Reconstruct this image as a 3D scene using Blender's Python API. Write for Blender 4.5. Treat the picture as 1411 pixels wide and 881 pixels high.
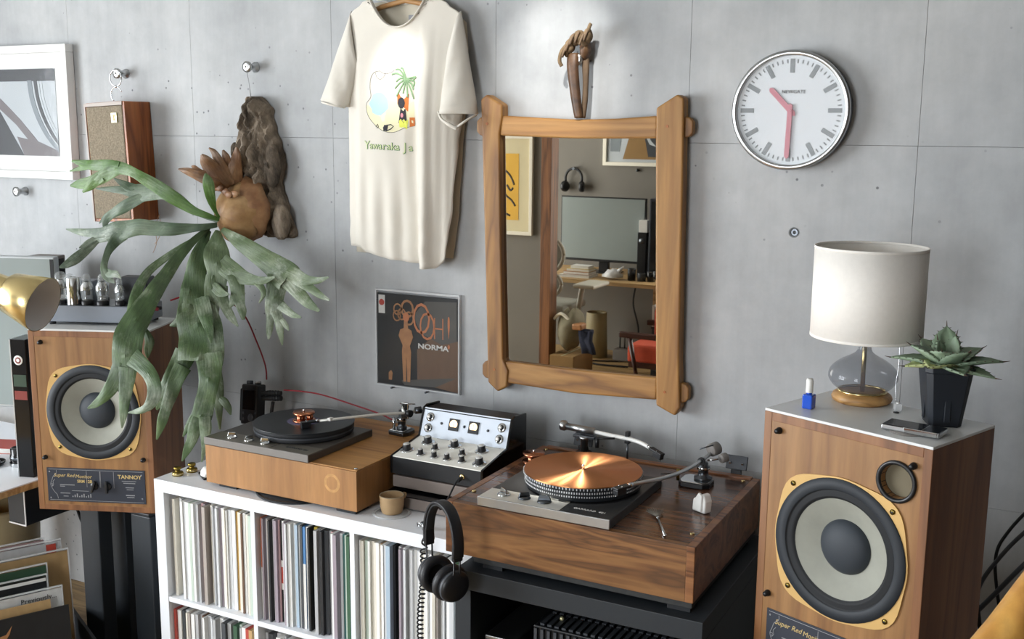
import bpy, bmesh, math, random
from mathutils import Vector, Matrix, Euler
for o in list(bpy.data.objects): bpy.data.objects.remove(o)
SC = bpy.context.scene
COL = SC.collection
PI = math.pi
random.seed(7)

# ------------------------------------------------------------------ camera
cam_d = bpy.data.cameras.new('camera'); cam = bpy.data.objects.new('camera', cam_d); COL.objects.link(cam)
SC.camera = cam
cam_d.sensor_width = 36.0; cam_d.sensor_fit = 'HORIZONTAL'; cam_d.lens = 36.0 * 1494.34 / 1411.0
cam_d.clip_start = 0.02; cam_d.clip_end = 100
_pi, _ya, _ro = 0.1726, 0.4798, 0.0091
_fw = Vector((-math.sin(_ya) * math.cos(_pi), math.cos(_ya) * math.cos(_pi), -math.sin(_pi)))
_r = Vector((math.cos(_ya), math.sin(_ya), 0)); _u = _r.cross(_fw)
_r2 = _r * math.cos(_ro) + _u * math.sin(_ro); _u2 = -_r * math.sin(_ro) + _u * math.cos(_ro)
_m = Matrix((( _r2.x, _u2.x, -_fw.x), (_r2.y, _u2.y, -_fw.y), (_r2.z, _u2.z, -_fw.z))).to_4x4()
_m.translation = Vector((2.4182, -2.3006, 1.8209)); cam.matrix_world = _m

# ------------------------------------------------------------------ world, daylight, exposure
WORLD_STRENGTH = 11.0
world = bpy.data.worlds.new('overcast_sky'); SC.world = world; world.use_nodes = True
_nt = world.node_tree; _nt.nodes.clear()
_bg = _nt.nodes.new('ShaderNodeBackground'); _wo = _nt.nodes.new('ShaderNodeOutputWorld')
_bg.inputs['Color'].default_value = (0.91, 0.955, 1.0, 1); _bg.inputs['Strength'].default_value = WORLD_STRENGTH
_nt.links.new(_bg.outputs[0], _wo.inputs[0])
SC.view_settings.view_transform = 'Standard'; SC.view_settings.look = 'None'
SC.view_settings.exposure = 0.72; SC.view_settings.gamma = 1.0; SC.view_settings.use_curve_mapping = False
SC.cycles.max_bounces = 8; SC.cycles.diffuse_bounces = 4; SC.cycles.glossy_bounces = 4; SC.cycles.transparent_max_bounces = 12
# room: concrete wall at y = WY, window wall at x = XL
WY, XL, XR, YB, ZC = 0.58, -3.2, 2.95, -4.95, 2.75
WIN = (-4.7, -1.25, 0.3, 2.65)        # window opening y0 y1 z0 z1 in the left wall
FILL_WIN = (0.15, 1.35, 0.6, 2.5)         # unseen opening x0 x1 z0 z1 behind the camera, added for fill light
def portal(name, loc, rot, sx, sy):
    l = bpy.data.lights.new(name, 'AREA'); l.shape = 'RECTANGLE'; l.size = sx; l.size_y = sy
    l.cycles.is_portal = True
    o = bpy.data.objects.new(name, l); COL.objects.link(o); o.location = loc; o.rotation_euler = rot
    return o
portal('window_daylight', (XL - .02, (WIN[0] + WIN[1]) / 2, (WIN[2] + WIN[3]) / 2), (PI / 2, 0, -PI / 2), WIN[1] - WIN[0], WIN[3] - WIN[2])
portal('rear_fill_daylight', ((FILL_WIN[0] + FILL_WIN[1]) / 2, YB - .02, (FILL_WIN[2] + FILL_WIN[3]) / 2), (PI / 2, 0, 0), FILL_WIN[1] - FILL_WIN[0], FILL_WIN[3] - FILL_WIN[2])  # sky fill through the added rear opening

# ------------------------------------------------------------------ helpers
def srgb(r, g=None, b=None):
    if g is None:
        h = r.lstrip('#'); r, g, b = int(h[0:2], 16), int(h[2:4], 16), int(h[4:6], 16)
    f = lambda c: (c / 255 / 12.92) if c / 255 <= .04045 else ((c / 255 + .055) / 1.055) ** 2.4
    return (f(r), f(g), f(b), 1)
MATS = {}
def _new(name):
    m = bpy.data.materials.new(name); m.use_nodes = True; nt = m.node_tree
    bs = nt.nodes['Principled BSDF']; MATS[name] = m
    return m, nt, bs
def coords(nt, scale=(1, 1, 1), rot=(0, 0, 0)):
    tc = nt.nodes.new('ShaderNodeTexCoord'); mp = nt.nodes.new('ShaderNodeMapping')
    mp.inputs['Scale'].default_value = scale; mp.inputs['Rotation'].default_value = rot
    nt.links.new(tc.outputs['Object'], mp.inputs['Vector']); return mp.outputs['Vector']
def noise(nt, vec, scale, detail=4, rough=.55, dist=0):
    n = nt.nodes.new('ShaderNodeTexNoise'); n.inputs['Scale'].default_value = scale; n.inputs['Detail'].default_value = detail
    n.inputs['Roughness'].default_value = rough; n.inputs['Distortion'].default_value = dist
    nt.links.new(vec, n.inputs['Vector']); return n.outputs['Fac']
def ramp(nt, fac, stops):
    r = nt.nodes.new('ShaderNodeValToRGB'); cr = r.color_ramp
    while len(cr.elements) < len(stops): cr.elements.new(.5)
    for e, (p, c) in zip(cr.elements, stops): e.position = p; e.color = c
    nt.links.new(fac, r.inputs['Fac']); return r.outputs['Color']
def mixc(nt, fac, a, b, mode='MIX'):
    m = nt.nodes.new('ShaderNodeMix'); m.data_type = 'RGBA'; m.blend_type = mode
    for sock, v in ((m.inputs[0], fac), (m.inputs[6], a), (m.inputs[7], b)):
        if isinstance(v, (int, float)): sock.default_value = v
        elif isinstance(v, tuple): sock.default_value = v
        else: nt.links.new(v, sock)
    return m.outputs[2]
def bump(nt, bs, h, strength=.2, dist=.002):
    b = nt.nodes.new('ShaderNodeBump'); b.inputs['Strength'].default_value = strength; b.inputs['Distance'].default_value = dist
    nt.links.new(h, b.inputs['Height']); nt.links.new(b.outputs[0], bs.inputs['Normal'])
def lum(c, k): return (min(c[0] * k, 1), min(c[1] * k, 1), min(c[2] * k, 1), 1)
def mat(name, col, rough=.5, metal=0, var=.08, vscale=12, bmp=0, bscale=200, spec=.5, trans=0, ior=1.45, emit=None, estr=0, sheen=0, coat=0, alpha=1, stretch=(1, 1, 1)):
    m, nt, bs = _new(name)
    c = srgb(col) if isinstance(col, str) else col
    v = coords(nt, stretch)
    if var > 0:
        col_o = ramp(nt, noise(nt, v, vscale), [(.3, lum(c, 1 - var)), (.7, lum(c, 1 + var))])
        nt.links.new(col_o, bs.inputs['Base Color'])
    else: bs.inputs['Base Color'].default_value = c
    bs.inputs['Roughness'].default_value = rough; bs.inputs['Metallic'].default_value = metal
    bs.inputs['Specular IOR Level'].default_value = spec; bs.inputs['IOR'].default_value = ior
    if trans: bs.inputs['Transmission Weight'].default_value = trans
    if sheen: bs.inputs['Sheen Weight'].default_value = sheen
    if coat: bs.inputs['Coat Weight'].default_value = coat; bs.inputs['Coat Roughness'].default_value = .1
    if emit: bs.inputs['Emission Color'].default_value = srgb(emit); bs.inputs['Emission Strength'].default_value = estr
    if alpha < 1: bs.inputs['Alpha'].default_value = alpha
    if bmp: bump(nt, bs, noise(nt, v, bscale, 3), bmp)
    return m
def wood(name, dark, mid, light, grain=(40, 40, 2.0), rough=.4, bands=5.0, coat=0, contrast=1.0, swirl=1.2):
    """grain: mapping scale, small along the direction of the grain"""
    m, nt, bs = _new(name)
    v = coords(nt, grain)
    big = noise(nt, coords(nt, tuple(g / 8 for g in grain)), bands, 3, .5, swirl)
    w = nt.nodes.new('ShaderNodeMath'); w.operation = 'MULTIPLY'; w.inputs[1].default_value = 9.0; nt.links.new(big, w.inputs[0])
    fr = nt.nodes.new('ShaderNodeMath'); fr.operation = 'PINGPONG'; fr.inputs[1].default_value = 1.0; nt.links.new(w.outputs[0], fr.inputs[0])
    c1 = ramp(nt, fr.outputs[0], [(0.0, srgb(dark)), (.35 / contrast, srgb(mid)), (1.0, srgb(light))])
    fine = noise(nt, v, 3.0, 5, .65)
    c2 = mixc(nt, .5, c1, ramp(nt, fine, [(.3, (.55, .55, .55, 1)), (.65, (1.15, 1.15, 1.15, 1))]), 'MULTIPLY')
    nt.links.new(c2, bs.inputs['Base Color']); bs.inputs['Roughness'].default_value = rough
    if coat: bs.inputs['Coat Weight'].default_value = coat; bs.inputs['Coat Roughness'].default_value = .12
    bump(nt, bs, fine, .12, .001)
    return m
class MB:
    def __init__(s): s.v = []; s.f = []; s.s = []; s.T = Matrix.Identity(4)
    def add(s, vs, fs, smooth=False):
        b = len(s.v); s.v += [tuple(s.T @ Vector(v)) for v in vs]
        s.f += [tuple(i + b for i in f) for f in fs]; s.s += [smooth] * len(fs); return s
    def box(s, x0, x1, y0, y1, z0, z1):
        vs = [(x, y, z) for z in (z0, z1) for y in (y0, y1) for x in (x0, x1)]
        return s.add(vs, [(0, 2, 3, 1), (4, 5, 7, 6), (0, 1, 5, 4), (2, 6, 7, 3), (0, 4, 6, 2), (1, 3, 7, 5)])
    def lathe(s, prof, c=(0, 0, 0), ax=(0, 0, 1), n=24, smooth=True, closed=False):
        ax = Vector(ax).normalized(); q = Vector((0, 0, 1)).rotation_difference(ax).to_matrix(); c = Vector(c)
        vs = []; idx = []
        for r, h in prof:
            if r <= 1e-7: idx.append([len(vs)]); vs.append(c + q @ Vector((0, 0, h)))
            else:
                idx.append(list(range(len(vs), len(vs) + n)))
                vs += [c + q @ Vector((r * math.cos(2 * PI * k / n), r * math.sin(2 * PI * k / n), h)) for k in range(n)]
        fs = []
        pr = list(zip(idx[:-1], idx[1:])) + ([(idx[-1], idx[0])] if closed else [])
        for a, b in pr:
            for k in range(n):
                k2 = (k + 1) % n
                if len(a) == 1 and len(b) == 1: continue
                if len(a) == 1: fs.append((a[0], b[k2], b[k]))
                elif len(b) == 1: fs.append((a[k], a[k2], b[0]))
                else: fs.append((a[k], a[k2], b[k2], b[k]))
        return s.add(vs, fs, smooth)
    def cyl(s, p0, p1, r0, r1=None, n=16, smooth=True):
        r1 = r0 if r1 is None else r1; p0 = Vector(p0); p1 = Vector(p1); d = p1 - p0; h = d.length
        s.lathe([(r0, 0), (r1, h)], p0, d, n, smooth)
        s.lathe([(0, 0), (r0, 0)], p0, d, n, False); s.lathe([(r1, h), (0, h)], p0, d, n, False)
        return s
    def ring(s, c, ax, r_in, r_out, h, n=32):
        s.lathe([(r_in, 0), (r_out, 0)], c, ax, n, False); s.lathe([(r_out, 0), (r_out, h)], c, ax, n, True)
        s.lathe([(r_out, h), (r_in, h)], c, ax, n, False); s.lathe([(r_in, h), (r_in, 0)], c, ax, n, True); return s
    def sphere(s, c, r, n=16, m=10, sc=(1, 1, 1)):
        vs = [];  c = Vector(c)
        prof = [(math.sin(PI * i / m), -math.cos(PI * i / m)) for i in range(m + 1)]
        T0 = s.T; s.T = s.T @ Matrix.Translation(c) @ Matrix.Diagonal((r * sc[0], r * sc[1], r * sc[2], 1))
        s.lathe(prof, (0, 0, 0), (0, 0, 1), n); s.T = T0; return s
    def tube(s, pts, r, n=8, caps=True, flat=1.0, up=None):
        pts = [Vector(p) for p in pts]; N = len(pts)
        rs = r if isinstance(r, (list, tuple)) else [r] * N
        tg = [(pts[min(i + 1, N - 1)] - pts[max(i - 1, 0)]).normalized() for i in range(N)]
        u = Vector(up) if up else (Vector((0, 0, 1)) if abs(tg[0].z) < .9 else Vector((1, 0, 0)))
        vs = []; 
        for i in range(N):
            u = (u - tg[i] * u.dot(tg[i])).normalized(); w = tg[i].cross(u)
            vs += [pts[i] + (u * math.cos(2 * PI * k / n) * flat + w * math.sin(2 * PI * k / n)) * rs[i] for k in range(n)]
        fs = [(i * n + k, i * n + (k + 1) % n, (i + 1) * n + (k + 1) % n, (i + 1) * n + k) for i in range(N - 1) for k in range(n)]
        s.add(vs, fs, True)
        if caps: s.add(vs[:n], [tuple(range(n - 1, -1, -1))]); s.add(vs[-n:], [tuple(range(n))])
        return s
    def prism(s, poly, plane, a, b, smooth=False):
        """poly in 2D; plane 'xz' extrudes along y from a to b, 'xy' along z, 'yz' along x"""
        mp = {'xz': lambda p, t: (p[0], t, p[1]), 'xy': lambda p, t: (p[0], p[1], t), 'yz': lambda p, t: (t, p[0], p[1])}[plane]
        n = len(poly); vs = [mp(p, a) for p in poly] + [mp(p, b) for p in poly]
        s.add(vs, [tuple(range(n)), tuple(range(2 * n - 1, n - 1, -1))]); 
        s.add(vs, [(i, (i + 1) % n, n + (i + 1) % n, n + i) for i in range(n)], smooth); return s
    def sheet(s, rows, smooth=True, wrap=False):
        n = len(rows[0]); vs = [p for r in rows for p in r]
        fs = [(i * n + k, i * n + (k + 1) % n, (i + 1) * n + (k + 1) % n, (i + 1) * n + k) for i in range(len(rows) - 1) for k in range(n if wrap else n - 1)]
        return s.add(vs, fs, smooth)
    def build(s, name, m, parent=None, loc=None, world=False, bevel=0, solid=0, seg=2, fix=True, subsurf=0, offset=-1):
        inv = None
        if world and parent is not None: inv = wm(parent).inverted()
        elif loc is not None: inv = Matrix.Translation(-Vector(loc))
        vs = [tuple(inv @ Vector(v)) for v in s.v] if inv is not None else s.v
        me = bpy.data.meshes.new(name); me.from_pydata(vs, [], s.f)
        me.polygons.foreach_set('use_smooth', s.s)
        bm = bmesh.new(); bm.from_mesh(me); bmesh.ops.remove_doubles(bm, verts=bm.verts, dist=1e-6)
        if fix: bmesh.ops.recalc_face_normals(bm, faces=bm.faces)
        bm.to_mesh(me); bm.free()
        me.materials.append(MATS[m] if isinstance(m, str) else m)
        o = bpy.data.objects.new(name, me); COL.objects.link(o)
        if parent is not None: o.parent = parent
        if loc is not None: o.location = loc
        if solid: md = o.modifiers.new('thickness', 'SOLIDIFY'); md.thickness = solid; md.offset = offset
        if subsurf: md = o.modifiers.new('smooth', 'SUBSURF'); md.levels = subsurf; md.render_levels = subsurf
        if bevel:
            md = o.modifiers.new('edge', 'BEVEL'); md.width = bevel; md.segments = seg; md.limit_method = 'ANGLE'; md.angle_limit = .6
            md.harden_normals = False
        return o
def wm(o):
    m = o.matrix_basis.copy()
    return wm(o.parent) @ m if o.parent else m
def tag(o, label=None, cat=None, group=None, kind=None):
    if label: o['label'] = label
    if cat: o['category'] = cat
    if group: o['group'] = group
    if kind: o['kind'] = kind
    return o
def thing(name, label, cat, loc=(0, 0, 0), rz=0, group=None, rot=None):
    o = bpy.data.objects.new(name, None); COL.objects.link(o); o.empty_display_size = .05
    o.location = loc; o.rotation_euler = rot if rot else (0, 0, rz)
    return tag(o, label, cat, group)
def struct(o): o['kind'] = 'structure'; return o
def kids(o): return [c for c in bpy.data.objects if c.parent == o]
def copy_tree(o, parent=None):
    c = o.copy(); COL.objects.link(c); c.parent = parent
    for ch in kids(o): copy_tree(ch, c)
    return c
def text(name, body, size, m, parent, M4, world=True, ext=.0004, align='CENTER', shear=0, sx=1.0, bold=0):
    """flat lettering; M4 maps text x/y to the surface, z is its normal"""
    cu = bpy.data.curves.new('lettering', 'FONT'); cu.body = body; cu.size = size; cu.align_x = align; cu.align_y = 'CENTER'
    cu.extrude = ext; cu.shear = shear; cu.offset = bold; cu.resolution_u = 3
    t = bpy.data.objects.new('lettering', cu); COL.objects.link(t)
    dg = bpy.context.evaluated_depsgraph_get(); me = bpy.data.meshes.new_from_object(t.evaluated_get(dg))
    bpy.data.objects.remove(t); bpy.data.curves.remove(cu)
    T = M4 @ Matrix.Diagonal((sx, 1, 1, 1))
    if world and parent is not None: T = wm(parent).inverted() @ T
    me.transform(T); me.materials.clear(); me.materials.append(MATS[m])
    o = bpy.data.objects.new(name, me); COL.objects.link(o); o.parent = parent
    return o
def frame(o, x, y):
    """matrix with origin o, x axis x, y axis y"""
    x = Vector(x).normalized(); y = Vector(y); y = (y - x * y.dot(x)).normalized(); z = x.cross(y)
    m = Matrix((x, y, z)).transposed().to_4x4(); m.translation = Vector(o); return m
def arc(c, r, a0, a1, n, plane='xz', y=0):
    out = []
    for i in range(n + 1):
        a = math.radians(a0 + (a1 - a0) * i / n); out.append((c[0] + r * math.cos(a), c[1] + r * math.sin(a)))
    return out
def spline(pts, n=8):
    """Catmull-Rom through points (any dimension)"""
    P = [tuple(p) for p in pts]; P = [P[0]] + P + [P[-1]]; out = []
    for i in range(1, len(P) - 2):
        for k in range(n):
            t = k / n; out.append(tuple(.5 * (2 * b + (c - a) * t + (2 * a - 5 * b + 4 * c - d) * t * t + (3 * b - a - 3 * c + d) * t ** 3) for a, b, c, d in zip(P[i - 1], P[i], P[i + 1], P[i + 2])))
    out.append(P[-2]); return out
def ORD(n):
    w = ['first', 'second', 'third', 'fourth', 'fifth', 'sixth', 'seventh', 'eighth', 'ninth', 'tenth', 'eleventh', 'twelfth', 'thirteenth', 'fourteenth', 'fifteenth', 'sixteenth', 'seventeenth', 'eighteenth', 'nineteenth']
    if n <= 19: return w[n - 1]
    t, u = divmod(n, 10); tens = {2: 'twent', 3: 'thirt', 4: 'fort', 5: 'fift'}[t]
    return tens + 'ieth' if u == 0 else tens + 'y-' + w[u - 1]
# ------------------------------------------------------------------ materials
def concrete(name):
    m, nt, bs = _new(name)
    v = coords(nt)
    tc = nt.nodes.new('ShaderNodeNewGeometry'); v = tc.outputs['Position']
    n1 = noise(nt, v, 1.1, 5, .6); n2 = noise(nt, v, 6, 6, .7)
    mp = nt.nodes.new('ShaderNodeMapping'); mp.inputs['Scale'].default_value = (9, 9, 1.0); nt.links.new(v, mp.inputs['Vector'])
    n3 = noise(nt, mp.outputs[0], 2.2, 4, .6)
    c = ramp(nt, n1, [(.28, srgb(146, 149, 151)), (.5, srgb(171, 173, 174)), (.74, srgb(190, 191, 190))])
    c = mixc(nt, .7, c, ramp(nt, n2, [(.3, (.80, .80, .80, 1)), (.7, (1.1, 1.1, 1.1, 1))]), 'MULTIPLY')
    c = mixc(nt, .45, c, ramp(nt, n3, [(.3, (.84, .84, .85, 1)), (.62, (1.06, 1.06, 1.06, 1))]), 'MULTIPLY')
    vo = nt.nodes.new('ShaderNodeTexVoronoi'); vo.inputs['Scale'].default_value = 26; nt.links.new(v, vo.inputs['Vector'])
    pits = ramp(nt, vo.outputs['Distance'], [(.0, (0, 0, 0, 1)), (.07, (0, 0, 0, 1)), (.11, (1, 1, 1, 1))])
    vm = noise(nt, v, 2.6, 3); pm = ramp(nt, vm, [(.52, (0, 0, 0, 1)), (.60, (1, 1, 1, 1))])
    inv = nt.nodes.new('ShaderNodeInvert'); nt.links.new(pits, inv.inputs['Color'])
    pitm = mixc(nt, 1.0, inv.outputs[0], pm, 'MULTIPLY')
    c = mixc(nt, pitm, c, srgb(105, 107, 110))
    nt.links.new(c, bs.inputs['Base Color']); bs.inputs['Roughness'].default_value = .62
    inv2 = nt.nodes.new('ShaderNodeInvert'); nt.links.new(pitm, inv2.inputs['Color'])
    hh = mixc(nt, .25, inv2.outputs[0], n2)
    bump(nt, bs, hh, .35, .004)
    return m
concrete('concrete')
mat('concrete_dark', '#85878a', .8, var=.1)
mat('tie_hole_dark', '#4a4c4e', .8)
mat('dark_wall', '#33291f', .7, var=.1); mat('dark_plaster', '#75716a', .8, var=.05, vscale=3)
mat('plaster', '#8f8c84', .8, var=.04, vscale=3)
mat('ceiling_paint', '#b9b9b6', .85, var=.03)
mat('shell_outside', '#8a8a88', .9)
wood('floor_wood', '#77613f', '#94794f', '#a98c60', (3, 30, 30), .45, 4)
mat('white_laminate', '#e4e7ec', .38, var=.015, vscale=6)
mat('white_paint', '#e6e6e4', .45, var=.015)
mat('white_plastic', '#e8e8e4', .35, var=.01)
mat('cream_paint', '#e4dfd0', .5, var=.02)
mat('pale_top', '#d9dbdb', .3, var=.03, vscale=5)
wood('speaker_wood', '#7c5531', '#8b6339', '#9a7145', (16, 16, 1.4), .42, 2.2, contrast=1.4)
wood('speaker_trim', '#6d4629', '#7d5232', '#8c603c', (18, 18, 1.5), .42, 2.5, contrast=1.3)
wood('plinth_oak', '#94673a', '#9d6f3f', '#a97a48', (16, 16, 1.4), .5, 2, contrast=1.5)
wood('plinth_oak_top', '#8e6034', '#a5753f', '#b38349', (1.6, 22, 22), .5, 3, contrast=1.5)
wood('walnut', '#56381f', '#754d2b', '#896038', (2.4, 20, 13), .38, 4, swirl=2.6)
wood('walnut_top', '#37231a', '#5d3d2a', '#74503a', (1.3, 18, 18), .24, 5, coat=.15, swirl=2.0)
wood('walnut_trim', '#55331c', '#7d5030', '#93633c', (2, 20, 20), .35, 4)
wood('mirror_oak', '#7c542b', '#916632', '#a2773f', (14, 14, 1.2), .5, 4, swirl=1.6)
wood('mirror_oak_rail', '#7c542b', '#986c36', '#a97d45', (1.2, 14, 14), .5, 4, swirl=1.6)
wood('teak', '#7a4018', '#9a5626', '#ab6630', (24, 24, 1.5), .4, 3)
wood('lamp_wood', '#9a7040', '#ba8d56', '#cba26c', (2, 24, 24), .45, 4)
wood('desk_wood', '#a58356', '#b89666', '#c7a778', (1.5, 20, 20), .5, 4)
wood('dark_post', '#5c3a20', '#7a4e2c', '#8b5c36', (20, 20, 1.5), .5, 3)
wood('honey_wood', '#b5803a', '#d39f4e', '#e0b266', (12, 12, 2), .35, 4, coat=.3)
mat('mirror_glass', (.52, .49, .43, 1), .012, 1, var=0)
mat('black_paint', '#16191d', .45, var=.05)
mat('rack_black', '#23282d', .5, var=.06, vscale=4)
mat('slab_black', '#2b2c2c', .55, var=.25, vscale=60)
mat('black_plastic', '#17181b', .38, var=.05)
mat('black_gloss', '#0e0f12', .12, var=0)
mat('black_rubber', '#1b1d20', .7, var=.08)
mat('black_leather', '#1d1e22', .45, var=.1, bmp=.15, bscale=400)
mat('dark_grey', '#3a3d42', .5, var=.04)
mat('amp_grey', '#7a8089', .5, var=.03)
mat('mid_grey', '#77736f', .55, var=.05)
mat('box_taupe', '#7a706a', .55, var=.03)
mat('deck_black', '#2d2e2f', .42, var=.06)
mat('deck_brown', '#4c4844', .4, var=.05)
mat('alu', '#b9bcbe', .32, 1, var=.04, vscale=30)
mat('alu_strip', '#dddcd5', .38, .45, var=.04)
mat('alu_strip_dark', '#8a857b', .42, .8, var=.04)
mat('chrome', '#cfd2d4', .1, 1, var=0)
mat('steel_dark', '#5c6065', .3, 1, var=.1)
mat('satin_silver', '#c2c4c5', .28, 1, var=.03)
mat('brass', '#d8c48e', .26, 1, var=.03)
mat('brass_old', '#8d7a3c', .28, 1, var=.1)
mat('gold_frame', '#c6a266', .45, .15, var=.05)
mat('cone_grey', '#93948a', .75, var=.05, vscale=30)
mat('cap_dark', '#30363d', .6, var=.05)
mat('surround_dark', '#252a30', .6, var=.06)
mat('port_inside', '#6b6350', .8, var=.1)
mat('panel_navy', '#262c38', .45, var=.05)
mat('letter_gold', '#c2aa70', .5, var=0)
mat('letter_grey', '#8e8f92', .5, var=0)
mat('letter_white', '#d8d8d4', .5, var=0)
mat('letter_dark', '#3a3c3e', .6, var=0)
mat('grille_cloth', '#857a68', .9, var=.28, vscale=190, bmp=.6, bscale=260)
mat('trim_pinkgrey', '#b3a9a2', .6, var=.03)
mat('badge_gold', '#d9d2a4', .3, .6, var=.05)
mat('shirt_cotton', '#d6d1c6', .9, var=.03, vscale=8, bmp=.12, bscale=700, sheen=.15)
mat('shirt_inside', '#cfc8b6', .9, var=.02)
mat('hanger_wood', '#a77c4c', .5)
mat('print_line', '#6b6a68', .9, var=0)
mat('print_blue', '#a9c6cf', .9, var=.06); mat('print_sand', '#dcd7b4', .9, var=.04)
mat('print_orange', '#c4713a', .9, var=.08)
mat('print_black', '#33343a', .9, var=.05)
mat('print_green', '#7f9d78', .9, var=.18, vscale=60)
mat('print_yellow', '#d6db62', .9, var=.05)
mat('print_pink', '#cf8a94', .9, var=0)
mat('print_letter', '#4f7a58', .9, var=0)
mat('print_letter_light', '#cfd8a8', .9, var=0)
mat('sleeve_cover', '#1e2022', .5, var=.25, vscale=5)
mat('sleeve_brown', '#3e2d26', .5, var=.15)
mat('sleeve_smoke', '#55534f', .5, var=.15)
mat('cover_orange', '#c27a50', .5, var=.08)
mat('cover_tan', '#ab7a52', .5, var=.15, vscale=40)
mat('cover_red', '#b34436', .5, var=0)
mat('cover_white', '#d9d8d4', .5, var=0)
def clearfilm(name, col='#e8eef2', rough=.06, mixf=.16):
    m, nt, bs = _new(name)
    tr = nt.nodes.new('ShaderNodeBsdfTransparent'); mx = nt.nodes.new('ShaderNodeMixShader')
    bs.inputs['Base Color'].default_value = srgb(col); bs.inputs['Roughness'].default_value = rough
    v = coords(nt); bump(nt, bs, noise(nt, v, 18, 3), .25, .004)
    mx.inputs[0].default_value = mixf
    nt.links.new(tr.outputs[0], mx.inputs[1]); nt.links.new(bs.outputs[0], mx.inputs[2])
    nt.links.new(mx.outputs[0], nt.nodes['Material Output'].inputs['Surface']); return m
clearfilm('clear_film', '#1a1a1a', mixf=.10); clearfilm('pane_glass', '#101010', .0, .07); clearfilm('clear_rim', '#f2f5f7', .1, .45)
clearfilm('tube_glass', '#dfe6e8', .03, .22); clearfilm('smoke_glass', '#6a6f78', .02, .42)
clearfilm('clear_acrylic', '#e8e0dc', .05, .3)
mat('dial_white', '#dfe4e8', .5, var=0)
mat('mark_grey', '#8d9294', .45, var=.03)
mat('hand_pink', '#cc8893', .5, var=.02)
mat('linen_shade', '#ebe7e0', .9, var=.02, vscale=90, bmp=.15, bscale=900)
mat('shade_inner', '#dcdadc', .9, var=0)
mat('pot_black', '#20252c', .42, var=.06)
mat('soil', '#3a3028', .95, var=.3, vscale=80)
def leafmat(name, a, b, c, scale=9):
    m, nt, bs = _new(name); v = coords(nt)
    n1 = noise(nt, v, scale, 4); n2 = noise(nt, v, scale * 7, 4)
    col = ramp(nt, n1, [(.32, srgb(a)), (.52, srgb(b)), (.72, srgb(c))])
    col = mixc(nt, .35, col, ramp(nt, n2, [(.3, (.75, .75, .75, 1)), (.7, (1.15, 1.15, 1.15, 1))]), 'MULTIPLY')
    nt.links.new(col, bs.inputs['Base Color']); bs.inputs['Roughness'].default_value = .5
    bump(nt, bs, n2, .15, .002); return m
def frondmat(name, a, b, c, dust=.5):
    m, nt, bs = _new(name)
    at = nt.nodes.new('ShaderNodeAttribute'); at.attribute_name = 'leaf_uv'
    mp = nt.nodes.new('ShaderNodeMapping'); mp.inputs['Scale'].default_value = (9, 16, 1); nt.links.new(at.outputs['Vector'], mp.inputs['Vector'])
    st = noise(nt, mp.outputs[0], 1.0, 5, .7)
    v = coords(nt); n1 = noise(nt, v, 10, 4, .6)
    col = ramp(nt, n1, [(.3, srgb(a)), (.52, srgb(b)), (.75, srgb(c))])
    col = mixc(nt, .75, col, ramp(nt, st, [(.3, (.55, .55, .55, 1)), (.62, (1.25, 1.25, 1.22, 1))]), 'MULTIPLY')
    n3 = noise(nt, v, 7, 5, .7); d = ramp(nt, n3, [(.50, (0, 0, 0, 1)), (.66, (dust, dust, dust, 1))])
    sd = mixc(nt, 1.0, d, ramp(nt, st, [(.35, (.2, .2, .2, 1)), (.7, (1, 1, 1, 1))]), 'MULTIPLY')
    col = mixc(nt, sd, col, srgb('#c4cabd'))
    nt.links.new(col, bs.inputs['Base Color']); bs.inputs['Roughness'].default_value = .45
    bump(nt, bs, st, .5, .003); return m
frondmat('frond_green', '#33482a', '#465e38', '#5c7148'); frondmat('frond_grey', '#3f5240', '#556750', '#72806a', .6)
frondmat('frond_pale', '#3e5034', '#5a6b4b', '#7b876b', .9); frondmat('frond_bright', '#3c5c28', '#517334', '#6b8848', .3); frondmat('frond_brown', '#5c3e2a', '#7d5a3c', '#9a7856', .2)
leafmat('fern_green', '#46603a', '#5a744a', '#728864')
leafmat('fern_grey', '#50624f', '#65775f', '#84927a')
leafmat('fern_pale', '#5a6c4f', '#7b8a6c', '#a9b09b')
leafmat('fern_bright', '#4c7034', '#5f8340', '#76965a')
leafmat('agave_leaf', '#64785f', '#7d9078', '#94a48a', 14)
leafmat('agave_yellow', '#7f8c60', '#a3ac76', '#bcc18c', 14)
mat('agave_spine', '#4a3a30', .5)
leafmat('dead_frond', '#7b5438', '#98714e', '#b08c66', 14)
leafmat('shield_tan', '#84603f', '#a07c52', '#b5946a', 12)
def bark(name):
    m, nt, bs = _new(name); v = coords(nt, (1, 1, .45))
    n1 = noise(nt, v, 14, 6, .65, .5); n2 = noise(nt, v, 60, 5, .7)
    c = ramp(nt, n1, [(.32, srgb('#2c2620')), (.46, srgb('#63584b')), (.58, srgb('#8b7d6c')), (.74, srgb('#a99c8e'))])
    c = mixc(nt, .6, c, ramp(nt, n2, [(.3, (.5, .5, .5, 1)), (.7, (1.15, 1.15, 1.15, 1))]), 'MULTIPLY')
    nt.links.new(c, bs.inputs['Base Color']); bs.inputs['Roughness'].default_value = .95
    bump(nt, bs, mixc(nt, .4, n1, n2), .9, .012); return m
bark('bark'); mat('wire', '#8e9090', .35, .8, var=0)
leafmat('strap_leather', '#36261a', '#513824', '#64492f', 30)
mat('strap_edge', '#6b5845', .8, var=.2, vscale=40)
mat('knot_cloth', '#75624a', .9, var=.25, vscale=50)
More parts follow.
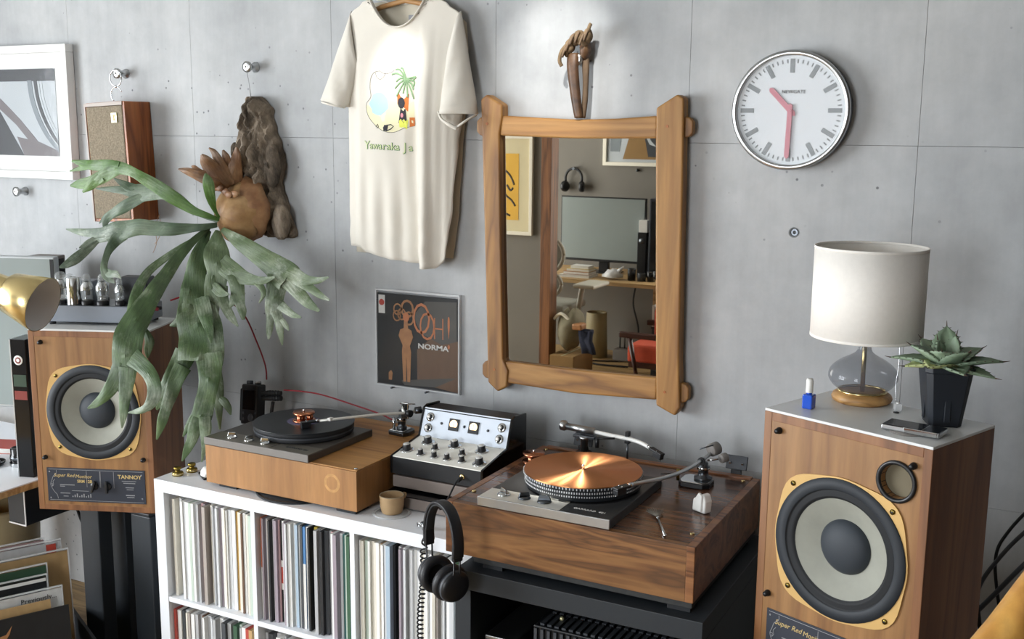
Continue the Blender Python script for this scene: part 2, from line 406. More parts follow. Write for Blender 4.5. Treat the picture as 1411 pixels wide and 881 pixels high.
def vinyl(name):
    m, nt, bs = _new(name); bs.inputs['Base Color'].default_value = srgb('#1c2024'); bs.inputs['Roughness'].default_value = .3
    tc = nt.nodes.new('ShaderNodeTexCoord'); w = nt.nodes.new('ShaderNodeTexWave'); w.wave_type = 'RINGS'; w.rings_direction = 'Z'
    w.inputs['Scale'].default_value = 180; nt.links.new(tc.outputs['Object'], w.inputs['Vector']); bump(nt, bs, w.outputs['Fac'], .25, .0006); return m
vinyl('vinyl')
def copper(name):
    m, nt, bs = _new(name)
    bs.inputs['Base Color'].default_value = srgb('#c98a5c'); bs.inputs['Metallic'].default_value = 1; bs.inputs['Roughness'].default_value = .36
    bs.inputs['Anisotropic'].default_value = 1.0; bs.inputs['Anisotropic Rotation'].default_value = .25
    tg = nt.nodes.new('ShaderNodeTangent'); tg.direction_type = 'RADIAL'; tg.axis = 'Z'; nt.links.new(tg.outputs[0], bs.inputs['Tangent']); return m
copper('copper_spun'); mat('copper', '#c08060', .25, 1, var=.04)
mat('platter_dark', '#33373b', .42, .4, var=.06)
mat('strobe_dot', '#c9ccce', .4, .3, var=0)
mat('label_violet', '#5c5a78', .6, var=.05)
mat('skirt_silver', '#d6d6d3', .3, .4, var=0); mat('panel_white', '#efeee6', .42, var=.015)
mat('panel_blue', '#d3dce8', .35, var=.015)
mat('meter_face', '#ffe2b0', .5, emit='#ffd7a0', estr=1.1, var=0)
mat('knob_black', '#1c1d20', .35, var=.05)
mat('cup_clay', '#a98d68', .65, var=.06, vscale=40)
mat('cup_inside', '#9c8d76', .5, var=.08)
mat('red_cord', '#8e2630', .5, var=.05)
mat('screen_black', '#0a0b0d', .12, var=0)
mat('screen_grey', '#8d9695', .22, var=.05, vscale=2)
mat('bezel_silver', '#b5babd', .35, .6, var=.02)
mat('polish_blue', '#2a57c4', .12, var=.03, coat=.5)
mat('bristle', '#8b867c', .6, var=.2, vscale=100)
mat('beige_plastic', '#a59a78', .5, var=.03)
mat('red_cloth', '#b84a30', .85, var=.06, vscale=30)
mat('dark_wood_arm', '#3a1e18', .35, var=.1)
mat('chair_white', '#c8c4b6', .5, var=.03)
mat('chair_mesh', '#a8a89e', .7, var=.05)
mat('cardboard', '#8a6c42', .8, var=.05)
mat('canvas_beige', '#857f6a', .9, var=.1, vscale=20)
mat('denim', '#272c3e', .9, var=.12, vscale=40)
mat('paper', '#d9d8d2', .7, var=.02)
mat('book_orange', '#b06a44', .6, var=.03); mat('book_yellow', '#c8b26a', .6, var=.03); mat('book_teal', '#4c7c80', .6, var=.03)
mat('poster_yellow', '#d8a938', .6, var=.08, vscale=6); mat('poster_mount', '#cfc4a0', .7, var=.02); mat('ink', '#1f1c18', .6, var=0)
mat('emblem_red', '#7a3028', .4, var=0); mat('band_green', '#34463a', .3, var=.1)
mat('art_white', '#b4bbc0', .4, var=.06, vscale=3); mat('art_grey', '#7d868c', .4, var=.1, vscale=4); mat('art_dark', '#3a3d41', .4, var=.15, vscale=5); mat('art_brown', '#6f696b', .4, var=.1)
SLEEVE = {}
for nm, hx in dict(white='#e8e8e5', cream='#ddd8cb', grey='#b0b1b2', pale_grey='#d0d2d4', warm_grey='#a89f98', pink='#bf9fa0', mauve='#9a8f98', black='#26282b', charcoal='#494c50', ochre='#b8934c', olive='#a69238', red='#b04a40', orange='#c26a44', blue='#4f7fb2', pale_blue='#a9bccb', teal='#4d7775', green='#3c5c46', pale_green='#bcc9bd', brown='#6c5442', tan='#bb9a6c').items():
    mat('sleeve_' + nm, hx, .38, var=.12, vscale=30, stretch=(1, 1, .3)); SLEEVE[nm] = 'sleeve_' + nm
FRONDS={
 'F1':[[(-0.0682,0.4,1.5252,0.001,0.0014,0.0044),(-0.0925,0.37,1.5403,0.0018,0.0024,0.0077),(-0.1259,0.35,1.5542,0.0036,0.004,0.0105),(-0.1616,0.33,1.5797,0.0066,0.0062,0.0137),(-0.197,0.31,1.6075,0.0085,0.0076,0.0164),(-0.2361,0.3,1.6324,0.0077,0.0071,0.0157),(-0.2726,0.29,1.6527,0.0063,0.006,0.014),(-0.3091,0.28,1.673,0.0047,0.0049,0.0124),(-0.3537,0.28,1.686,0.0026,0.0045,0.0157),(-0.3995,0.28,1.6896,0.0008,0.0045,0.0209)],
  [(-0.3795,0.28,1.6924,0.0006,0.003,0.0139),(-0.4256,0.28,1.6961,-0.0005,0.003,0.0165),(-0.4917,0.285,1.6945,-0.0006,0.0027,0.0154),(-0.5517,0.29,1.6978,0.0009,0.0028,0.0118),(-0.6099,0.29,1.7063,0.0003,0.0006,0.0024)],
  [(-0.5055,0.285,1.6918,-0.0018,0.0004,0.007),(-0.5668,0.29,1.683,-0.002,0.0003,0.007),(-0.6234,0.29,1.6719,-0.0004,0,0.0014)],
  [(-0.3932,0.28,1.685,-0.0099,-0.002,0.0161),(-0.4289,0.275,1.6677,-0.0095,-0.0017,0.0165),(-0.4647,0.27,1.6527,-0.0086,-0.0011,0.0171),(-0.5007,0.265,1.6399,-0.0058,0.0001,0.0158),(-0.5435,0.26,1.6316,-0.0036,0.0009,0.014),(-0.5889,0.26,1.6253,-0.0005,0.0002,0.0024)],
  [(-0.4507,0.27,1.6602,-0.0097,-0.0024,0.0134),(-0.4802,0.265,1.6428,-0.0107,-0.0031,0.0126),(-0.5032,0.26,1.6232,-0.0081,-0.0025,0.0086),(-0.5262,0.255,1.6059,-0.0016,-0.0005,0.0018)]],
 'F2':[[(-0.0747,0.4,1.5202,0.0011,0.0015,0.0044),(-0.1209,0.39,1.5354,0.0021,0.0024,0.0064),(-0.1732,0.38,1.5599,0.0048,0.0044,0.01),(-0.2192,0.37,1.5897,0.0066,0.0062,0.0141),(-0.2647,0.365,1.6074,0.0027,0.005,0.0183),(-0.3183,0.36,1.6082,-0.0021,0.0036,0.0238),(-0.3728,0.355,1.6041,-0.0031,0.0036,0.0263),(-0.4144,0.35,1.6029,-0.0019,0.0032,0.0216)],
  [(-0.3992,0.355,1.6081,0.0005,0.004,0.0191),(-0.4475,0.35,1.6116,-0.0001,0.0023,0.012),(-0.502,0.35,1.6122,-0.0003,0.0015,0.0085),(-0.5712,0.35,1.6124,-0.0001,0.0003,0.0015)],
  [(-0.3922,0.355,1.6132,0.0054,0.0058,0.0151),(-0.4327,0.35,1.629,0.0043,0.0043,0.0106),(-0.4821,0.35,1.6494,0.0006,0.0005,0.0012)],
  [(-0.3605,0.355,1.5901,-0.0069,-0.0011,0.0128),(-0.3994,0.34,1.5701,-0.0084,-0.0015,0.0147),(-0.4373,0.33,1.5497,-0.0092,-0.002,0.0142),(-0.4741,0.325,1.529,-0.0079,-0.0023,0.0091),(-0.5013,0.32,1.5036,-0.0083,-0.0035,0.0039),(-0.5015,0.315,1.4744,-0.0018,-0.0009,0.0001)],
  [(-0.4136,0.34,1.5598,-0.0048,-0.0003,0.0112),(-0.458,0.33,1.544,-0.0044,-0.0006,0.0087),(-0.5019,0.325,1.5228,-0.0045,-0.0012,0.0057),(-0.5294,0.32,1.4973,-0.0011,-0.0004,0.001)]],
 'F3':[[(-0.0784,0.4,1.5081,-0.0016,0.0005,0.0069),(-0.1007,0.36,1.5029,-0.0018,0.0009,0.0092),(-0.1411,0.33,1.4984,-0.0021,0.0016,0.0139),(-0.1812,0.3,1.4963,-0.0016,0.0028,0.0185),(-0.2308,0.28,1.4977,-0.0006,0.0038,0.0208),(-0.2806,0.26,1.5015,-0.0026,0.0032,0.0232),(-0.3225,0.25,1.4931,-0.0065,0.0016,0.0251),(-0.3647,0.24,1.4846,-0.0082,0.0011,0.0272),(-0.4064,0.235,1.4734,-0.0078,0.0004,0.0225)],
  [(-0.3913,0.24,1.4833,-0.0033,0.0015,0.0163),(-0.4396,0.235,1.4765,-0.002,0.0017,0.0141),(-0.4881,0.23,1.4744,-0.0003,0.0021,0.0118),(-0.5358,0.23,1.4768,0.0005,0.0019,0.0082),(-0.5872,0.23,1.4815,0.0001,0.0003,0.0014)],
  [(-0.4059,0.24,1.4659,-0.0047,0.0002,0.0135),(-0.4481,0.235,1.4544,-0.0044,-0.0001,0.0112),(-0.4703,0.215,1.4429,-0.0039,-0.0006,0.0074),(-0.4882,0.194,1.427,-0.0007,-0.0002,0.0012)],
  [(-0.4351,0.226,1.4487,-0.0029,-0.0008,0.0037),(-0.4372,0.2,1.4341,-0.0058,-0.0015,0.0074),(-0.4425,0.168,1.4154,-0.0085,-0.0023,0.0111),(-0.4472,0.136,1.3969,-0.0088,-0.0022,0.0123),(-0.4608,0.115,1.3817,-0.0053,-0.001,0.009),(-0.4776,0.103,1.3725,-0.001,-0.0001,0.0021)],
  [(-0.3443,0.245,1.4782,-0.0169,-0.0058,0.0155),(-0.364,0.231,1.4522,-0.0125,-0.0045,0.01),(-0.3472,0.19,1.4284,-0.0097,-0.004,0.0052),(-0.3168,0.146,1.4041,-0.0081,-0.0038,0.0024),(-0.2795,0.105,1.3831,-0.009,-0.0048,-0.0006),(-0.2661,0.1,1.3616,-0.0083,-0.0054,-0.0056),(-0.2481,0.1,1.3491,-0.004,-0.0033,-0.0061),(-0.2297,0.1,1.3413,-0.0006,-0.0005,-0.0011)],
  [(-0.2706,0.105,1.3745,-0.0038,-0.0035,-0.0075),(-0.2467,0.1,1.3675,-0.0018,-0.0031,-0.0108),(-0.2159,0.095,1.3702,-0.0022,-0.0028,-0.0083),(-0.1949,0.095,1.358,-0.0007,-0.0006,-0.001)]],
 'F4':[[(-0.104,0.39,1.4981,-0.0037,-0.0011,0.0045),(-0.0988,0.33,1.4723,-0.0062,-0.0019,0.0068),(-0.0926,0.27,1.4405,-0.0091,-0.0031,0.0083),(-0.0788,0.21,1.408,-0.0121,-0.0044,0.0094),(-0.0576,0.15,1.3772,-0.0147,-0.0056,0.0107),(-0.0351,0.09,1.3478,-0.0172,-0.0066,0.0121),(-0.0217,0.04,1.3154,-0.0207,-0.0081,0.0136),(-0.0149,0,1.2822,-0.0249,-0.0098,0.0159),(-0.0149,-0.03,1.2519,-0.0299,-0.0123,0.0165),(-0.0111,-0.055,1.2216,-0.0342,-0.0156,0.0112),(-0.0061,-0.07,1.1901,-0.0339,-0.0168,0.0043),(-0.0061,-0.075,1.1564,-0.0348,-0.0179,0.0009),(-0.0029,-0.08,1.1275,-0.0319,-0.0166,-0.0003)],
  [(-0.0193,-0.08,1.143,-0.0201,-0.009,0.0075),(-0.0308,-0.085,1.1123,-0.02,-0.0088,0.0082),(-0.0454,-0.09,1.0811,-0.0166,-0.0068,0.0093),(-0.0658,-0.095,1.0535,-0.0129,-0.0047,0.0102),(-0.089,-0.1,1.0298,-0.0086,-0.0027,0.0091),(-0.1208,-0.1,1.0081,-0.0049,-0.0012,0.007),(-0.1494,-0.1,0.9934,-0.0009,-0.0002,0.0015)],
  [(0.0033,-0.08,1.1325,-0.0226,-0.0115,0.0012),(0.003,-0.085,1.0945,-0.0188,-0.0095,0.0016),(0.0001,-0.09,1.0604,-0.0151,-0.0075,0.0019),(-0.0029,-0.095,1.0263,-0.0123,-0.0062,0.0011),(-0.0029,-0.1,0.9925,-0.0094,-0.0047,0.0008),(-0.0117,-0.1,0.9519,-0.0015,-0.0008,0.0002)],
  [(0.0176,-0.075,1.1633,-0.0127,-0.0104,-0.0193),(0.051,-0.075,1.1453,-0.0115,-0.009,-0.0151),(0.0835,-0.08,1.1263,-0.0129,-0.0088,-0.0106),(0.1068,-0.085,1.1,-0.0153,-0.0091,-0.0058),(0.1158,-0.09,1.0723,-0.0167,-0.0084,0.0012),(0.1078,-0.095,1.0445,-0.0126,-0.005,0.0077),(0.0859,-0.1,1.0236,-0.0054,-0.0013,0.0076),(0.0565,-0.1,1.0112,-0.0023,0.0002,0.007),(0.0182,-0.1,1.0018,-0.0003,0.0001,0.0012)],
  [(0.1041,-0.085,1.0591,-0.011,-0.0052,0.0029),(0.0938,-0.085,1.032,-0.0109,-0.0049,0.0038),(0.081,-0.085,1.0109,-0.0014,-0.0006,0.0007)]],
 'F4b':[[(-0.1042,0.39,1.4934,-0.0028,-0.0007,0.0038),(-0.1406,0.36,1.4605,-0.004,-0.0009,0.0058),(-0.1797,0.32,1.4262,-0.0053,-0.0012,0.0078),(-0.212,0.28,1.3925,-0.0064,-0.0017,0.0083),(-0.2274,0.24,1.3626,-0.0083,-0.0028,0.0078),(-0.2232,0.2,1.3298,-0.0115,-0.0047,0.0063),(-0.2095,0.16,1.2892,-0.0129,-0.0058,0.0047),(-0.1996,0.13,1.2477,-0.0101,-0.0048,0.0025),(-0.1943,0.11,1.2003,-0.002,-0.001,0.0004)],
  [(-0.0249,0.02,1.2235,-0.0051,-0.0032,-0.0024),(-0.0093,0.02,1.1918,-0.0112,-0.0062,-0.002),(-0.017,0.02,1.1645,-0.0097,-0.0048,0.0012),(-0.0218,0.02,1.1374,-0.0012,-0.0006,0.0001)]],
 'F5':[[(-0.1045,0.39,1.4886,-0.0059,-0.0025,0.0031),(-0.0999,0.36,1.458,-0.012,-0.0052,0.0054),(-0.0922,0.33,1.4233,-0.0185,-0.0085,0.0057),(-0.0878,0.31,1.3832,-0.025,-0.0122,0.0041),(-0.0773,0.29,1.339,-0.0311,-0.0159,0.0014),(-0.0606,0.2699,1.2958,-0.0388,-0.0207,-0.0026),(-0.0262,0.238,1.2563,-0.0478,-0.0263,-0.0072),(0.0063,0.2111,1.2167,-0.053,-0.0294,-0.0095),(0.0387,0.1842,1.1781,-0.0553,-0.0298,-0.0055),(0.0558,0.1639,1.1421,-0.0558,-0.0284,0.0031),(0.0657,0.1454,1.11,-0.0555,-0.0275,0.0071)],
  [(-0.0058,0.1622,1.1314,-0.0263,-0.011,0.0137),(-0.0139,0.1437,1.0971,-0.0244,-0.0102,0.0127),(-0.0218,0.1252,1.063,-0.0222,-0.0092,0.0123),(-0.0361,0.11,1.0275,-0.0184,-0.0075,0.0105),(-0.0577,0.105,0.9913,-0.0151,-0.0064,0.0076),(-0.0765,0.1,0.9528,-0.0019,-0.0008,0.0009)],
  [(0.0004,0.1412,1.0923,-0.0204,-0.0084,0.0112),(-0.0069,0.1188,1.0568,-0.019,-0.0082,0.0086),(-0.02,0.108,1.0114,-0.0165,-0.0074,0.006),(-0.0401,0.104,0.9636,-0.0137,-0.0062,0.0047),(-0.0574,0.1,0.9157,-0.0119,-0.0055,0.0037),(-0.0827,0.1,0.8559,-0.002,-0.0009,0.0006)],
  [(0.0882,0.1605,1.1369,-0.0349,-0.0191,-0.0047),(0.1111,0.1403,1.1023,-0.0293,-0.0155,-0.0012),(0.1253,0.1201,1.0672,-0.0255,-0.0127,0.0029),(0.124,0.11,1.0285,-0.0234,-0.0112,0.0047),(0.1149,0.105,0.9877,-0.0243,-0.0115,0.006),(0.106,0.1,0.9513,-0.0253,-0.0119,0.0066)],
  [(0.1024,0.102,0.9732,-0.0131,-0.0047,0.0109),(0.0764,0.1,0.9451,-0.0093,-0.0035,0.0071),(0.0559,0.095,0.9161,-0.0072,-0.0029,0.0044),(0.0382,0.09,0.8849,-0.0011,-0.0005,0.0006)],
  [(0.0972,0.1,0.9502,-0.0152,-0.0067,0.006),(0.0823,0.095,0.9128,-0.0164,-0.0074,0.0055),(0.0734,0.09,0.8784,-0.0125,-0.0056,0.0047),(0.0587,0.085,0.8476,-0.0094,-0.004,0.0044),(0.0406,0.08,0.8092,-0.0015,-0.0007,0.0007)],
  [(0.1209,0.1,0.9579,-0.0136,-0.0073,-0.0011),(0.122,0.1,0.9216,-0.0147,-0.0077,-0.0001),(0.1219,0.095,0.8863,-0.0098,-0.005,0.0006),(0.1221,0.09,0.8556,-0.0059,-0.0029,0.0008),(0.1111,0.09,0.815,-0.0012,-0.0006,0.0002)],
  [(-0.0796,0.268,1.3087,-0.0227,-0.0111,0.0035),(-0.0623,0.2381,1.2672,-0.0244,-0.0116,0.0057),(-0.0568,0.2145,1.2338,-0.0187,-0.0076,0.0108),(-0.0732,0.2019,1.2133,-0.0076,-0.0018,0.0113),(-0.0995,0.1935,1.2029,-0.0007,-0,0.0017)],
  [(-0.0502,0.2351,1.2686,-0.0204,-0.0098,0.0042),(-0.0388,0.2082,1.227,-0.0161,-0.0077,0.0037),(-0.0329,0.1876,1.1937,-0.0121,-0.0058,0.0026),(-0.0245,0.1674,1.1563,-0.0016,-0.0008,0.0003)],
  [(-0.0158,0.2515,1.2924,-0.0176,-0.01,-0.0042),(0.0195,0.2246,1.2528,-0.0173,-0.0099,-0.0045),(0.0519,0.2011,1.2224,-0.0131,-0.0077,-0.0041),(0.078,0.1842,1.1955,-0.0077,-0.0043,-0.0016),(0.0952,0.1674,1.1682,-0.0016,-0.0008,-0.0001)]],
 'F5b':[[(0.0231,0.24,1.1346,-0.0117,-0.0066,-0.0028),(0.0377,0.24,1.0658,-0.0158,-0.0088,-0.0031),(0.0485,0.235,1.0092,-0.016,-0.0088,-0.0022),(0.0569,0.23,0.9641,-0.0121,-0.0065,-0.0013),(0.0675,0.22,0.9323,-0.0081,-0.0043,-0.0006),(0.068,0.22,0.8802,-0.0016,-0.0009,-0.0001)],
  [(0.0561,0.235,0.9794,-0.0035,-0.0029,-0.0052),(0.0812,0.23,0.9695,-0.007,-0.0051,-0.0075),(0.0982,0.23,0.9505,-0.0069,-0.0044,-0.0041),(0.1062,0.23,0.9303,-0.0015,-0.0009,-0.0006)]],
 'F6':[[(-0.067,0.39,1.4905,-0.0063,-0.0032,0.0005),(-0.0437,0.36,1.4658,-0.0188,-0.0095,0.0014),(-0.0299,0.34,1.4354,-0.031,-0.0162,-0.0003),(-0.0099,0.32,1.4058,-0.0324,-0.0177,-0.0042),(0.0038,0.31,1.3751,-0.0306,-0.0162,-0.0015),(0.0084,0.3,1.344,-0.0247,-0.0123,0.0027),(0.01,0.29,1.3127,-0.0226,-0.0111,0.0033)],
  [(-0.0092,0.3,1.3567,-0.0185,-0.0089,0.0036),(-0.0062,0.285,1.3214,-0.0185,-0.0094,0.0011),(0.0044,0.275,1.2863,-0.0158,-0.0089,-0.0034),(0.0198,0.27,1.2603,-0.0111,-0.0067,-0.0048),(0.0353,0.265,1.239,-0.0014,-0.0009,-0.0007)],
  [(-0.0073,0.29,1.3301,-0.0078,-0.006,-0.0097),(0.0311,0.28,1.3109,-0.0068,-0.0056,-0.0106),(0.0534,0.275,1.3063,-0.0015,-0.0025,-0.0087),(0.0818,0.27,1.3069,-0,-0.0003,-0.0013)],
  [(0.024,0.295,1.3225,-0.0177,-0.01,-0.0039),(0.0405,0.285,1.2878,-0.0134,-0.0078,-0.0042),(0.0585,0.28,1.2574,-0.0106,-0.0066,-0.0058),(0.0827,0.275,1.2324,-0.0079,-0.0053,-0.0063),(0.1127,0.27,1.2081,-0.0015,-0.001,-0.0014)],
  [(0.0051,0.32,1.4021,-0.0144,-0.011,-0.0179),(0.0388,0.315,1.3816,-0.0136,-0.0113,-0.0212),(0.0784,0.31,1.3663,-0.0087,-0.0088,-0.022),(0.1237,0.305,1.3562,-0.0034,-0.0051,-0.0171),(0.1687,0.3,1.3532,0.0002,-0.0023,-0.0122),(0.2078,0.295,1.3588,0.0023,-0.0005,-0.0087),(0.2495,0.29,1.3714,0.0006,-0,-0.0017)],
  [(0.1628,0.3,1.3505,-0.0051,-0.0039,-0.0064),(0.1896,0.295,1.3348,-0.0064,-0.0043,-0.0047),(0.2017,0.29,1.3136,-0.006,-0.003,0.0008),(0.1876,0.285,1.2858,-0.0011,-0.0005,0.0006)],
  [(0.0665,0.31,1.3655,-0.019,-0.0111,-0.0064),(0.0859,0.3,1.3357,-0.0175,-0.01,-0.0044),(0.0949,0.295,1.3047,-0.0166,-0.0094,-0.0035),(0.1068,0.29,1.274,-0.0115,-0.0066,-0.0034),(0.1191,0.285,1.2526,-0.0097,-0.0055,-0.0022),(0.1254,0.28,1.2285,-0.003,-0.0016,-0.0003)],
  [(0.0889,0.295,1.3042,-0.0133,-0.0056,0.0069),(0.0775,0.29,1.2808,-0.0094,-0.0038,0.0054),(0.0662,0.285,1.262,-0.0015,-0.0006,0.0009)]],
 'F7':[[(-0.0573,0.4,1.4949,-0.0033,-0.0028,-0.0056),(-0.0076,0.385,1.4774,-0.0064,-0.0055,-0.0113),(0.0473,0.37,1.4582,-0.0091,-0.0081,-0.017),(0.1029,0.36,1.4367,-0.0109,-0.0097,-0.0207),(0.1577,0.35,1.4156,-0.0125,-0.011,-0.0232),(0.2018,0.345,1.396,-0.016,-0.0136,-0.0268),(0.2397,0.34,1.3763,-0.0206,-0.0168,-0.0307),(0.2661,0.335,1.3628,-0.021,-0.0169,-0.0303)],
  [(0.2611,0.335,1.3851,-0.0079,-0.0084,-0.0219),(0.2947,0.335,1.3739,-0.0064,-0.0068,-0.0178),(0.3319,0.33,1.3636,-0.0029,-0.0044,-0.0147),(0.3597,0.33,1.3633,0.001,-0.0016,-0.0109),(0.3939,0.325,1.3686,0.0021,-0.0004,-0.0074),(0.4306,0.32,1.3806,0.0006,0,-0.0016)],
  [(0.2889,0.335,1.369,-0.0083,-0.0071,-0.0142),(0.326,0.33,1.3519,-0.0064,-0.0056,-0.0117),(0.3628,0.325,1.3373,-0.0048,-0.0043,-0.009),(0.3965,0.32,1.3226,-0.0035,-0.0033,-0.0074),(0.4354,0.315,1.3108,-0.0009,-0.0009,-0.0023)],
  [(0.2602,0.335,1.3579,-0.0148,-0.0109,-0.0166),(0.2959,0.325,1.3368,-0.0123,-0.009,-0.0132),(0.3271,0.32,1.3127,-0.01,-0.0074,-0.0112),(0.3583,0.315,1.2934,-0.0067,-0.0055,-0.0101),(0.4002,0.31,1.2752,-0.0015,-0.0013,-0.0027)],
  [(0.2222,0.34,1.3683,-0.0281,-0.0135,0.0058),(0.2207,0.33,1.3351,-0.0251,-0.012,0.0052),(0.215,0.325,1.301,-0.0232,-0.0114,0.0033),(0.2151,0.32,1.2695,-0.0222,-0.0112,0.0018),(0.2156,0.315,1.2473,-0.0182,-0.0091,0.0018)],
  [(0.2078,0.318,1.26,-0.0121,-0.006,0.0015),(0.2074,0.31,1.2243,-0.0091,-0.0045,0.001),(0.2051,0.308,1.1968,-0.0081,-0.0041,0.0007),(0.2037,0.305,1.1694,-0.0016,-0.0008,0.0001)],
  [(0.2251,0.318,1.2615,-0.0131,-0.0077,-0.0044),(0.2405,0.312,1.2316,-0.0105,-0.006,-0.0027),(0.2484,0.308,1.2008,-0.0088,-0.0049,-0.0015),(0.2579,0.305,1.1563,-0.0016,-0.0009,-0.0003)],
  [(0.2414,0.32,1.2809,-0.0071,-0.0057,-0.0101),(0.2706,0.315,1.2658,-0.0053,-0.0045,-0.0088),(0.2997,0.31,1.2553,-0.0028,-0.003,-0.0079),(0.3343,0.305,1.25,-0.0004,-0.0005,-0.0017)],
  [(0.2521,0.312,1.2372,-0.0047,-0.0032,-0.0037),(0.2702,0.31,1.2186,-0.0048,-0.0032,-0.0036),(0.2827,0.308,1.204,-0.001,-0.0006,-0.0007)]],
 'F8':[[(-0.0679,0.4,1.5323,0.0025,0.0017,0.0018),(-0.0668,0.38,1.5572,0.0045,0.0028,0.0024),(-0.0592,0.36,1.5867,0.0097,0.0057,0.0033),(-0.053,0.345,1.6155,0.0128,0.0073,0.0032),(-0.0483,0.335,1.6437,0.0138,0.0078,0.0033),(-0.0488,0.33,1.6622,0.0096,0.0056,0.003),(-0.0494,0.325,1.6784,0.0015,0.0009,0.0005)]],
}
DEADFRONDS={
 'D1':[[(-0.0776,0.45,1.6289,0.0093,0.0077,0.0148),(-0.0805,0.42,1.6489,0.0081,0.0078,0.0181),(-0.0926,0.4,1.6586,0.0028,0.005,0.018),(-0.111,0.38,1.6635,0.0021,0.0042,0.0158),(-0.1337,0.365,1.6727,0.0026,0.0035,0.0109),(-0.1597,0.36,1.6815,0.0017,0.0027,0.0089),(-0.1924,0.355,1.6879,0.0002,0.0005,0.0018)],
  [(-0.0772,0.43,1.6486,0.0134,0.0096,0.0136),(-0.0885,0.41,1.6772,0.0134,0.0096,0.0134),(-0.0982,0.395,1.7007,0.0122,0.0086,0.0115),(-0.1066,0.385,1.7194,0.0097,0.0066,0.0078),(-0.1134,0.38,1.7356,0.002,0.0013,0.0014)],
  [(-0.1077,0.39,1.6679,0.0036,0.0034,0.008),(-0.1287,0.38,1.6817,0.003,0.0027,0.0058),(-0.1421,0.375,1.6932,0.0026,0.0023,0.0048),(-0.1544,0.375,1.6976,0.0005,0.0005,0.0013)]],
 'D2':[[(-0.0757,0.455,1.6335,0.0168,0.0104,0.0085),(-0.0792,0.44,1.6671,0.0152,0.0092,0.0069),(-0.0811,0.43,1.6956,0.0123,0.0075,0.0055),(-0.0861,0.42,1.7238,0.009,0.0057,0.0051),(-0.0959,0.415,1.7448,0.0046,0.0032,0.0044),(-0.1094,0.41,1.7563,0.0007,0.0006,0.0011)]],
 'D3':[[(-0.083,0.47,1.6327,0.0164,0.0093,0.0037),(-0.077,0.455,1.6714,0.0124,0.0069,0.002),(-0.074,0.45,1.7047,0.0104,0.0056,0.0011),(-0.0715,0.445,1.7284,0.0089,0.0052,0.0028),(-0.0783,0.44,1.7494,0.0018,0.0011,0.001)]],
 'D4':[[(-0.0732,0.48,1.6326,0.0213,0.0111,0.0002),(-0.0625,0.47,1.6713,0.0192,0.0097,-0.0012),(-0.0503,0.465,1.7049,0.0148,0.0073,-0.0023),(-0.0384,0.46,1.7334,0.0106,0.0053,-0.0009),(-0.0328,0.455,1.7593,0.0017,0.0009,0)]],
}
BARK=[(1.9244,-0.0759,-0.0202),(1.9079,-0.0797,0.0036),(1.8842,-0.0808,0.0240),(1.8605,-0.0881,0.0292),(1.8367,-0.0954,0.0344),(1.8127,-0.1059,0.0426),(1.7886,-0.1133,0.0539),(1.7644,-0.1239,0.0622),(1.7402,-0.1282,0.0734),(1.7161,-0.1229,0.0756),(1.6921,-0.1145,0.0748),(1.6680,-0.1061,0.0679),(1.6439,-0.1008,0.0640),(1.6197,-0.0955,0.0662),(1.5954,-0.0934,0.0745),(1.5712,-0.0881,0.0828),(1.5471,-0.0796,0.0880),(1.5231,-0.0680,0.0963),(1.4945,-0.0503,0.1106),(1.4709,-0.0324,0.1158),(1.4600,-0.0078,0.1033),]
# ------------------------------------------------------------------ the room
T = .15
struct(MB().box(XL - T, XR + T, YB - T, WY + T, -.12, 0).build('floor', 'floor_wood'))
struct(MB().box(XL - T, XR + T, YB - T, WY + T, ZC, ZC + .12).build('ceiling', 'ceiling_paint'))
# concrete wall: a recessed core and cast panels standing proud of it, thin joints between them
wall_front = struct(MB().box(XL - T, XR + T, WY + .045, WY + T, 0, ZC).build('wall_front', 'concrete_dark'))
PX0, PW, PZ = .262, .596, [(-.0, .892), (.892, 1.792), (1.792, 2.692), (2.692, ZC)]
HOLES = [(1.756, 1.562), (1.80, 1.112)]
def wall_panel(x0, x1, z0, z1, hole=None):
    g = .0005; x0 += g; x1 -= g; z0 += g; z1 -= g
    mb = MB()
    if hole is None: mb.box(x0, x1, WY, WY + .04, z0, z1)
    else:
        hx, hz = hole; s, r, n = .03, .0145, 16
        y = WY
        xs = [x0, hx - s, hx + s, x1]; zs = [z0, hz - s, hz + s, z1]
        for i in range(3):
            for j in range(3):
                if (i, j) == (1, 1): continue
                mb.add([(xs[i], y, zs[j]), (xs[i + 1], y, zs[j]), (xs[i + 1], y, zs[j + 1]), (xs[i], y, zs[j + 1])], [(0, 1, 2, 3)])
        sq = []
        for k in range(n):
            a = 2 * PI * k / n; c, q = math.cos(a), math.sin(a); t = s / max(abs(c), abs(q)); sq.append((hx + c * t, y, hz + q * t))
        ci = [(hx + r * math.cos(2 * PI * k / n), y, hz + r * math.sin(2 * PI * k / n)) for k in range(n)]
        bk = [(hx + r * .8 * math.cos(2 * PI * k / n), y + .02, hz + r * .8 * math.sin(2 * PI * k / n)) for k in range(n)]
        mb.sheet([sq, ci], False, True); mb.sheet([ci, bk], True, True); mb.add(bk, [tuple(range(n))])
        mb.add([(x0, y, z0), (x1, y, z0), (x1, y, z1), (x0, y, z1), (x0, y + .04, z0), (x1, y + .04, z0), (x1, y + .04, z1), (x0, y + .04, z1)],
               [(0, 4, 5, 1), (1, 5, 6, 2), (2, 6, 7, 3), (3, 7, 4, 0)])
    return mb.build('panel', 'concrete', wall_front)
for z0, z1 in PZ:
    for k in range(-6, 6):
        x0 = max(PX0 + PW * k, XL); x1 = min(PX0 + PW * (k + 1), XR)
        if x1 - x0 < .02: continue
        h = [q for q in HOLES if x0 < q[0] < x1 and z0 < q[1] < z1]
        wall_panel(x0, x1, z0, z1, h[0] if h else None)
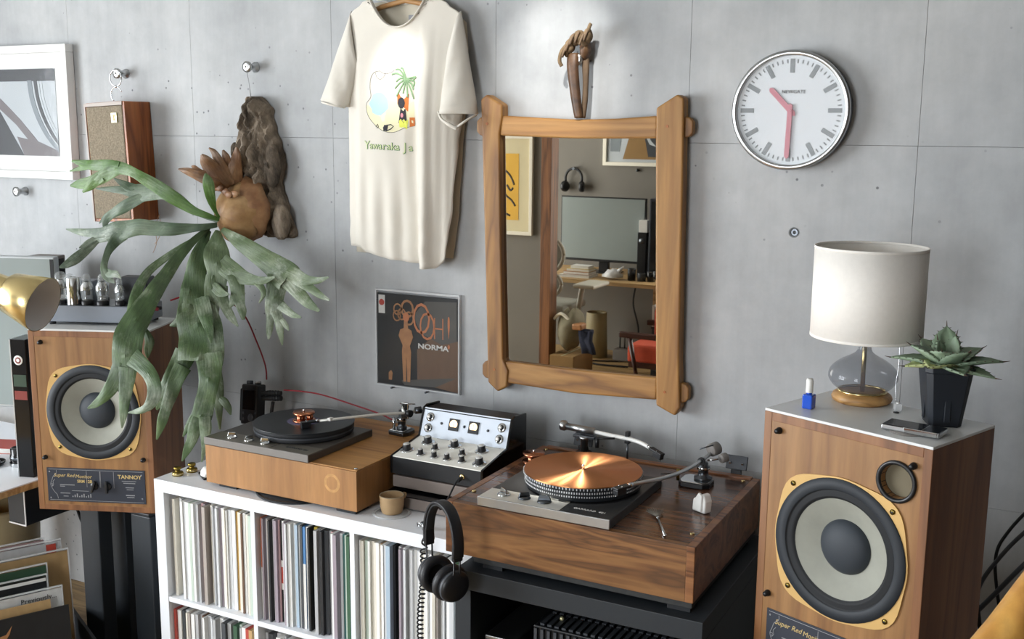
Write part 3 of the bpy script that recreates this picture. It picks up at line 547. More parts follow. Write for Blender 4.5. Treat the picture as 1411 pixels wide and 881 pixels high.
for hx, hz in HOLES:
    tag(MB().ring((hx, WY + .012, hz), (0, -1, 0), .005, .0085, .006, 16).build('tie_bolt', 'steel_dark', wall_front))
# left wall with the big window
y0, y1, z0, z1 = WIN
struct(MB().box(XL - T, XL, YB - T, y0, 0, ZC).box(XL - T, XL, y1, WY + .045, 0, ZC).box(XL - T, XL, y0, y1, 0, z0).box(XL - T, XL, y0, y1, z1, ZC).build('wall_left', 'plaster'))
win = struct(bpy.data.objects.new('window_1', None)); COL.objects.link(win); win.location = (XL, (y0 + y1) / 2, z0)
fm = .05
for a, b, c, d in [(y0, y0 + fm, z0, z1), (y1 - fm, y1, z0, z1), (y0, y1, z0, z0 + fm), (y0, y1, z1 - fm, z1)]:
    MB().box(XL - .10, XL - .04, a, b, c, d).build('window_frame', 'black_paint', win, world=True)
for k in (1, 2, 3):
    yy = y0 + (y1 - y0) * k / 4
    MB().box(XL - .095, XL - .045, yy - .025, yy + .025, z0 + fm, z1 - fm).build('mullion', 'black_paint', win, world=True)
# wall behind the camera with the added fill-light opening, right wall
x0, x1, z0, z1 = FILL_WIN
struct(MB().box(XL - T, x0, YB - T, YB, 0, ZC).box(x1, XR + T, YB - T, YB, 0, ZC).box(x0, x1, YB - T, YB, 0, z0).box(x0, x1, YB - T, YB, z1, ZC).build('wall_back', 'dark_plaster'))
win = struct(bpy.data.objects.new('fill_window', None)); COL.objects.link(win); win.location = ((x0 + x1) / 2, YB, z0)
for a, b, c, d in [(x0, x0 + fm, z0, z1), (x1 - fm, x1, z0, z1), (x0, x1, z0, z0 + fm), (x0, x1, z1 - fm, z1)]:
    MB().box(a, b, YB - .10, YB - .04, c, d).build('window_frame', 'black_paint', win, world=True)
struct(MB().box(XR, XR + T, YB, WY + .045, 0, ZC).build('wall_right', 'dark_wall'))  # unseen wall, moved close and darkened to limit bounce from the right
# short partition wall with a timber post, seen in the mirror
struct(MB().box(-1.9, -.952, -3.60, -3.50, 0, ZC).build('wall_partition', 'dark_plaster'))
struct(MB().box(-.952, -.872, -3.61, -3.49, 0, ZC).build('trim_1', 'dark_post', bevel=.003))

# ceiling track: two spot heads make the wall pools, three more streak the copper mat
def spot(loc, target, power, size, label):
    t = thing('track_spotlight', label, 'spotlight', loc)
    d = (Vector(target) - Vector(loc)).normalized(); c = Vector((0, 0, -.12))
    MB().cyl((0, 0, -.005), (0, 0, -.07), .008).build('stem', 'white_paint', t)
    MB().lathe([(0, -.06), (.032, -.06), (.036, -.05), (.036, .05), (.031, .05), (.031, .0), (0, .0)], c, d, 24).build('lamp_head', 'white_paint', t)
    l = bpy.data.lights.new('spot_beam', 'SPOT'); l.energy = power; l.spot_size = size; l.spot_blend = 1.0; l.shadow_soft_size = .02; l.color = (1, .97, .92)
    lo = bpy.data.objects.new('spot_beam', l); COL.objects.link(lo); lo.parent = t
    lo.location = c + d * .055; lo.rotation_euler = d.to_track_quat('-Z', 'Y').to_euler()
    return t
tr = thing('ceiling_track', 'white lighting track fixed under the ceiling', 'track', (.85, -.12, ZC))
MB().box(-1.0, 1.0, -.017, .017, -.02, 0).build('rail', 'white_paint', tr, bevel=.002)
SPOTS = [spot((.80, -.12, ZC - .02), (.560, .50, 2.125), 34, math.radians(15.5), 'white track spotlight aimed at the hanging shirt'),
         spot((1.20, -.12, ZC - .02), (1.06, .58, 2.09), 34, math.radians(33), 'white track spotlight aimed above the mirror'),
         spot((1.36, -.12, ZC - .02), (1.352, .15, .967), 150, math.radians(11.5), 'added white track spotlight beside the mirror one, aimed at the copper mat'),  # extra head doubling the mirror spot, added to streak the copper
         spot((.66, -.12, ZC - .02), (1.352, .15, .967), 130, math.radians(11), 'added white track spotlight beside the shirt one, aimed at the copper mat'),  # extra head doubling the shirt spot, added for a diagonal copper streak
         spot((.12, -.12, ZC - .02), (1.352, .15, .967), 150, math.radians(10), 'white track spotlight nearest the fern, aimed at the copper mat')]
# ------------------------------------------------------------------ things on the wall
# --- clock
ck = thing('wall_clock', 'round white wall clock with silver rim and pink hands', 'clock', (1.738, WY, 1.878), rot=(PI / 2, 0, 0))
# local frame: x right, y up, z towards the room
R0 = .151
MB().lathe([(0, .0), (R0 - .004, .0), (R0, .006), (R0, .034), (R0 - .002, .034)], n=64).build('case', 'steel_dark', ck)
MB().lathe([(R0, .030), (R0 + .001, .040), (R0 - .003, .044), (R0 - .010, .045), (R0 - .0125, .041), (R0 - .013, .034)], n=96).build('rim', 'satin_silver', ck)
MB().lathe([(0, .034), (R0 - .012, .034), (R0 - .012, .0335)], n=64, smooth=False).build('dial', 'dial_white', ck)
hm = MB().box(-.0058, .0058, .095, .130, 0, .0007)
h0 = hm.build('hour_mark', 'mark_grey', ck); h0.location = (0, 0, .0342)
for k in range(1, 12):
    c = h0.copy(); COL.objects.link(c); c.parent = ck; c.rotation_euler = (0, 0, -k * PI / 6)
m0 = MB().box(-.0018, .0018, .1195, .129, 0, .0006).build('minute_mark', 'mark_grey', ck); m0.location = (0, 0, .0342); m0.rotation_euler = (0, 0, -PI / 30)
for k in range(2, 60):
    if k % 5 == 0: continue
    c = m0.copy(); COL.objects.link(c); c.parent = ck; c.rotation_euler = (0, 0, -k * PI / 30)
def hand(name, L, tail, w, ang, z, m):
    mb = MB().prism([(-w, -tail), (0, -tail - w), (w, -tail), (w, L - w), (w * .4, L), (-w * .4, L), (-w, L - w)], 'xy', 0, .0015)
    o = mb.build(name, m, ck); o.location = (0, 0, z); o.rotation_euler = (0, 0, -ang); return o
hand('hour_hand', .078, .012, .0068, math.radians(-44), .037, 'hand_pink')
hand('minute_hand', .122, .012, .0062, math.radians(181.5), .039, 'hand_pink')
MB().cyl((0, 0, .034), (0, 0, .043), .004, n=12).build('centre_pin', 'hand_pink', ck)
text('lettering', 'NEWGATE', .0125, 'letter_dark', ck, Matrix.Translation((0.006, .047, .0347)), world=False, sx=1.02)
MB().lathe([(0, .0432), (R0 - .0125, .0432)], n=64, smooth=False).build('glass', 'pane_glass', ck)

# --- wall hooks on the tie bolts
def wall_hook(x, z, label):
    t = thing('wall_hook', label, 'hook', (x, WY, z))
    MB().lathe([(0, 0), (.017, 0), (.017, .004), (.011, .008), (.011, .034), (.018, .038), (.018, .046), (.010, .048), (0, .048)], (0, 0, 0), (0, -1, 0), 24).build('spool', 'satin_silver', t)
    MB().cyl((0, -.048, 0), (0, -.0492, 0), .008, n=16).build('front_cap', 'white_plastic', t)
    MB().cyl((0, -.0492, 0), (0, -.0498, 0), .003, n=10).build('screw_hole', 'black_paint', t)
    return t
wall_hook(-.645, 2.008, 'steel spool hook holding a ring above the small wall speaker')
wall_hook(-.050, 2.020, 'steel spool hook above the bark mounted fern')
wall_hook(-1.215, 1.572, 'bare steel spool hook below the white picture frame')
wall_hook(1.137, 2.018, 'steel bolt with hexagonal end carrying the leather mirror strap')

# --- ring and open hook over the small speaker
rg = thing('hanging_ring', 'chrome ring with an open wire hook over the small wall speaker', 'hook', (-.62, WY - .065, 1.90))
def circ(c, r, a0, a1, n=24, ax='y'):
    return [(c[0] + r * math.cos(math.radians(a0 + (a1 - a0) * i / n)), c[1], c[2] + r * math.sin(math.radians(a0 + (a1 - a0) * i / n))) for i in range(n + 1)]
MB().tube(circ((-.628, .515, 1.990), .028, 0, 360), .0022, 6).build('ring', 'chrome', rg, world=True)
MB().cyl((-.628, .515, 1.965), (-.628, .515, 1.957), .006, n=10).build('swivel', 'chrome', rg, world=True)
MB().tube(circ((-.628, .515, 1.934), .026, 20, 235), .0022, 6).build('open_hook', 'chrome', rg, world=True)

# --- small hanging speaker
hs = thing('bookshelf_speaker', 'small teak speaker with brown cloth grille hanging on the wall', 'speaker', (-.632, WY - .12, 1.905), rot=(0, math.radians(-2.6), 0))
MB().box(-.0975, -.087, .0, .118, -.415, 0).box(.087, .0975, .0, .118, -.415, 0).box(-.087, .087, .0, .118, -.010, 0).box(-.087, .087, .0, .118, -.415, -.405).box(-.087, .087, .10, .118, -.405, -.01).build('cabinet', 'teak', hs, bevel=.0015)
MB().box(-.098, .088, -.003, .003, -.012, .0).box(-.098, -.092, -.003, .003, -.415, -.012).build('front_trim', 'trim_pinkgrey', hs)
MB().box(-.090, .086, -.002, .02, -.405, -.013).build('grille', 'grille_cloth', hs, bevel=.004)
bd = MB().box(.035, .062, -.006, -.002, -.072, -.038).build('badge', 'badge_gold', hs, bevel=.001)
MB().prism([(.041, -.066), (.056, -.066), (.051, -.055), (.056, -.044), (.041, -.044), (.046, -.055)], 'xz', -.0068, -.006).build('emblem', 'letter_gold', bd)

# --- framed picture, upper left
fp = thing('framed_picture', 'white framed glazed picture of sweeping grey curves, upper left', 'picture', (-1.25, WY, 1.625))
X0, X1, Z0, Z1 = -1.58, -.905, 1.625, 2.118
for a, b, c, d in [(X0, X1, Z1 - .028, Z1), (X0, X1, Z0, Z0 + .028), (X0, X0 + .028, Z0 + .028, Z1 - .028), (X1 - .028, X1, Z0 + .028, Z1 - .028)]:
    MB().box(a, b, WY - .038, WY - .002, c, d).build('frame_rail', 'white_paint', fp, world=True, bevel=.002)
MB().box(X0 + .026, X1 - .026, WY - .018, WY - .004, Z0 + .026, Z1 - .026).build('mount', 'white_paint', fp, world=True)
ax0, ax1, az0, az1 = X0 + .085, X1 - .085, Z0 + .085, Z1 - .085
MB().box(ax0, ax1, WY - .020, WY - .018, az0, az1).build('print', 'art_white', fp, world=True)
def artpoly(pts, m, yy): MB().prism([(ax0 + (ax1 - ax0) * u, az0 + (az1 - az0) * v) for u, v in pts], 'xz', WY - yy, WY - .0195).build('printed_shape', m, fp, world=True)
artpoly([(0, .86), (1, .86), (1, 1), (0, 1)], 'art_dark', .0204)
artpoly([(.0, 0), (.62, 0), (.36, .55), (.2, .72), (0, .8)], 'art_dark', .0206)
artpoly([(.62, 0), (1, 0), (1, .06), (.8, .16), (.55, .22)], 'art_brown', .0204)
artpoly([(.30, .62), (.55, .36), (.72, .12), (.80, .14), (.6, .42), (.36, .70)], 'art_brown', .0207)
L = spline([(.70, .87), (.72, .65), (.78, .42), (.88, .2), (1.0, .04)], 6)
for off, wd, m in [(0, .05, 'art_grey'), (.07, .035, 'art_dark'), (.13, .03, 'art_grey')]:
    artpoly([(min(u + off, 1), v) for u, v in L] + [(min(u + off + wd, 1), v) for u, v in reversed(L)], m, .0208)
MB().box(X0 + .028, X1 - .028, WY - .026, WY - .0245, Z0 + .028, Z1 - .028).build('glass', 'pane_glass', fp, world=True)

# --- mounted fern: bark, shield, dead fronds, fronds
fr = thing('mounted_fern', 'staghorn fern with long forked fronds mounted on a hanging bark slab', 'plant', (-.03, WY, 1.46))
rows = []
rnd = random.Random(3)
from mathutils import noise as mnoise
NB = 44
bz = spline([(z, a, b) for z, a, b in BARK], 4)
for i, (z, a, b) in enumerate(bz):
    t = i / (len(bz) - 1); row = []
    a += .009 * mnoise.noise((z * 38, 0, 1)); b += .009 * mnoise.noise((z * 38, 5, 2))
    thick = .030 + .040 * math.sin(PI * min(1, t * 1.1))
    for k in range(NB):
        u = k / (NB - 1) * 1.5
        if u <= 1:
            x = a + (b - a) * u; prof = (max(0, 1 - abs(2 * u - 1) ** 3)) ** .6
            q = Vector((x * 34, 0, z * 13)); q2 = Vector((x * 90, 3, z * 45))
            ridg = abs(mnoise.noise(q)) * 2 - .6
            y = WY - .012 - thick * prof - .034 * ridg * prof - .014 * mnoise.noise(q2) * prof
            x += .004 * mnoise.noise(q2 + Vector((9, 9, 9)))
        else: x = b - (b - a) * (u - 1) * 2; y = WY - .004
        row.append((x, min(y, WY - .003), z))
    rows.append(row)
mb = MB().sheet(rows, True, True); mb.add(rows[0], [tuple(range(NB))]); mb.add(rows[-1], [tuple(range(NB))])
bs_ = mb.build('bark_slab', 'bark', fr, world=True); md = bs_.modifiers.new('crisp', 'EDGE_SPLIT'); md.split_angle = .55
# side pieces of bark
def lump(name, c, s, m, seed, parent=fr):
    r = random.Random(seed); mb = MB(); n, q = 14, 9; rows = []
    for i in range(1, q):
        t = PI * i / q; rows.append([(c[0] + s[0] * math.sin(t) * math.cos(2 * PI * k / n) * r.uniform(.85, 1.12), c[1] + s[1] * math.sin(t) * math.sin(2 * PI * k / n) * r.uniform(.85, 1.1), c[2] + s[2] * math.cos(t)) for k in range(n)])
    mb.sheet(rows, True, True); mb.add(rows[0], [tuple(range(n))]); mb.add(rows[-1], [tuple(range(n))])
    return mb.build(name, m, parent, world=True)
lump('bark_flake', (.075, .535, 1.515), (.036, .022, .062), 'bark', 5)
lump('bark_flake', (.045, .535, 1.70), (.034, .022, .075), 'bark', 6)
lump('bark_flake', (-.118, .545, 1.745), (.016, .018, .03), 'bark', 8)
# shield frond: rounded disc with veins
rows = []
SCx, SCz, rx, rz = -.058, 1.541, .092, .098
for i in range(0, 11):
    t = i / 10; r = t
    row = []
    for k in range(32):
        a = 2 * PI * k / 32; wob = 1 + (.05 * math.sin(5 * a) + .04 * math.sin(9 * a + 1)) * t ** 3
        row.append((SCx + rx * r * math.cos(a) * wob, .405 + .075 * (t ** 2.2) - .004 * math.sin(a * 11) * t, SCz + rz * r * math.sin(a) * wob))
    rows.append(row)
MB().sheet(rows, True, True).build('shield_frond', 'shield_tan', fr, world=True, solid=.006, offset=0)
rows = []
for i in range(0, 8):
    t = i / 7
    rows.append([(SCx + .02 + rx * 1.04 * t * math.cos(2 * PI * k / 28) * (1 + .07 * math.sin(k * 2.1) * t), .432 + .07 * t ** 2, SCz + .012 + rz * 1.08 * t * math.sin(2 * PI * k / 28) * (1 + .06 * math.sin(k * 3.7) * t)) for k in range(28)])
MB().sheet(rows, True, True).build('shield_frond', 'dead_frond', fr, world=True, solid=.006, offset=0)
for k in range(6):
    lump('curled_edge', (-.115 + k * .019, .417 + .006 * (k % 2), 1.618 + .012 * math.sin(k * 1.1)), (.017, .007, .012), 'dead_frond', 30 + k)
def frond_object(name, ribs, m, cup, wav, wide=1.12):
    vs = []; fs = []; uv = []; US = (-1, -.7, -.35, 0, .35, .7, 1)
    for ri, rib in enumerate(ribs):
        rr = spline(rib, 4); base = len(vs); dist = 0; pp = None
        for i, r in enumerate(rr):
            P = Vector(r[:3]); S = Vector(r[3:]) * wide; w = S.length
            if pp is not None: dist += (P - pp).length
            pp = P
            tan = (Vector(rr[min(i + 1, len(rr) - 1)][:3]) - Vector(rr[max(i - 1, 0)][:3])).normalized()
            N = tan.cross(S).normalized() if w > 1e-5 else Vector((0, -1, 0))
            if N.y > 0: N = -N
            for u in US:
                ridge = .05 * w * math.cos(u * 9)
                vs.append(P + S * u + N * (cup * w * (1 - abs(u) ** 1.5)) + N * (wav * w * math.sin(dist * 55 + u * 2.2 + ri)) + N * ridge)
                uv.append((u * w * 22 + ri * 3.1, dist * .9 + ri, 0))
        n = len(US)
        fs += [(base + i * n + k, base + i * n + k + 1, base + (i + 1) * n + k + 1, base + (i + 1) * n + k) for i in range(len(rr) - 1) for k in range(n - 1)]
    inv = wm(fr).inverted()
    me = bpy.data.meshes.new(name); me.from_pydata([tuple(inv @ v) for v in vs], [], fs); me.polygons.foreach_set('use_smooth', [True] * len(fs))
    at = me.attributes.new('leaf_uv', 'FLOAT_VECTOR', 'POINT'); at.data.foreach_set('vector', [c for q in uv for c in q])
    me.materials.append(MATS[m]); o = bpy.data.objects.new(name, me); COL.objects.link(o); o.parent = fr
    md = o.modifiers.new('thickness', 'SOLIDIFY'); md.thickness = .0018; md.offset = 0
    md = o.modifiers.new('crisp', 'EDGE_SPLIT'); md.split_angle = .8
    return o
fmat = {'F1': 'frond_bright', 'F2': 'frond_grey', 'F3': 'frond_grey', 'F4': 'frond_green', 'F4b': 'frond_green', 'F5': 'frond_green', 'F5b': 'frond_pale', 'F6': 'frond_pale', 'F7': 'frond_pale', 'F8': 'frond_bright'}
for k, ribs in FRONDS.items(): frond_object('frond', ribs, fmat[k], .12, .10)
for k, ribs in DEADFRONDS.items(): frond_object('dead_frond', ribs, 'frond_brown', .35, .22, 1.25)
MB().tube([(-.052, .537, 2.012), (-.047, .54, 1.97), (-.043, .545, 1.918)], .0011, 6).build('hanging_wire', 'wire', fr, world=True)
for pts in [[(-.30, .37, 1.535), (-.335, .38, 1.49), (-.33, .38, 1.44), (-.36, .39, 1.40)], [(-.30, .37, 1.52), (-.31, .38, 1.47), (-.345, .385, 1.43)]]:
    MB().tube(spline(pts, 5), .0009, 5).build('root_thread', 'dead_frond', fr, world=True)

# --- T-shirt
sh = thing('t_shirt', 'off-white cotton t-shirt with a printed drawing hanging on the wall', 't-shirt', (.55, WY, 1.41))
def interp(x, tab):
    if x <= tab[0][0]: return tab[0][1]
    for (a, b), (c, d) in zip(tab, tab[1:]):
        if x <= c:
            t = (x - a) / (c - a); t = t * t * (3 - 2 * t); return b + (d - b) * t
    return tab[-1][1]
PROF = [(.34, .018), (.37, .035), (.42, .052), (.50, .058), (.57, .050), (.61, .034), (.628, .040), (.645, .082), (.665, .088), (.69, .072), (.72, .058), (.745, .045), (.77, .016)]
def S_y(x, z):
    k = min(1, max(0, (2.14 - z) / .30))            # folds grow from the yoke downwards
    flat = .03 + .022 * math.sin(PI * min(1, max(0, (x - .33) / .45)))
    p = flat * (1 - k) + interp(x, PROF) * k
    p += .004 * math.sin(x * 60 + z * 4) * k * max(0, (1.75 - z)) * 1.3
    p += .006 * math.sin(x * 95 + 1.2) * max(0, min(1, (1.745 - z) * 5)) * (.5 + .5 * math.sin(z * 6 + x * 9))
    p += .0035 * math.sin(z * 75 + x * 8) * max(0, min(1, (1.62 - z) * 5))
    return WY - p - .012
LEFT = [(1.40, .352), (1.60, .350), (1.80, .352), (1.90, .355), (1.955, .346), (2.05, .350), (2.17, .372), (2.20, .42), (2.215, .455)]
RIGHT = [(1.40, .712), (1.45, .728), (1.60, .745), (1.78, .757), (1.86, .764), (1.95, .772), (2.05, .775), (2.15, .768), (2.19, .72), (2.215, .662)]
def neck(x): # bottom of the neck opening
    u = (x - .556) / .103
    return 2.124 + .092 * min(1, abs(u)) ** 2.2 if abs(u) < 1 else 9
mbf = MB(); rows = []
NX, NZ = 60, 64
for j in range(NZ + 1):
    t = j / NZ; row = []
    for i in range(NX + 1):
        u = i / NX
        hem = interp(.35 + u * .37, [(.35, 1.452), (.40, 1.452), (.43, 1.436), (.53, 1.420), (.62, 1.412), (.66, 1.402), (.70, 1.404), (.72, 1.425)])
        zt = 2.215
        z = hem + (zt - hem) * t
        x = interp(z, LEFT) + (interp(z, RIGHT) - interp(z, LEFT)) * u
        zn = neck(x)
        if z > zn: z = zn + (z - zn) * .02
        row.append((x, S_y(x, z), z))
    rows.append(row)
mbf.sheet(rows, True); mbf.build('front_panel', 'shirt_cotton', sh, world=True, solid=.0016, offset=0)
# back panel and inner yoke seen through the neck
rows = []
for j in range(12):
    t = j / 11; z = 1.43 + (2.205 - 1.43) * t
    rows.append([(interp(z, LEFT) + .004 + (interp(z, RIGHT) - interp(z, LEFT) - .008) * i / 16, WY - .010 - .004 * math.sin(i * .8), z) for i in range(17)])
MB().sheet(rows, True).build('back_panel', 'shirt_inside', sh, world=True, solid=.0016, offset=0)
# collar rib
col = []
for i in range(25):
    x = .452 + .208 * i / 24; z = min(neck(max(.4535, min(.6585, x))), 2.215); col.append((x, S_y(x, z) - .002, z))
MB().tube(col, .0085, 8, flat=.35).build('collar', 'shirt_cotton', sh, world=True)
MB().tube([(.452, WY - .02, 2.213), (.50, WY - .016, 2.200), (.556, WY - .015, 2.196), (.61, WY - .016, 2.200), (.66, WY - .02, 2.213)], .007, 8, flat=.35).build('back_collar', 'shirt_cotton', sh, world=True)
MB().box(.565, .583, WY - .0165, WY - .0145, 2.150, 2.163).build('size_print', 'letter_grey', sh, world=True)
# sleeves: flattened open tubes
def sleeve(top, bot, name='sleeve'):
    """top / bot : (outer xyz, inner xyz) section ends; bulge towards the room"""
    rows = []
    for j in range(10):
        t = j / 9; a = Vector(top[0]).lerp(Vector(bot[0]), t); b = Vector(top[1]).lerp(Vector(bot[1]), t)
        r = []; bul = .018 + .018 * t
        for k in range(20):
            an = 2 * PI * k / 20; c = (a + b) / 2; hx = (b - a) / 2
            off = hx * math.cos(an) + Vector((0, -bul * math.sin(an) * (1 + .15 * math.sin(j * 1.3 + k)), 0)); r.append(c + off)
        rows.append(r)
    return MB().sheet(rows, True, True).build(name, 'shirt_cotton', sh, world=True, solid=.0018, offset=0)
sleeve(((.372, .54, 2.18), (.40, .535, 2.02)), ((.262, .53, 1.912), (.362, .525, 1.888)))
sleeve(((.762, .54, 2.165), (.725, .525, 2.02)), ((.824, .530, 1.868), (.715, .50, 1.868)))
MB().tube([(.258, .53, 1.913), (.285, .496, 1.903), (.32, .490, 1.895), (.366, .505, 1.887)], .0035, 6).build('sleeve_hem', 'shirt_cotton', sh, world=True)
MB().tube(spline([(.712, .495, 1.872), (.735, .472, 1.853), (.765, .462, 1.838), (.790, .470, 1.825)], 5), [.004] * 10 + [.006] * 6, 8).build('rolled_cuff', 'shirt_cotton', sh, world=True)
MB().tube([(.790, .47, 1.83), (.815, .485, 1.85), (.827, .52, 1.866)], .0035, 6).build('sleeve_hem', 'shirt_cotton', sh, world=True)
# hanger mostly hidden at the top
hg = thing('clothes_hanger', 'wooden clothes hanger inside the off-white shirt', 'hanger', (.56, WY - .028, 2.2))
MB().tube([(.40, WY - .028, 2.165), (.48, WY - .028, 2.19), (.56, WY - .028, 2.205), (.64, WY - .028, 2.19), (.73, WY - .028, 2.16)], .008, 8).build('hanger_bar', 'hanger_wood', hg, world=True)
MB().tube([(.56, WY - .028, 2.205), (.56, WY - .028, 2.255)] + [(.56 + .02 * math.sin(a), WY - .028, 2.275 - .02 * math.cos(a)) for a in (0, .8, 1.6, 2.4, 3.2, 4)], .002, 6).build('hanger_hook', 'chrome', hg, world=True)
# printed drawing
def pxz(u, v): return (.4365 + u * .172, 1.812 + v * .205)     # print box, u right, v up
def printed(poly, m, lift, name='printed_shape'):
    pts = [pxz(*q) for q in poly]; cx = sum(q[0] for q in pts) / len(pts); cz = sum(q[1] for q in pts) / len(pts)
    rows = []
    for s_ in (1, .66, .33, .02):
        rows.append([(cx + (x - cx) * s_, S_y(cx + (x - cx) * s_, cz + (z - cz) * s_) - .0012 - lift, cz + (z - cz) * s_) for x, z in pts])
    MB().sheet(rows, True, True).build(name, m, sh, world=True)
def stroke(poly, r, m, lift=.0006):
    pts = [(x, S_y(x, z) - .0012 - lift, z) for x, z in (pxz(*q) for q in poly)]
    MB().tube(pts, r, 5, flat=.3, up=(0, 1, 0)).build('printed_line', m, sh, world=True)
out_l = spline([(.98, .10), (.8, .06), (.6, .0), (.4, .02), (.2, .12), (.05, .26), (.02, .42), (.12, .52), (.10, .66), (.12, .80), (.2, .88), (.32, .90)], 5)
printed(out_l[:30] + [(.5, .5), (.98, .45)], 'print_sand', 0)
stroke(out_l, .0007, 'print_line'); stroke(spline([(.32, .90), (.42, .86), (.55, .87), (.68, .93)], 4), .0006, 'print_line')
stroke([(.22, .88), (.26, .80), (.34, .77), (.42, .82), (.45, .87)], .0006, 'print_line')
printed([(.30 + .20 * math.cos(a / 14 * 2 * PI) * (1 + .12 * math.sin(3 * a)), .42 + .17 * math.sin(a / 14 * 2 * PI)) for a in range(14)], 'print_blue', .0003)
printed([(.68, .30), (.88, .30), (.90, .56), (.68, .57)], 'print_orange', .0003)
printed([(.76 + .07 * math.cos(a / 10 * 2 * PI), .43 + .085 * math.sin(a / 10 * 2 * PI)) for a in range(10)], 'print_black', .0006)
printed([(.70, .14), (.86, .13), (.84, .34), (.74, .35)], 'print_black', .0006)
printed([(.77 + .03 * math.cos(a / 8 * 2 * PI), .25 + .035 * math.sin(a / 8 * 2 * PI)) for a in range(8)], 'print_pink', .0009)
printed([(.72, .08), (.86, .05), (.88, .19), (.84, .15), (.81, .20), (.78, .15), (.75, .20), (.71, .17)], 'print_yellow', .0009)
printed([(.90, .08), (.985, .10), (.985, .22), (.90, .22)], 'print_orange', .0009)
for a in range(0, 12):
    an = math.radians(120 + a * 22); L = .20 + .05 * (a % 3)
    stroke(spline([(.86, .78), (.86 + L * .6 * math.cos(an), .80 + L * .7 * math.sin(an)), (.86 + min(.12, L * math.cos(an)), .76 + L * math.sin(an))], 4), .0028, 'print_green', .0006 + .0001 * a)
stroke([(.40, .055), (.46, .02), (.55, .05), (.60, .09), (.55, .115), (.45, .10), (.40, .07)], .0016, 'print_black')
printed([(.40, .02), (.48, .02), (.50, .10), (.42, .11)], 'print_black', .0009)
stroke([(.24, .08), (.28, .12), (.30, .08), (.26, .06)], .0014, 'print_black')
# lettering follows the cloth letter by letter
xx = .433
for ch in 'Yawaraka Ja':
    adv = {'Y': .0185, 'w': .0205, 'J': .0155, ' ': .010}.get(ch, .0148)
    if ch != ' ':
        xm = xx + adv / 2; zz = 1.772 - .02 * (xm - .43) / .19 * .35; dy = (S_y(xm + .004, zz) - S_y(xm - .004, zz)) / .008
        M4 = frame((xm, S_y(xm, zz) - .0016, zz), (1, dy, 0), (0, 0, 1))
        text('printed_letter', ch, .036 if ch in 'YJ' else .032, 'print_letter', sh, M4, bold=.0007)
        text('letter_highlight', ch, .036 if ch in 'YJ' else .032, 'print_letter_light', sh, frame((xm - .0009, S_y(xm, zz) - .0023, zz + .0006), (1, dy, 0), (0, 0, 1)), bold=-.0002)
    xx += adv

# --- record sleeve on the wall
al = thing('record_sleeve', 'dark record sleeve in clear plastic with orange lettering on the wall', 'record', (.575, WY, 1.0))
AX0, AX1, AZ0, AZ1 = .426, .742, .998, 1.316
MB().box(AX0 + .006, AX1 - .005, WY - .010, WY - .004, AZ0 + .006, AZ1 - .014).build('cover', 'sleeve_cover', al, world=True)
MB().box(AX0, AX1, WY - .0125, WY - .012, AZ0, AZ1).build('plastic_sleeve', 'clear_film', al, world=True)
for a, b, c, d in [(AX0, AX1, AZ1 - .006, AZ1), (AX0, AX0 + .004, AZ0, AZ1), (AX1 - .005, AX1, AZ0, AZ1), (AX0, AX1, AZ0, AZ0 + .004)]:
    MB().box(a, b, WY - .0132, WY - .0025, c, d).build('plastic_edge', 'clear_rim', al, world=True)
def A(u, v, lift=0): return (AX0 + .006 + u * .305, WY - .0102 - lift, AZ0 + .006 + v * .298)
def apoly(pts, m, lift, name='printed_shape'):
    MB().prism([(A(*q)[0], A(*q)[2]) for q in pts], 'xz', WY - .0103 - lift, WY - .0100).build(name, m, al, world=True)
apoly([(.50, .05), (1, .0), (1, .55), (.75, .62), (.5, .42)], 'sleeve_brown', .0001)
apoly([(.45, .78), (.6, .95), (.98, .97), (.98, .55), (.8, .5), (.55, .6)], 'sleeve_smoke', .0002)
apoly([(.30, .06), (.98, .16), (.72, .03), (.34, .01)], 'sleeve_smoke', .0002)
apoly([(.02, .78), (.10, .78), (.10, .98), (.02, .98)], 'cover_white', .0003)
apoly([(.06 + .035 * math.cos(a * PI / 5), .90 + .035 * math.sin(a * PI / 5)) for a in range(10)], 'cover_red', .0005)
for u, v, b, s_ in [(.555, .74, 'O', .150), (.625, .665, 'O', .135), (.765, .655, 'H', .105), (.885, .615, '!', .155)]:
    text('printed_letter', b, s_, 'cover_orange', al, frame(A(u, v, .0004), (1, 0, 0), (0, 0, 1)), ext=.0003, sx=.60, bold=-.0022)
for u, v, r in [(.26, .83, .03), (.31, .78, .03), (.25, .76, .028), (.38, .84, .045), (.40, .74, .035)]:
    text('printed_letter', 'O', r * 1.9, 'cover_tan', al, frame(A(u, v, .0003), (1, 0, 0), (0, 0, 1)), ext=.0002, sx=.8)
text('title_lettering', 'NORMA', .023, 'letter_white', al, frame(A(.695, .46, .0004), (1, 0, 0), (0, 0, 1)), ext=.0003, sx=1.35, bold=.0006)
text('title_lettering', '8', .028, 'cover_red', al, frame(A(.06, .90, .0009), (1, 0, 0), (0, 0, 1)), ext=.0002)
# plain standing shape on the cover
apoly([(.325, .05), (.36, .05), (.365, .38), (.375, .05), (.41, .05), (.425, .38), (.41, .45), (.45, .55), (.43, .62), (.39, .64), (.385, .72), (.34, .72), (.335, .64), (.29, .62), (.27, .55), (.32, .45), (.31, .38)], 'cover_tan', .0004)
apoly([(.14, .05), (.18, .05), (.19, .13), (.17, .16), (.14, .13)], 'cover_tan', .0004)
apoly([(.365 + .04 * math.cos(a * PI / 5), .76 + .05 * math.sin(a * PI / 5)) for a in range(10)], 'cover_orange', .0005)
for xx in (.49, .62): MB().cyl((xx, WY, .994), (xx, WY - .02, .994), .0035, n=8).build('support_pin', 'steel_dark', al, world=True)

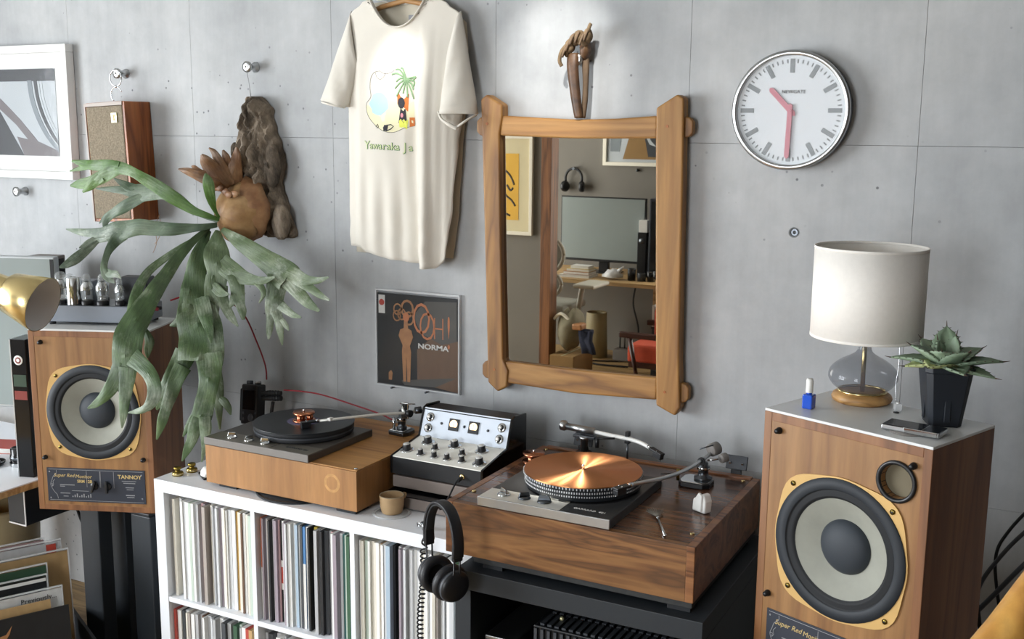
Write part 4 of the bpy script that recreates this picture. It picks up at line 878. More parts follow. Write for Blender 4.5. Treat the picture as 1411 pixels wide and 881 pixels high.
# --- mirror in a pegged oak frame
mi = thing('wall_mirror', 'rectangular mirror in a chunky pegged oak frame', 'mirror', (1.14, WY, 1.03))
yf = WY - .048
def pl(pts, m, name, ya=yf, yb=WY - .006, bev=.006): return MB().prism(pts, 'xz', ya, yb).build(name, m, mi, world=True, bevel=bev, seg=3)
# front-plane corners of stiles and rails
pl([(.833, 1.910), (.853, 1.925), (.905, 1.895), (.905, 1.862), (.896, 1.81), (.903, 1.50), (.914, 1.14), (.932, 1.105), (.928, 1.055), (.896, 1.036), (.862, 1.062), (.860, 1.14), (.850, 1.45), (.838, 1.80)], 'mirror_oak', 'stile')
pl([(1.378, 1.885), (1.437, 1.921), (1.456, 1.911), (1.460, 1.72), (1.464, 1.45), (1.468, 1.20), (1.476, 1.06), (1.462, 1.034), (1.405, 1.058), (1.402, 1.13), (1.392, 1.40), (1.384, 1.65), (1.379, 1.80)], 'mirror_oak', 'stile')
pl([(.900, 1.864), (1.02, 1.858), (1.14, 1.853), (1.26, 1.856), (1.381, 1.864), (1.381, 1.803), (1.14, 1.800), (.894, 1.806)], 'mirror_oak_rail', 'rail', yf + .006)
pl([(.917, 1.133), (1.15, 1.131), (1.404, 1.136), (1.404, 1.072), (1.15, 1.060), (.920, 1.066)], 'mirror_oak_rail', 'rail', yf + .006)
def rnd_end(x, z, s): return [(x, z - .028), (x + s * .014, z - .026), (x + s * .024, z - .015), (x + s * .024, z + .015), (x + s * .014, z + .026), (x, z + .028)]
for x, z, s in [(.838, 1.832, -1), (1.456, 1.834, 1), (.860, 1.098, -1), (1.472, 1.100, 1)]:
    pl(rnd_end(x, z, s), 'mirror_oak', 'tenon', yf + .012, WY - .012, .004)
for x, z in [(.856, 1.840), (1.412, 1.836), (.885, 1.105), (1.43, 1.10)]:
    MB().cyl((x, yf - .0015, z), (x, yf + .004, z), .004, n=10).build('peg', 'teak', mi, world=True)
MB().box(.88, 1.41, WY - .026, WY - .018, 1.12, 1.815).build('mirror_glass', 'mirror_glass', mi, world=True)

# --- leather strap the mirror hangs on
st = thing('leather_strap', 'folded brown leather strap knotted over a bolt above the mirror', 'strap', (1.145, WY - .03, 1.86))
def strap(name, pts, w, m):
    rows = []
    for x, y, z, ww in pts: rows.append([(x - w * ww, y, z), (x - w * ww * .4, y - .004, z), (x + w * ww * .4, y - .004, z), (x + w * ww, y + .002, z)])
    return MB().sheet(rows, True).build(name, m, st, world=True, solid=.004, offset=0)
strap('strap_front', spline([(1.128, .535, 2.035, 1.1), (1.130, .528, 2.00, 1.1), (1.135, .530, 1.95, 1.0), (1.141, .534, 1.90, .9), (1.147, .538, 1.857, .75)], 4), .015, 'strap_leather')
strap('strap_back', spline([(1.158, .55, 2.035, .9), (1.160, .55, 2.0, .8), (1.161, .55, 1.95, .6), (1.159, .55, 1.90, .6), (1.153, .548, 1.857, .7)], 4), .012, 'strap_edge')
lump('strap_fold', (1.158, .55, 2.045), (.016, .022, .03), 'strap_leather', 11, st)
rk = random.Random(5)
for k, (x, z, sx, sz) in enumerate([(1.118, 2.055, .014, .020), (1.130, 2.072, .016, .018), (1.146, 2.078, .016, .020), (1.160, 2.072, .014, .022), (1.172, 2.082, .012, .020), (1.108, 2.040, .010, .016)]):
    lump('knot_fold', (x, .535 + .006 * (k % 2), z), (sx, .020, sz), 'knot_cloth', 60 + k, st)
    MB().tube(spline([(x - .006, .518, z - .016), (x + .002, .513, z), (x + .006, .52, z + .014)], 3), .0034, 6).build('knot_crease', 'strap_edge', st, world=True)
for pts in [[(1.115, .525, 2.06), (1.100, .518, 2.04), (1.093, .52, 2.015), (1.098, .525, 2.000)], [(1.174, .53, 2.085), (1.180, .52, 2.10), (1.183, .525, 2.112)]]:
    MB().tube(spline(pts, 4), .0055, 7).build('knot_end', 'knot_cloth', st, world=True)
# ------------------------------------------------------------------ white cube shelf and its records
KX1, KT = 1.112, .77
ks = thing('record_shelf', 'white cube shelf packed with records below the turntables', 'shelf', (.556, .195, 0))
MB().box(0, KX1, 0, .39, KT - .038, KT).build('top_board', 'white_laminate', ks, world=True, bevel=.0015)
MB().box(0, KX1, 0, .39, 0, .038).build('bottom_board', 'white_laminate', ks, world=True, bevel=.0015)
MB().box(0, .038, 0, .39, .038, KT - .038).build('side_board', 'white_laminate', ks, world=True, bevel=.0015)
MB().box(KX1 - .038, KX1, 0, .39, .038, KT - .038).build('side_board', 'white_laminate', ks, world=True, bevel=.0015)
CELL = .335
for k in (1, 2):
    x = .038 + CELL * k + .016 * (k - 1)
    MB().box(x, x + .016, .002, .388, .038, KT - .038).build('divider', 'white_laminate', ks, world=True, bevel=.001)
SHZ = KT - .038 - CELL - .016
for k in range(3):
    x = .038 + (CELL + .016) * k
    MB().box(x, x + CELL, .002, .388, SHZ, SHZ + .016).build('shelf_board', 'white_laminate', ks, world=True, bevel=.001)
SEQ = {
 ('upper left', 0, 1): 'warm_grey cream pale_grey white pale_grey white white pale_grey white pale_green white pale_grey grey pink mauve warm_grey pale_grey cream grey white pale_grey mauve white cream white pale_grey white pale_grey ochre cream brown white charcoal cream pale_green pale_green'.split(),
 ('upper middle', 1, 1): 'orange mauve pale_grey warm_grey black white mauve pink black white grey mauve pale_grey white white pale_blue white charcoal blue white black charcoal olive grey white black charcoal grey pink white mauve pale_grey teal pale_green green teal'.split(),
 ('upper right', 2, 1): 'white cream pale_green white cream cream white tan white pale_grey pale_blue black charcoal grey mauve white pale_grey grey pale_grey white pale_grey white cream white pale_grey white cream warm_grey white pale_grey charcoal white pale_grey green charcoal'.split(),
 ('lower left', 0, 0): 'red white charcoal pale_grey cream warm_grey white grey pale_grey brown white grey pale_grey charcoal grey white pale_grey charcoal grey pale_grey green pale_green grey white red tan white'.split(),
 ('lower middle', 1, 0): 'grey charcoal pale_grey white grey charcoal pale_grey warm_grey white grey charcoal pale_grey grey white mauve charcoal pale_grey grey white black grey white charcoal pale_grey'.split(),
}
NICE = dict(pale_grey='pale grey', warm_grey='warm grey', pale_blue='pale blue', pale_green='pale green')
rr = random.Random(12); UNIT = {}
def sleeve_mesh(cname):
    if cname not in UNIT:
        o = MB().box(-.5, .5, 0, .313, 0, .313).build('record_sleeve', SLEEVE[cname], bevel=0)
        UNIT[cname] = o.data; bpy.data.objects.remove(o)
    return UNIT[cname]
RECS = []
for (pos, cx, row), seq in SEQ.items():
    x = .038 + (CELL + .016) * cx + .002; zb = (SHZ + .016) if row else .038
    n = len(seq); wts = [rr.uniform(.6, 1.5) for _ in seq]; tot = sum(wts); avail = CELL - .010
    counts = {}
    for i, c in enumerate(seq):
        t = avail * wts[i] / tot
        o = bpy.data.objects.new('record_sleeve', sleeve_mesh(c)); COL.objects.link(o)
        dep = .012 + rr.uniform(0, .022) + (.02 if rr.random() < .15 else 0)
        h = 1 - rr.uniform(0, .012); lean = 0
        o.location = (x + t / 2, dep, zb + .0005); o.scale = (t * .93, .98, h); o.rotation_euler = (0, 0, rr.uniform(-.0008, .0008))
        counts[c] = counts.get(c, 0) + 1
        tag(o, f"{NICE.get(c, c)} record sleeve in the {pos} shelf compartment, {ORD(i + 1)} from its left", 'record', 'records in the white shelf')
        RECS.append(o); x += t
# a printed red and white block on one black spine
o = [r for r in RECS if r['label'].startswith('black record sleeve in the upper middle') and 'ninth' in r['label']][0]
MB().box(-.52, .52, -.0006, 0, .10, .19).build('spine_band', 'cover_white', o); MB().box(-.42, .42, -.0012, -.0006, .12, .17).build('spine_print', 'cover_red', o)
o = RECS[len(SEQ[('upper left', 0, 1)])]
MB().box(-.52, .52, -.0006, 0, .0, .16).build('spine_band', 'cover_white', o)
o = [r for r in RECS if r['label'].startswith('blue')][0]
MB().box(-.52, .52, -.0006, 0, .0, .20).build('spine_band', 'cover_white', o)

# --- small things on the white shelf
def weight(x, y, label):
    t = thing('brass_weight', label, 'weight', (x, y, KT))
    MB().lathe([(0, 0), (.016, 0), (.0165, .003), (.0165, .010), (.015, .012), (.008, .013), (.007, .018), (.012, .020), (.012, .026), (.010, .028), (0, .028)], n=24).build('body', 'brass_old', t)
    MB().lathe([(.0168, .004), (.0172, .0065), (.0168, .009)], n=24).build('groove_ring', 'brass', t)
weight(.040, .060, 'small turned brass weight nearest the shelf corner')
weight(.052, .108, 'small turned brass weight further from the shelf corner')
ms = thing('computer_mouse', 'small white mouse-shaped gadget beside the oak turntable plinth', 'gadget', (.125, .095, KT), math.radians(-35))
rows = []
for i in range(1, 9):
    t = i / 9; x = -.036 + .072 * t; r = math.sin(PI * t) ** .5
    rows.append([(x, -.019 * r, .006), (x, -.017 * r, .006 + .012 * r), (x, -.008 * r, .006 + .024 * r), (x, .008 * r, .006 + .024 * r), (x, .017 * r, .006 + .012 * r), (x, .019 * r, .006)])
mb = MB().sheet(rows, True); mb.add(rows[0], [tuple(range(6))]); mb.add(rows[-1], [tuple(range(6))]); mb.add([p for r in rows for p in (r[0], r[5])], [(2 * i, 2 * i + 1, 2 * i + 3, 2 * i + 2) for i in range(7)])
mb.build('shell', 'white_plastic', ms)
MB().box(-.037, .037, -.019, .019, .0, .0062).build('base', 'black_plastic', ms, bevel=.004)
rm = thing('round_mat', 'flat black disc lying under the oak turntable plinth', 'mat', (.455, .138, KT))
MB().lathe([(0, 0), (.132, 0), (.134, .003), (.132, .006), (0, .006)], n=64).build('disc', 'black_rubber', rm)
MB().lathe([(.131, .0061), (.128, .0068), (.125, .0061)], n=64).build('raised_rim', 'vinyl', rm)
cs = thing('glass_coaster', 'clear round disc under the clay cup', 'coaster', (.80, .098, KT))
MB().lathe([(0, 0), (.052, 0), (.053, .0015), (.052, .003), (0, .003)], n=48).build('disc', 'clear_rim', cs)
MB().lathe([(.050, .0031), (.0475, .0036), (.045, .0031)], n=48).build('edge_ring', 'clear_rim', cs)
cp = thing('clay_cup', 'small beige clay cup with a tiny handle on the shelf edge', 'cup', (.80, .098, KT + .0037))
MB().lathe([(0, 0), (.027, 0), (.029, .003), (.033, .02), (.0345, .046), (.0345, .050), (.0315, .050), (.030, .02), (.025, .006), (0, .005)], n=40).build('bowl', 'cup_clay', cp)
MB().lathe([(.0347, .049), (.0335, .0515), (.0312, .0495)], n=40).build('rim', 'cup_inside', cp)
MB().tube(spline([(.012, .030, .044), (.016, .038, .047), (.022, .036, .044), (.022, .028, .036)], 4), .003, 8).build('handle', 'cup_clay', cp)
kc = thing('metal_clip', 'little chrome wing clip on the shelf behind the headphones', 'clip', (.945, .035, KT))
MB().cyl((0, 0, 0), (0, 0, .018), .006, n=12).build('post', 'chrome', kc)
for s in (-1, 1):
    MB().tube([(s * .005, 0, .012), (s * .016, .002, .015), (s * .024, .004, .012), (s * .024, .004, .006), (s * .014, .002, .006)], .0028, 7).build('wing', 'chrome', kc)
MB().lathe([(.004, .018), (.009, .018), (.009, .021), (0, .021)], n=16).build('cap', 'steel_dark', kc)
# ------------------------------------------------------------------ monitor speakers
SW, SH, SD = .39, .595, .253
def monitor_speaker(loc, rz, label):
    t = thing('monitor_speaker', label, 'speaker', loc, rz, 'pair of monitor speakers')
    th = .019; w = SW / 2
    MB().box(-w, -w + th, 0, SD, 0, SH - .006).build('side_panel', 'speaker_trim', t, bevel=.0012)
    MB().box(w - th, w, 0, SD, 0, SH - .006).build('side_panel', 'speaker_trim', t, bevel=.0012)
    MB().box(-w + th, w - th, 0, SD, 0, th).build('bottom_panel', 'speaker_trim', t, bevel=.001)
    MB().box(-w + th, w - th, 0, SD, SH - .006 - th, SH - .006).build('top_rail', 'speaker_trim', t, bevel=.001)
    MB().box(-w + th, w - th, SD - .02, SD, th, SH - .006 - th).build('back_panel', 'black_paint', t)
    MB().box(-w, w, 0, SD, SH - .006, SH).build('top_panel', 'pale_top', t, bevel=.001)
    # baffle with woofer and port openings as real holes
    b = .009; x0, x1, z0, z1 = -w + th, w - th, th, SH - .006 - th
    wc, wr = (.006, .329), .140; pc, pr = (.124, .508), .0345
    bm = bmesh.new(); n = 48
    def loop(c, r, nn): return [bm.verts.new((c[0] + r * math.cos(2 * PI * k / nn), b, c[1] + r * math.sin(2 * PI * k / nn))) for k in range(nn)]
    outer = [bm.verts.new((x, b, z)) for x, z in ((x0, z0), (x1, z0), (x1, z1), (x0, z1))]
    es = []
    for lp in (outer, loop(wc, wr, n), loop(pc, pr, 24)):
        es += [bm.edges.new((lp[k], lp[(k + 1) % len(lp)])) for k in range(len(lp))]
    bmesh.ops.triangle_fill(bm, use_beauty=True, edges=es)
    me = bpy.data.meshes.new('baffle'); bm.to_mesh(me); bm.free(); me.materials.append(MATS['speaker_wood'])
    o = bpy.data.objects.new('baffle', me); COL.objects.link(o); o.parent = t
    md = o.modifiers.new('thickness', 'SOLIDIFY'); md.thickness = .016; md.offset = 0
    # gold frame with four ears
    pts_o = []; pts_i = []
    for k in range(64):
        a = 2 * PI * k / 64; q = abs(math.sin(2 * a)) ** 4.5
        r = .157 + .020 * q; pts_o.append((wc[0] + r * math.cos(a), wc[1] + r * math.sin(a)))
        pts_i.append((wc[0] + .1535 * math.cos(a), wc[1] + .1535 * math.sin(a)))
    yo, yi = b - .012, b - .004
    rows = [[(x, b - .007, z) for x, z in pts_o], [(x, yo - .0, z) for x, z in pts_o], [(x, yo, z) for x, z in pts_i], [(x, b - .007, z) for x, z in pts_i]]
    gf = MB().sheet(rows + [rows[0]], False, True).build('basket_frame', 'gold_frame', t)
    for s in (-1, 1):
        for u in (-1, 1):
            sc = MB().lathe([(0, 0), (.0058, 0), (.0058, .002), (0, .0026)], (wc[0] + s * .1165, yo, wc[1] + u * .1165), (0, -1, 0), 12).build('screw', 'brass_old', gf)
            MB().cyl((wc[0] + s * .1165, yo - .002, wc[1] + u * .1165), (wc[0] + s * .1165, yo - .003, wc[1] + u * .1165), .0022, n=6).build('screw_socket', 'black_paint', gf)
    c3 = (wc[0], yo, wc[1])
    MB().lathe([(.1537, .0), (.153, .003), (.131, .003), (.129, .0015)], c3, (0, -1, 0), 64).build('gasket', 'surround_dark', t)
    MB().lathe([(.1295, .001), (.126, -.003), (.123, .0025), (.119, -.004), (.116, .002), (.112, -.005), (.1085, -.006)], c3, (0, -1, 0), 64).build('surround', 'black_rubber', t)
    MB().lathe([(.109, -.006), (.09, -.014), (.07, -.024), (.052, -.033), (.050, -.034)], c3, (0, -1, 0), 64).build('cone', 'cone_grey', t)
    MB().lathe([(.059, -.0295), (.0585, -.026), (.050, -.017), (.036, -.010), (.018, -.006), (0, -.005)], c3, (0, -1, 0), 48).build('dust_cap', 'cap_dark', t)
    # port
    cpv = (pc[0], b - .008, pc[1])
    MB().lathe([(.0345, 0), (.0435, 0), (.0435, .004), (.041, .006), (.0365, .006), (.0345, .003), (.0345, -.018)], cpv, (0, -1, 0), 40).build('port_ring', 'black_plastic', t)
    MB().lathe([(.0345, -.018), (0, -.018)], cpv, (0, -1, 0), 32).build('port_end', 'port_inside', t)
    for x, z in [(-.155, .552), (.158, .549), (-.163, .176), (.162, .178)]:
        p = MB().lathe([(0, .0), (.0075, 0), (.0075, .006), (.0055, .008), (.0055, .014), (0, .0155)], (x, b - .007, z), (0, -1, 0), 14).build('grille_peg', 'black_plastic', t)
    # control plate
    pz0, pz1 = .030, .142
    cpn = MB().box(x0 + .014, x1 - .012, b - .0105, b - .008, pz0, pz1).build('control_plate', 'panel_navy', t, bevel=.0006)
    yp = b - .0108; X = lambda u: x0 + .014 + u * (x1 - x0 - .026); Z = lambda v: pz0 + v * (pz1 - pz0)
    fr_ = lambda u, v: frame((X(u), yp, Z(v)), (1, 0, 0), (0, 0, 1))
    lo = dict(world=False, ext=.0003)
    text('lettering', 'Super Red', .0165, 'letter_gold', cpn, fr_(.175, .78), shear=.3, **lo)
    text('lettering', 'Monitor', .0165, 'letter_gold', cpn, fr_(.375, .76), shear=.15, **lo)
    text('lettering', 'SRM 12B', .0135, 'letter_gold', cpn, fr_(.385, .615), bold=.0003, **lo)
    text('lettering', 'TANNOY', .0175, 'letter_gold', cpn, fr_(.845, .79), bold=.0004, sx=1.05, **lo)
    for u0, u1, v, tk in [(.13, .28, .50, .0012), (.13, .18, .455, .001), (.13, .23, .25, .001), (.16, .21, .16, .001), (.765, .91, .67, .0008), (.78, .90, .61, .0012), (.80, .885, .48, .0012), (.81, .88, .42, .001), (.80, .89, .25, .0016), (.81, .885, .19, .0012), (.25, .42, .33, .0007), (.02, .98, .955, .0006), (.02, .98, .045, .0006)]:
        MB().box(X(u0), X(u1), yp - .0003, yp, Z(v) - tk, Z(v) + tk).build('printed_line', 'letter_grey', cpn)
    for k in range(9):
        MB().box(X(.25) + k * .0075, X(.25) + k * .0075 + .0035, yp - .0003, yp, Z(.14), Z(.14) + .004 + .004 * (k % 3)).build('printed_tick', 'letter_grey', cpn)
    # emblem outline at the left
    em = spline([(.10, .93), (.10, .84), (.065, .74), (.05, .62), (.035, .5), (.05, .38), (.07, .28), (.095, .2), (.105, .08)], 4)
    MB().tube([(X(u), yp - .0002, Z(v)) for u, v in em], .0009, 5, flat=.3, up=(0, 1, 0)).build('emblem', 'letter_grey', cpn)
    MB().tube([(X(u), yp - .0002, Z(v)) for u, v in spline([(.035, .5), (.055, .52), (.05, .44), (.065, .5), (.06, .58), (.08, .66)], 4)], .0008, 5, flat=.3, up=(0, 1, 0)).build('emblem', 'letter_grey', cpn)
    for u in (.485, .62):
        MB().box(X(u) - .026, X(u) - .0248, yp - .0003, yp, Z(.45), Z(.93)).box(X(u) + .020, X(u) + .0212, yp - .0003, yp, Z(.45), Z(.93)).build('scale_line', 'letter_grey', cpn)
        kn = MB().lathe([(0, 0), (.013, 0), (.012, .006), (0, .007)], (X(u), yp, Z(.5)), (0, -1, 0), 20).build('rotary_knob', 'knob_black', cpn)
        kb = MB(); kb.T = Matrix.Translation((X(u), yp - .007, Z(.5))) @ Matrix.Rotation(.32 if u < .5 else 0, 4, 'Y')
        kb.box(-.0038, .0038, -.009, .001, -.020, .020).build('pointer', 'knob_black', kn, bevel=.0012)
    for u, v in [(.03, .88), (.03, .10), (.965, .86), (.965, .16)]:
        MB().lathe([(0, 0), (.0026, 0), (.002, .001), (0, .0012)], (X(u), yp, Z(v)), (0, -1, 0), 10).build('plate_screw', 'letter_grey', cpn)
    return t
spkL = monitor_speaker((-.302, .045, .599), .3917, 'wooden monitor speaker behind the hanging fern fronds, on the left')
spkR = monitor_speaker((2.029, -.073, 1.229 - SH), -.3754, 'wooden monitor speaker under the lamp and agave, on the right')
def speaker_stand(loc, rz, H, label):
    t = thing('speaker_stand', label, 'stand', loc, rz, 'pair of speaker stands')
    MB().box(-.155, .17, -.02, .20, 0, .012).build('base_plate', 'black_paint', t, bevel=.002)
    MB().box(-.155, .155, .0, .165, H - .010, H).build('top_plate', 'black_paint', t, bevel=.002)
    for x0, x1 in ((-.161, -.075), (.075, .159)):
        for y in (0, .11): MB().box(x0, x1, y, y + .055, .012, H - .010).build('column', 'rack_black', t, bevel=.003)
    return t
speaker_stand((-.29, .10, 0), 0, .599, 'black steel speaker stand beside the record crate')
speaker_stand((2.06, -.02, 0), -.25, 1.229 - SH, 'black steel speaker stand under the right speaker')

# --- tube amplifier on the left speaker
am = thing('tube_amplifier', 'dark grey valve amplifier with glass tubes on the left speaker', 'amplifier', (-.302, .045, .599 + SH), .3917)
ax0, ax1, ay0, ay1 = -.178, .152, .075, .225; zt = .062
MB().box(ax0, ax1, ay0, ay1, .010, zt).build('chassis', 'amp_grey', am, bevel=.002)
MB().box(ax0 + .004, ax1 - .004, ay0 + .004, ay1 - .004, zt, zt + .0015).build('top_plate', 'steel_dark', am)
for x in (ax0 + .02, ax1 - .02):
    for y in (ay0 + .015, ay1 - .015): MB().cyl((x, y, 0), (x, y, .010), .010, n=14).build('foot', 'black_rubber', am)
def valve(x, y, r, h, coke):
    pr = [(r * .75, 0), (r * .78, .018), (r * .80, .02), (r, .034), (r * 1.0, h * .55), (r * .62, h * .72), (r * .6, h * .92), (r * .3, h), (0, h)] if coke else [(r * .9, 0), (r, .02), (r, h * .85), (r * .7, h * .97), (0, h)]
    v = MB().lathe(pr, (x, y, zt + .012), n=24).build('tube', 'tube_glass', am)
    MB().lathe([(r * .95, 0), (r * .95, .013), (r * .5, .016), (0, .016)], (x, y, zt + .0015), n=20).build('socket', 'black_plastic', v)
    MB().lathe([(r * .45, .02), (r * .5, h * .55), (0, h * .6)], (x, y, zt + .012), n=12).build('anode', 'steel_dark', v)
    MB().lathe([(r * .97, h * .42), (r * .99, h * .55), (r * .6, h * .70), (r * .56, h * .72)], (x, y, zt + .012), n=20).build('getter', 'chrome', v)
    MB().cyl((x, y - r * .5, zt + .012), (x, y - r * .5, zt + .03), .002, n=6).build('pin', 'chrome', v)
for x, y, r, h, c in [(-.132, .105, .017, .095, False), (-.045, .105, .021, .088, True), (.006, .105, .021, .088, True), (.062, .108, .016, .075, True), (-.132, .165, .016, .08, False), (-.02, .165, .020, .082, True)]:
    valve(x, y, r, h, c)
MB().lathe([(.024, 0), (.024, .086), (.022, .089), (.010, .089), (.009, .085), (0, .085)], (-.090, .108, zt), n=28).build('capacitor_can', 'chrome', am)
MB().box(.04, .135, .15, .215, zt, zt + .085).build('transformer_cover', 'dark_grey', am, bevel=.004)
MB().box(-.10, -.05, .155, .215, zt, zt + .07).build('transformer_cover', 'amp_grey', am, bevel=.004)
for x in (.145,):
    for y, m in ((.15, 'red_cord'), (.175, 'black_plastic')): MB().lathe([(0, 0), (.006, 0), (.006, .016), (.004, .018), (0, .018)], (x + .008, y, .045), (1, 0, 0), 14).build('terminal', m, am)
# red speaker cables
def cable(name, pts, r, m, label, n=8):
    base = min(pts, key=lambda p: p[2]); o = MB().tube(spline(pts, n), r, 7).build(name, m, loc=base); return tag(o, label, 'cable')
cable('speaker_cable', [(-.195, .295, 1.262), (-.16, .35, 1.275), (-.10, .43, 1.26), (-.07, .50, 1.20), (-.03, .52, 1.10), (.02, .50, 1.03), (.05, .47, .99)], .0028, 'red_cord', 'dark red cable running down the wall from the valve amplifier')
cable('speaker_cable', [(.13, .46, .965), (.20, .475, .965), (.27, .49, .958), (.40, .50, .935), (.50, .485, .925), (.56, .470, .915)], .0026, 'red_cord', 'red cable lying behind the black record on the oak turntable')

# ------------------------------------------------------------------ on the right speaker
ZS = 1.229
tl = thing('table_lamp', 'table lamp with white drum shade and smoked glass base', 'lamp', (2.022, .165, ZS))
MB().lathe([(0, 0), (.058, 0), (.064, .004), (.066, .010), (.063, .017), (.056, .022), (0, .022)], n=48).build('foot', 'lamp_wood', tl)
MB().lathe([(.052, .022), (.054, .024), (.053, .027), (.050, .027)], n=40).build('brass_ring', 'brass', tl)
gp = spline([(.050, .027), (.062, .034), (.073, .048), (.0755, .060), (.070, .076), (.052, .092), (.032, .103), (.018, .113), (.0145, .124), (.0150, .142)], 3)
MB().lathe(gp, n=48).build('glass_body', 'smoke_glass', tl)
MB().cyl((0, 0, .022), (0, 0, .165), .0052, n=14).build('pole', 'brass', tl)
MB().lathe([(.0165, .140), (.0165, .148), (.012, .152), (0, .152)], n=24).build('neck_cap', 'brass_old', tl)
MB().lathe([(.1195, .150), (.1195, .346)], n=64).build('shade', 'linen_shade', tl, solid=.0015, offset=0)
for z in (.150, .346): MB().lathe([(.1185, z - .003), (.1208, z - .003), (.1208, z + .003), (.1185, z + .003)], n=64, closed=True).build('shade_rim', 'linen_shade', tl)
MB().tube([(0, 0, .165), (0, 0, .25)], .012, 12).build('bulb_holder', 'white_plastic', tl)
MB().sphere((0, 0, .27), .022, sc=(1, 1, 1.2)).build('bulb', 'white_plastic', tl)
for k in range(3):
    a = 2 * PI * k / 3; MB().tube([(0, 0, .20), (.118 * math.cos(a), .118 * math.sin(a), .20)], .0012, 5).build('shade_spoke', 'steel_dark', tl)
MB().tube(spline([(.075, -.02, .150), (.077, -.022, .10), (.074, -.025, .05), (.078, -.03, .012)], 5), .0008, 5).build('pull_chain', 'chrome', tl)
gc = thing('glass_cube', 'tiny clear glass cube beside the lamp foot', 'ornament', (2.106, .118, ZS), .4)
MB().box(-.008, .008, -.008, .008, 0, .015).build('cube', 'clear_rim', gc, bevel=.002)
MB().cyl((0, 0, .015), (0, 0, .018), .004, n=10).build('top_cap', 'white_plastic', gc)
bt = thing('black_button', 'small black oval button lying on the speaker top', 'button', (2.107, .094, ZS), .3)
MB().lathe([(0, 0), (.006, 0), (.0064, .001), (.006, .0022), (.003, .0026), (0, .0022)], n=20).build('disc', 'black_gloss', bt)
np_ = thing('nail_polish', 'blue nail polish bottle with a white cap', 'bottle', (1.932, .040, ZS), -.2)
MB().box(-.0115, .0115, -.0115, .0115, 0, .032).build('bottle', 'polish_blue', np_, bevel=.003, seg=3)
MB().cyl((0, 0, .032), (0, 0, .036), .006, n=16).build('neck', 'polish_blue', np_)
MB().lathe([(.0078, .036), (.0078, .060), (.0068, .066), (0, .066)], n=20).build('cap', 'white_plastic', np_)
ph = thing('music_player', 'thin black and silver pocket player lying on a round disc', 'gadget', (2.163, -.052, ZS), math.radians(-12))
MB().lathe([(0, 0), (.036, 0), (.0365, .0015), (.036, .003), (0, .003)], (-.012, -.002, 0), n=36).build('round_stand', 'mid_grey', ph)
MB().box(-.058, .058, -.028, .028, .003, .0135).build('body', 'satin_silver', ph, bevel=.003)
MB().box(-.056, .020, -.026, .026, .0135, .0145).build('screen', 'screen_black', ph)
MB().box(-.012, .054, -.0295, -.026, .004, .0142).build('side_clip', 'chrome', ph, bevel=.001)
MB().box(.024, .056, -.026, .026, .0135, .0142).build('back_plate', 'steel_dark', ph)
# agave in its pot
ag = thing('potted_agave', 'grey-green agave in a square black plastic pot', 'plant', (2.203, .050, ZS), .35)
def sq(r, z, c=.25):
    out = []
    for k in range(4):
        for s in (-1, 1):
            a = k * PI / 2; x, y = r, s * r * (1 - c); out.append((x * math.cos(a) - y * math.sin(a), x * math.sin(a) + y * math.cos(a), z))
    return out
mb = MB().sheet([sq(.031, 0), sq(.033, .002), sq(.046, .114), sq(.0485, .115), sq(.049, .125), sq(.047, .1255), sq(.045, .114), sq(.032, .004)], False, True); mb.add(sq(.030, 0), [tuple(range(8))]); mb.add(sq(.031, .004), [tuple(range(8))])
pt = mb.build('pot', 'pot_black', ag, bevel=.001)
MB().lathe([(0, .112), (.044, .110)], n=8).build('soil', 'soil', ag)
for k in range(4):
    a = k * PI / 2; mb = MB(); mb.T = Matrix.Rotation(a, 4, 'Z'); mb.box(.0365, .0395, -.006, .006, .012, .085); mb.build('pot_rib', 'pot_black', pt, bevel=.001)
def agave_leaf(az, L, W, lift, curl, m, z0=.116):
    n = 14; rows = []; mb = MB()
    for i in range(n + 1):
        t = i / n; w = W * (math.sin(PI * min(1, t * .62 + .28)) ** .8) * (1 - t ** 5) + .0004
        r = .006 + L * t * math.cos(lift) * (1 - .08 * t); h = L * (t * math.sin(lift) - curl * t * t)
        tooth = 1 + (.14 if i % 2 else 0) * (0 < i < n)
        row = []
        for u in (-1, -.5, 0, .5, 1):
            row.append((r - .15 * w * abs(u), w * u * (tooth if abs(u) == 1 else 1), z0 + h + .40 * w * u * u))
        rows.append(row)
    T = Matrix.Rotation(az, 4, 'Z'); mb.T = T; mb.sheet(rows, True)
    o = mb.build('leaf', m, ag, solid=.004, offset=0)
    e = rows[-1][2]; s = MB(); s.T = T; s.cyl(e, (e[0] + .014 * math.cos(lift), e[1], e[2] + .014 * (math.sin(lift) - curl)), .0016, .0003, 6); s.build('spine', 'agave_spine', o)
    for i in range(1, n, 2):
        for q in (0, 4):
            e = rows[i][q]; sg = -1 if q == 0 else 1
            s = MB(); s.T = T; s.cyl(e, (e[0] + .002, e[1] + sg * .004, e[2] + .001), .0011, .0002, 5); s.build('tooth', 'agave_spine', o)
AG = [(170, .118, .021, .18, .10, 'agave_leaf'), (205, .085, .020, .10, .05, 'agave_yellow'), (250, .075, .021, .22, .05, 'agave_yellow'), (300, .085, .022, .12, .05, 'agave_leaf'), (335, .110, .019, .02, .02, 'agave_leaf'),
      (10, .115, .020, .30, .10, 'agave_leaf'), (40, .095, .023, .55, .10, 'agave_leaf'), (100, .105, .020, 1.05, .10, 'agave_leaf'), (135, .100, .020, .60, .08, 'agave_leaf'), (60, .070, .015, 1.25, .0, 'agave_leaf'),
      (190, .085, .022, .62, .05, 'agave_leaf'), (265, .070, .023, .80, .08, 'agave_leaf'), (320, .075, .022, .75, .08, 'agave_leaf'), (150, .060, .014, 1.25, .0, 'agave_leaf')]
for a, L, W, li, cu, m in AG: agave_leaf(math.radians(a) - .35, L, W * 1.3, li, cu, m)
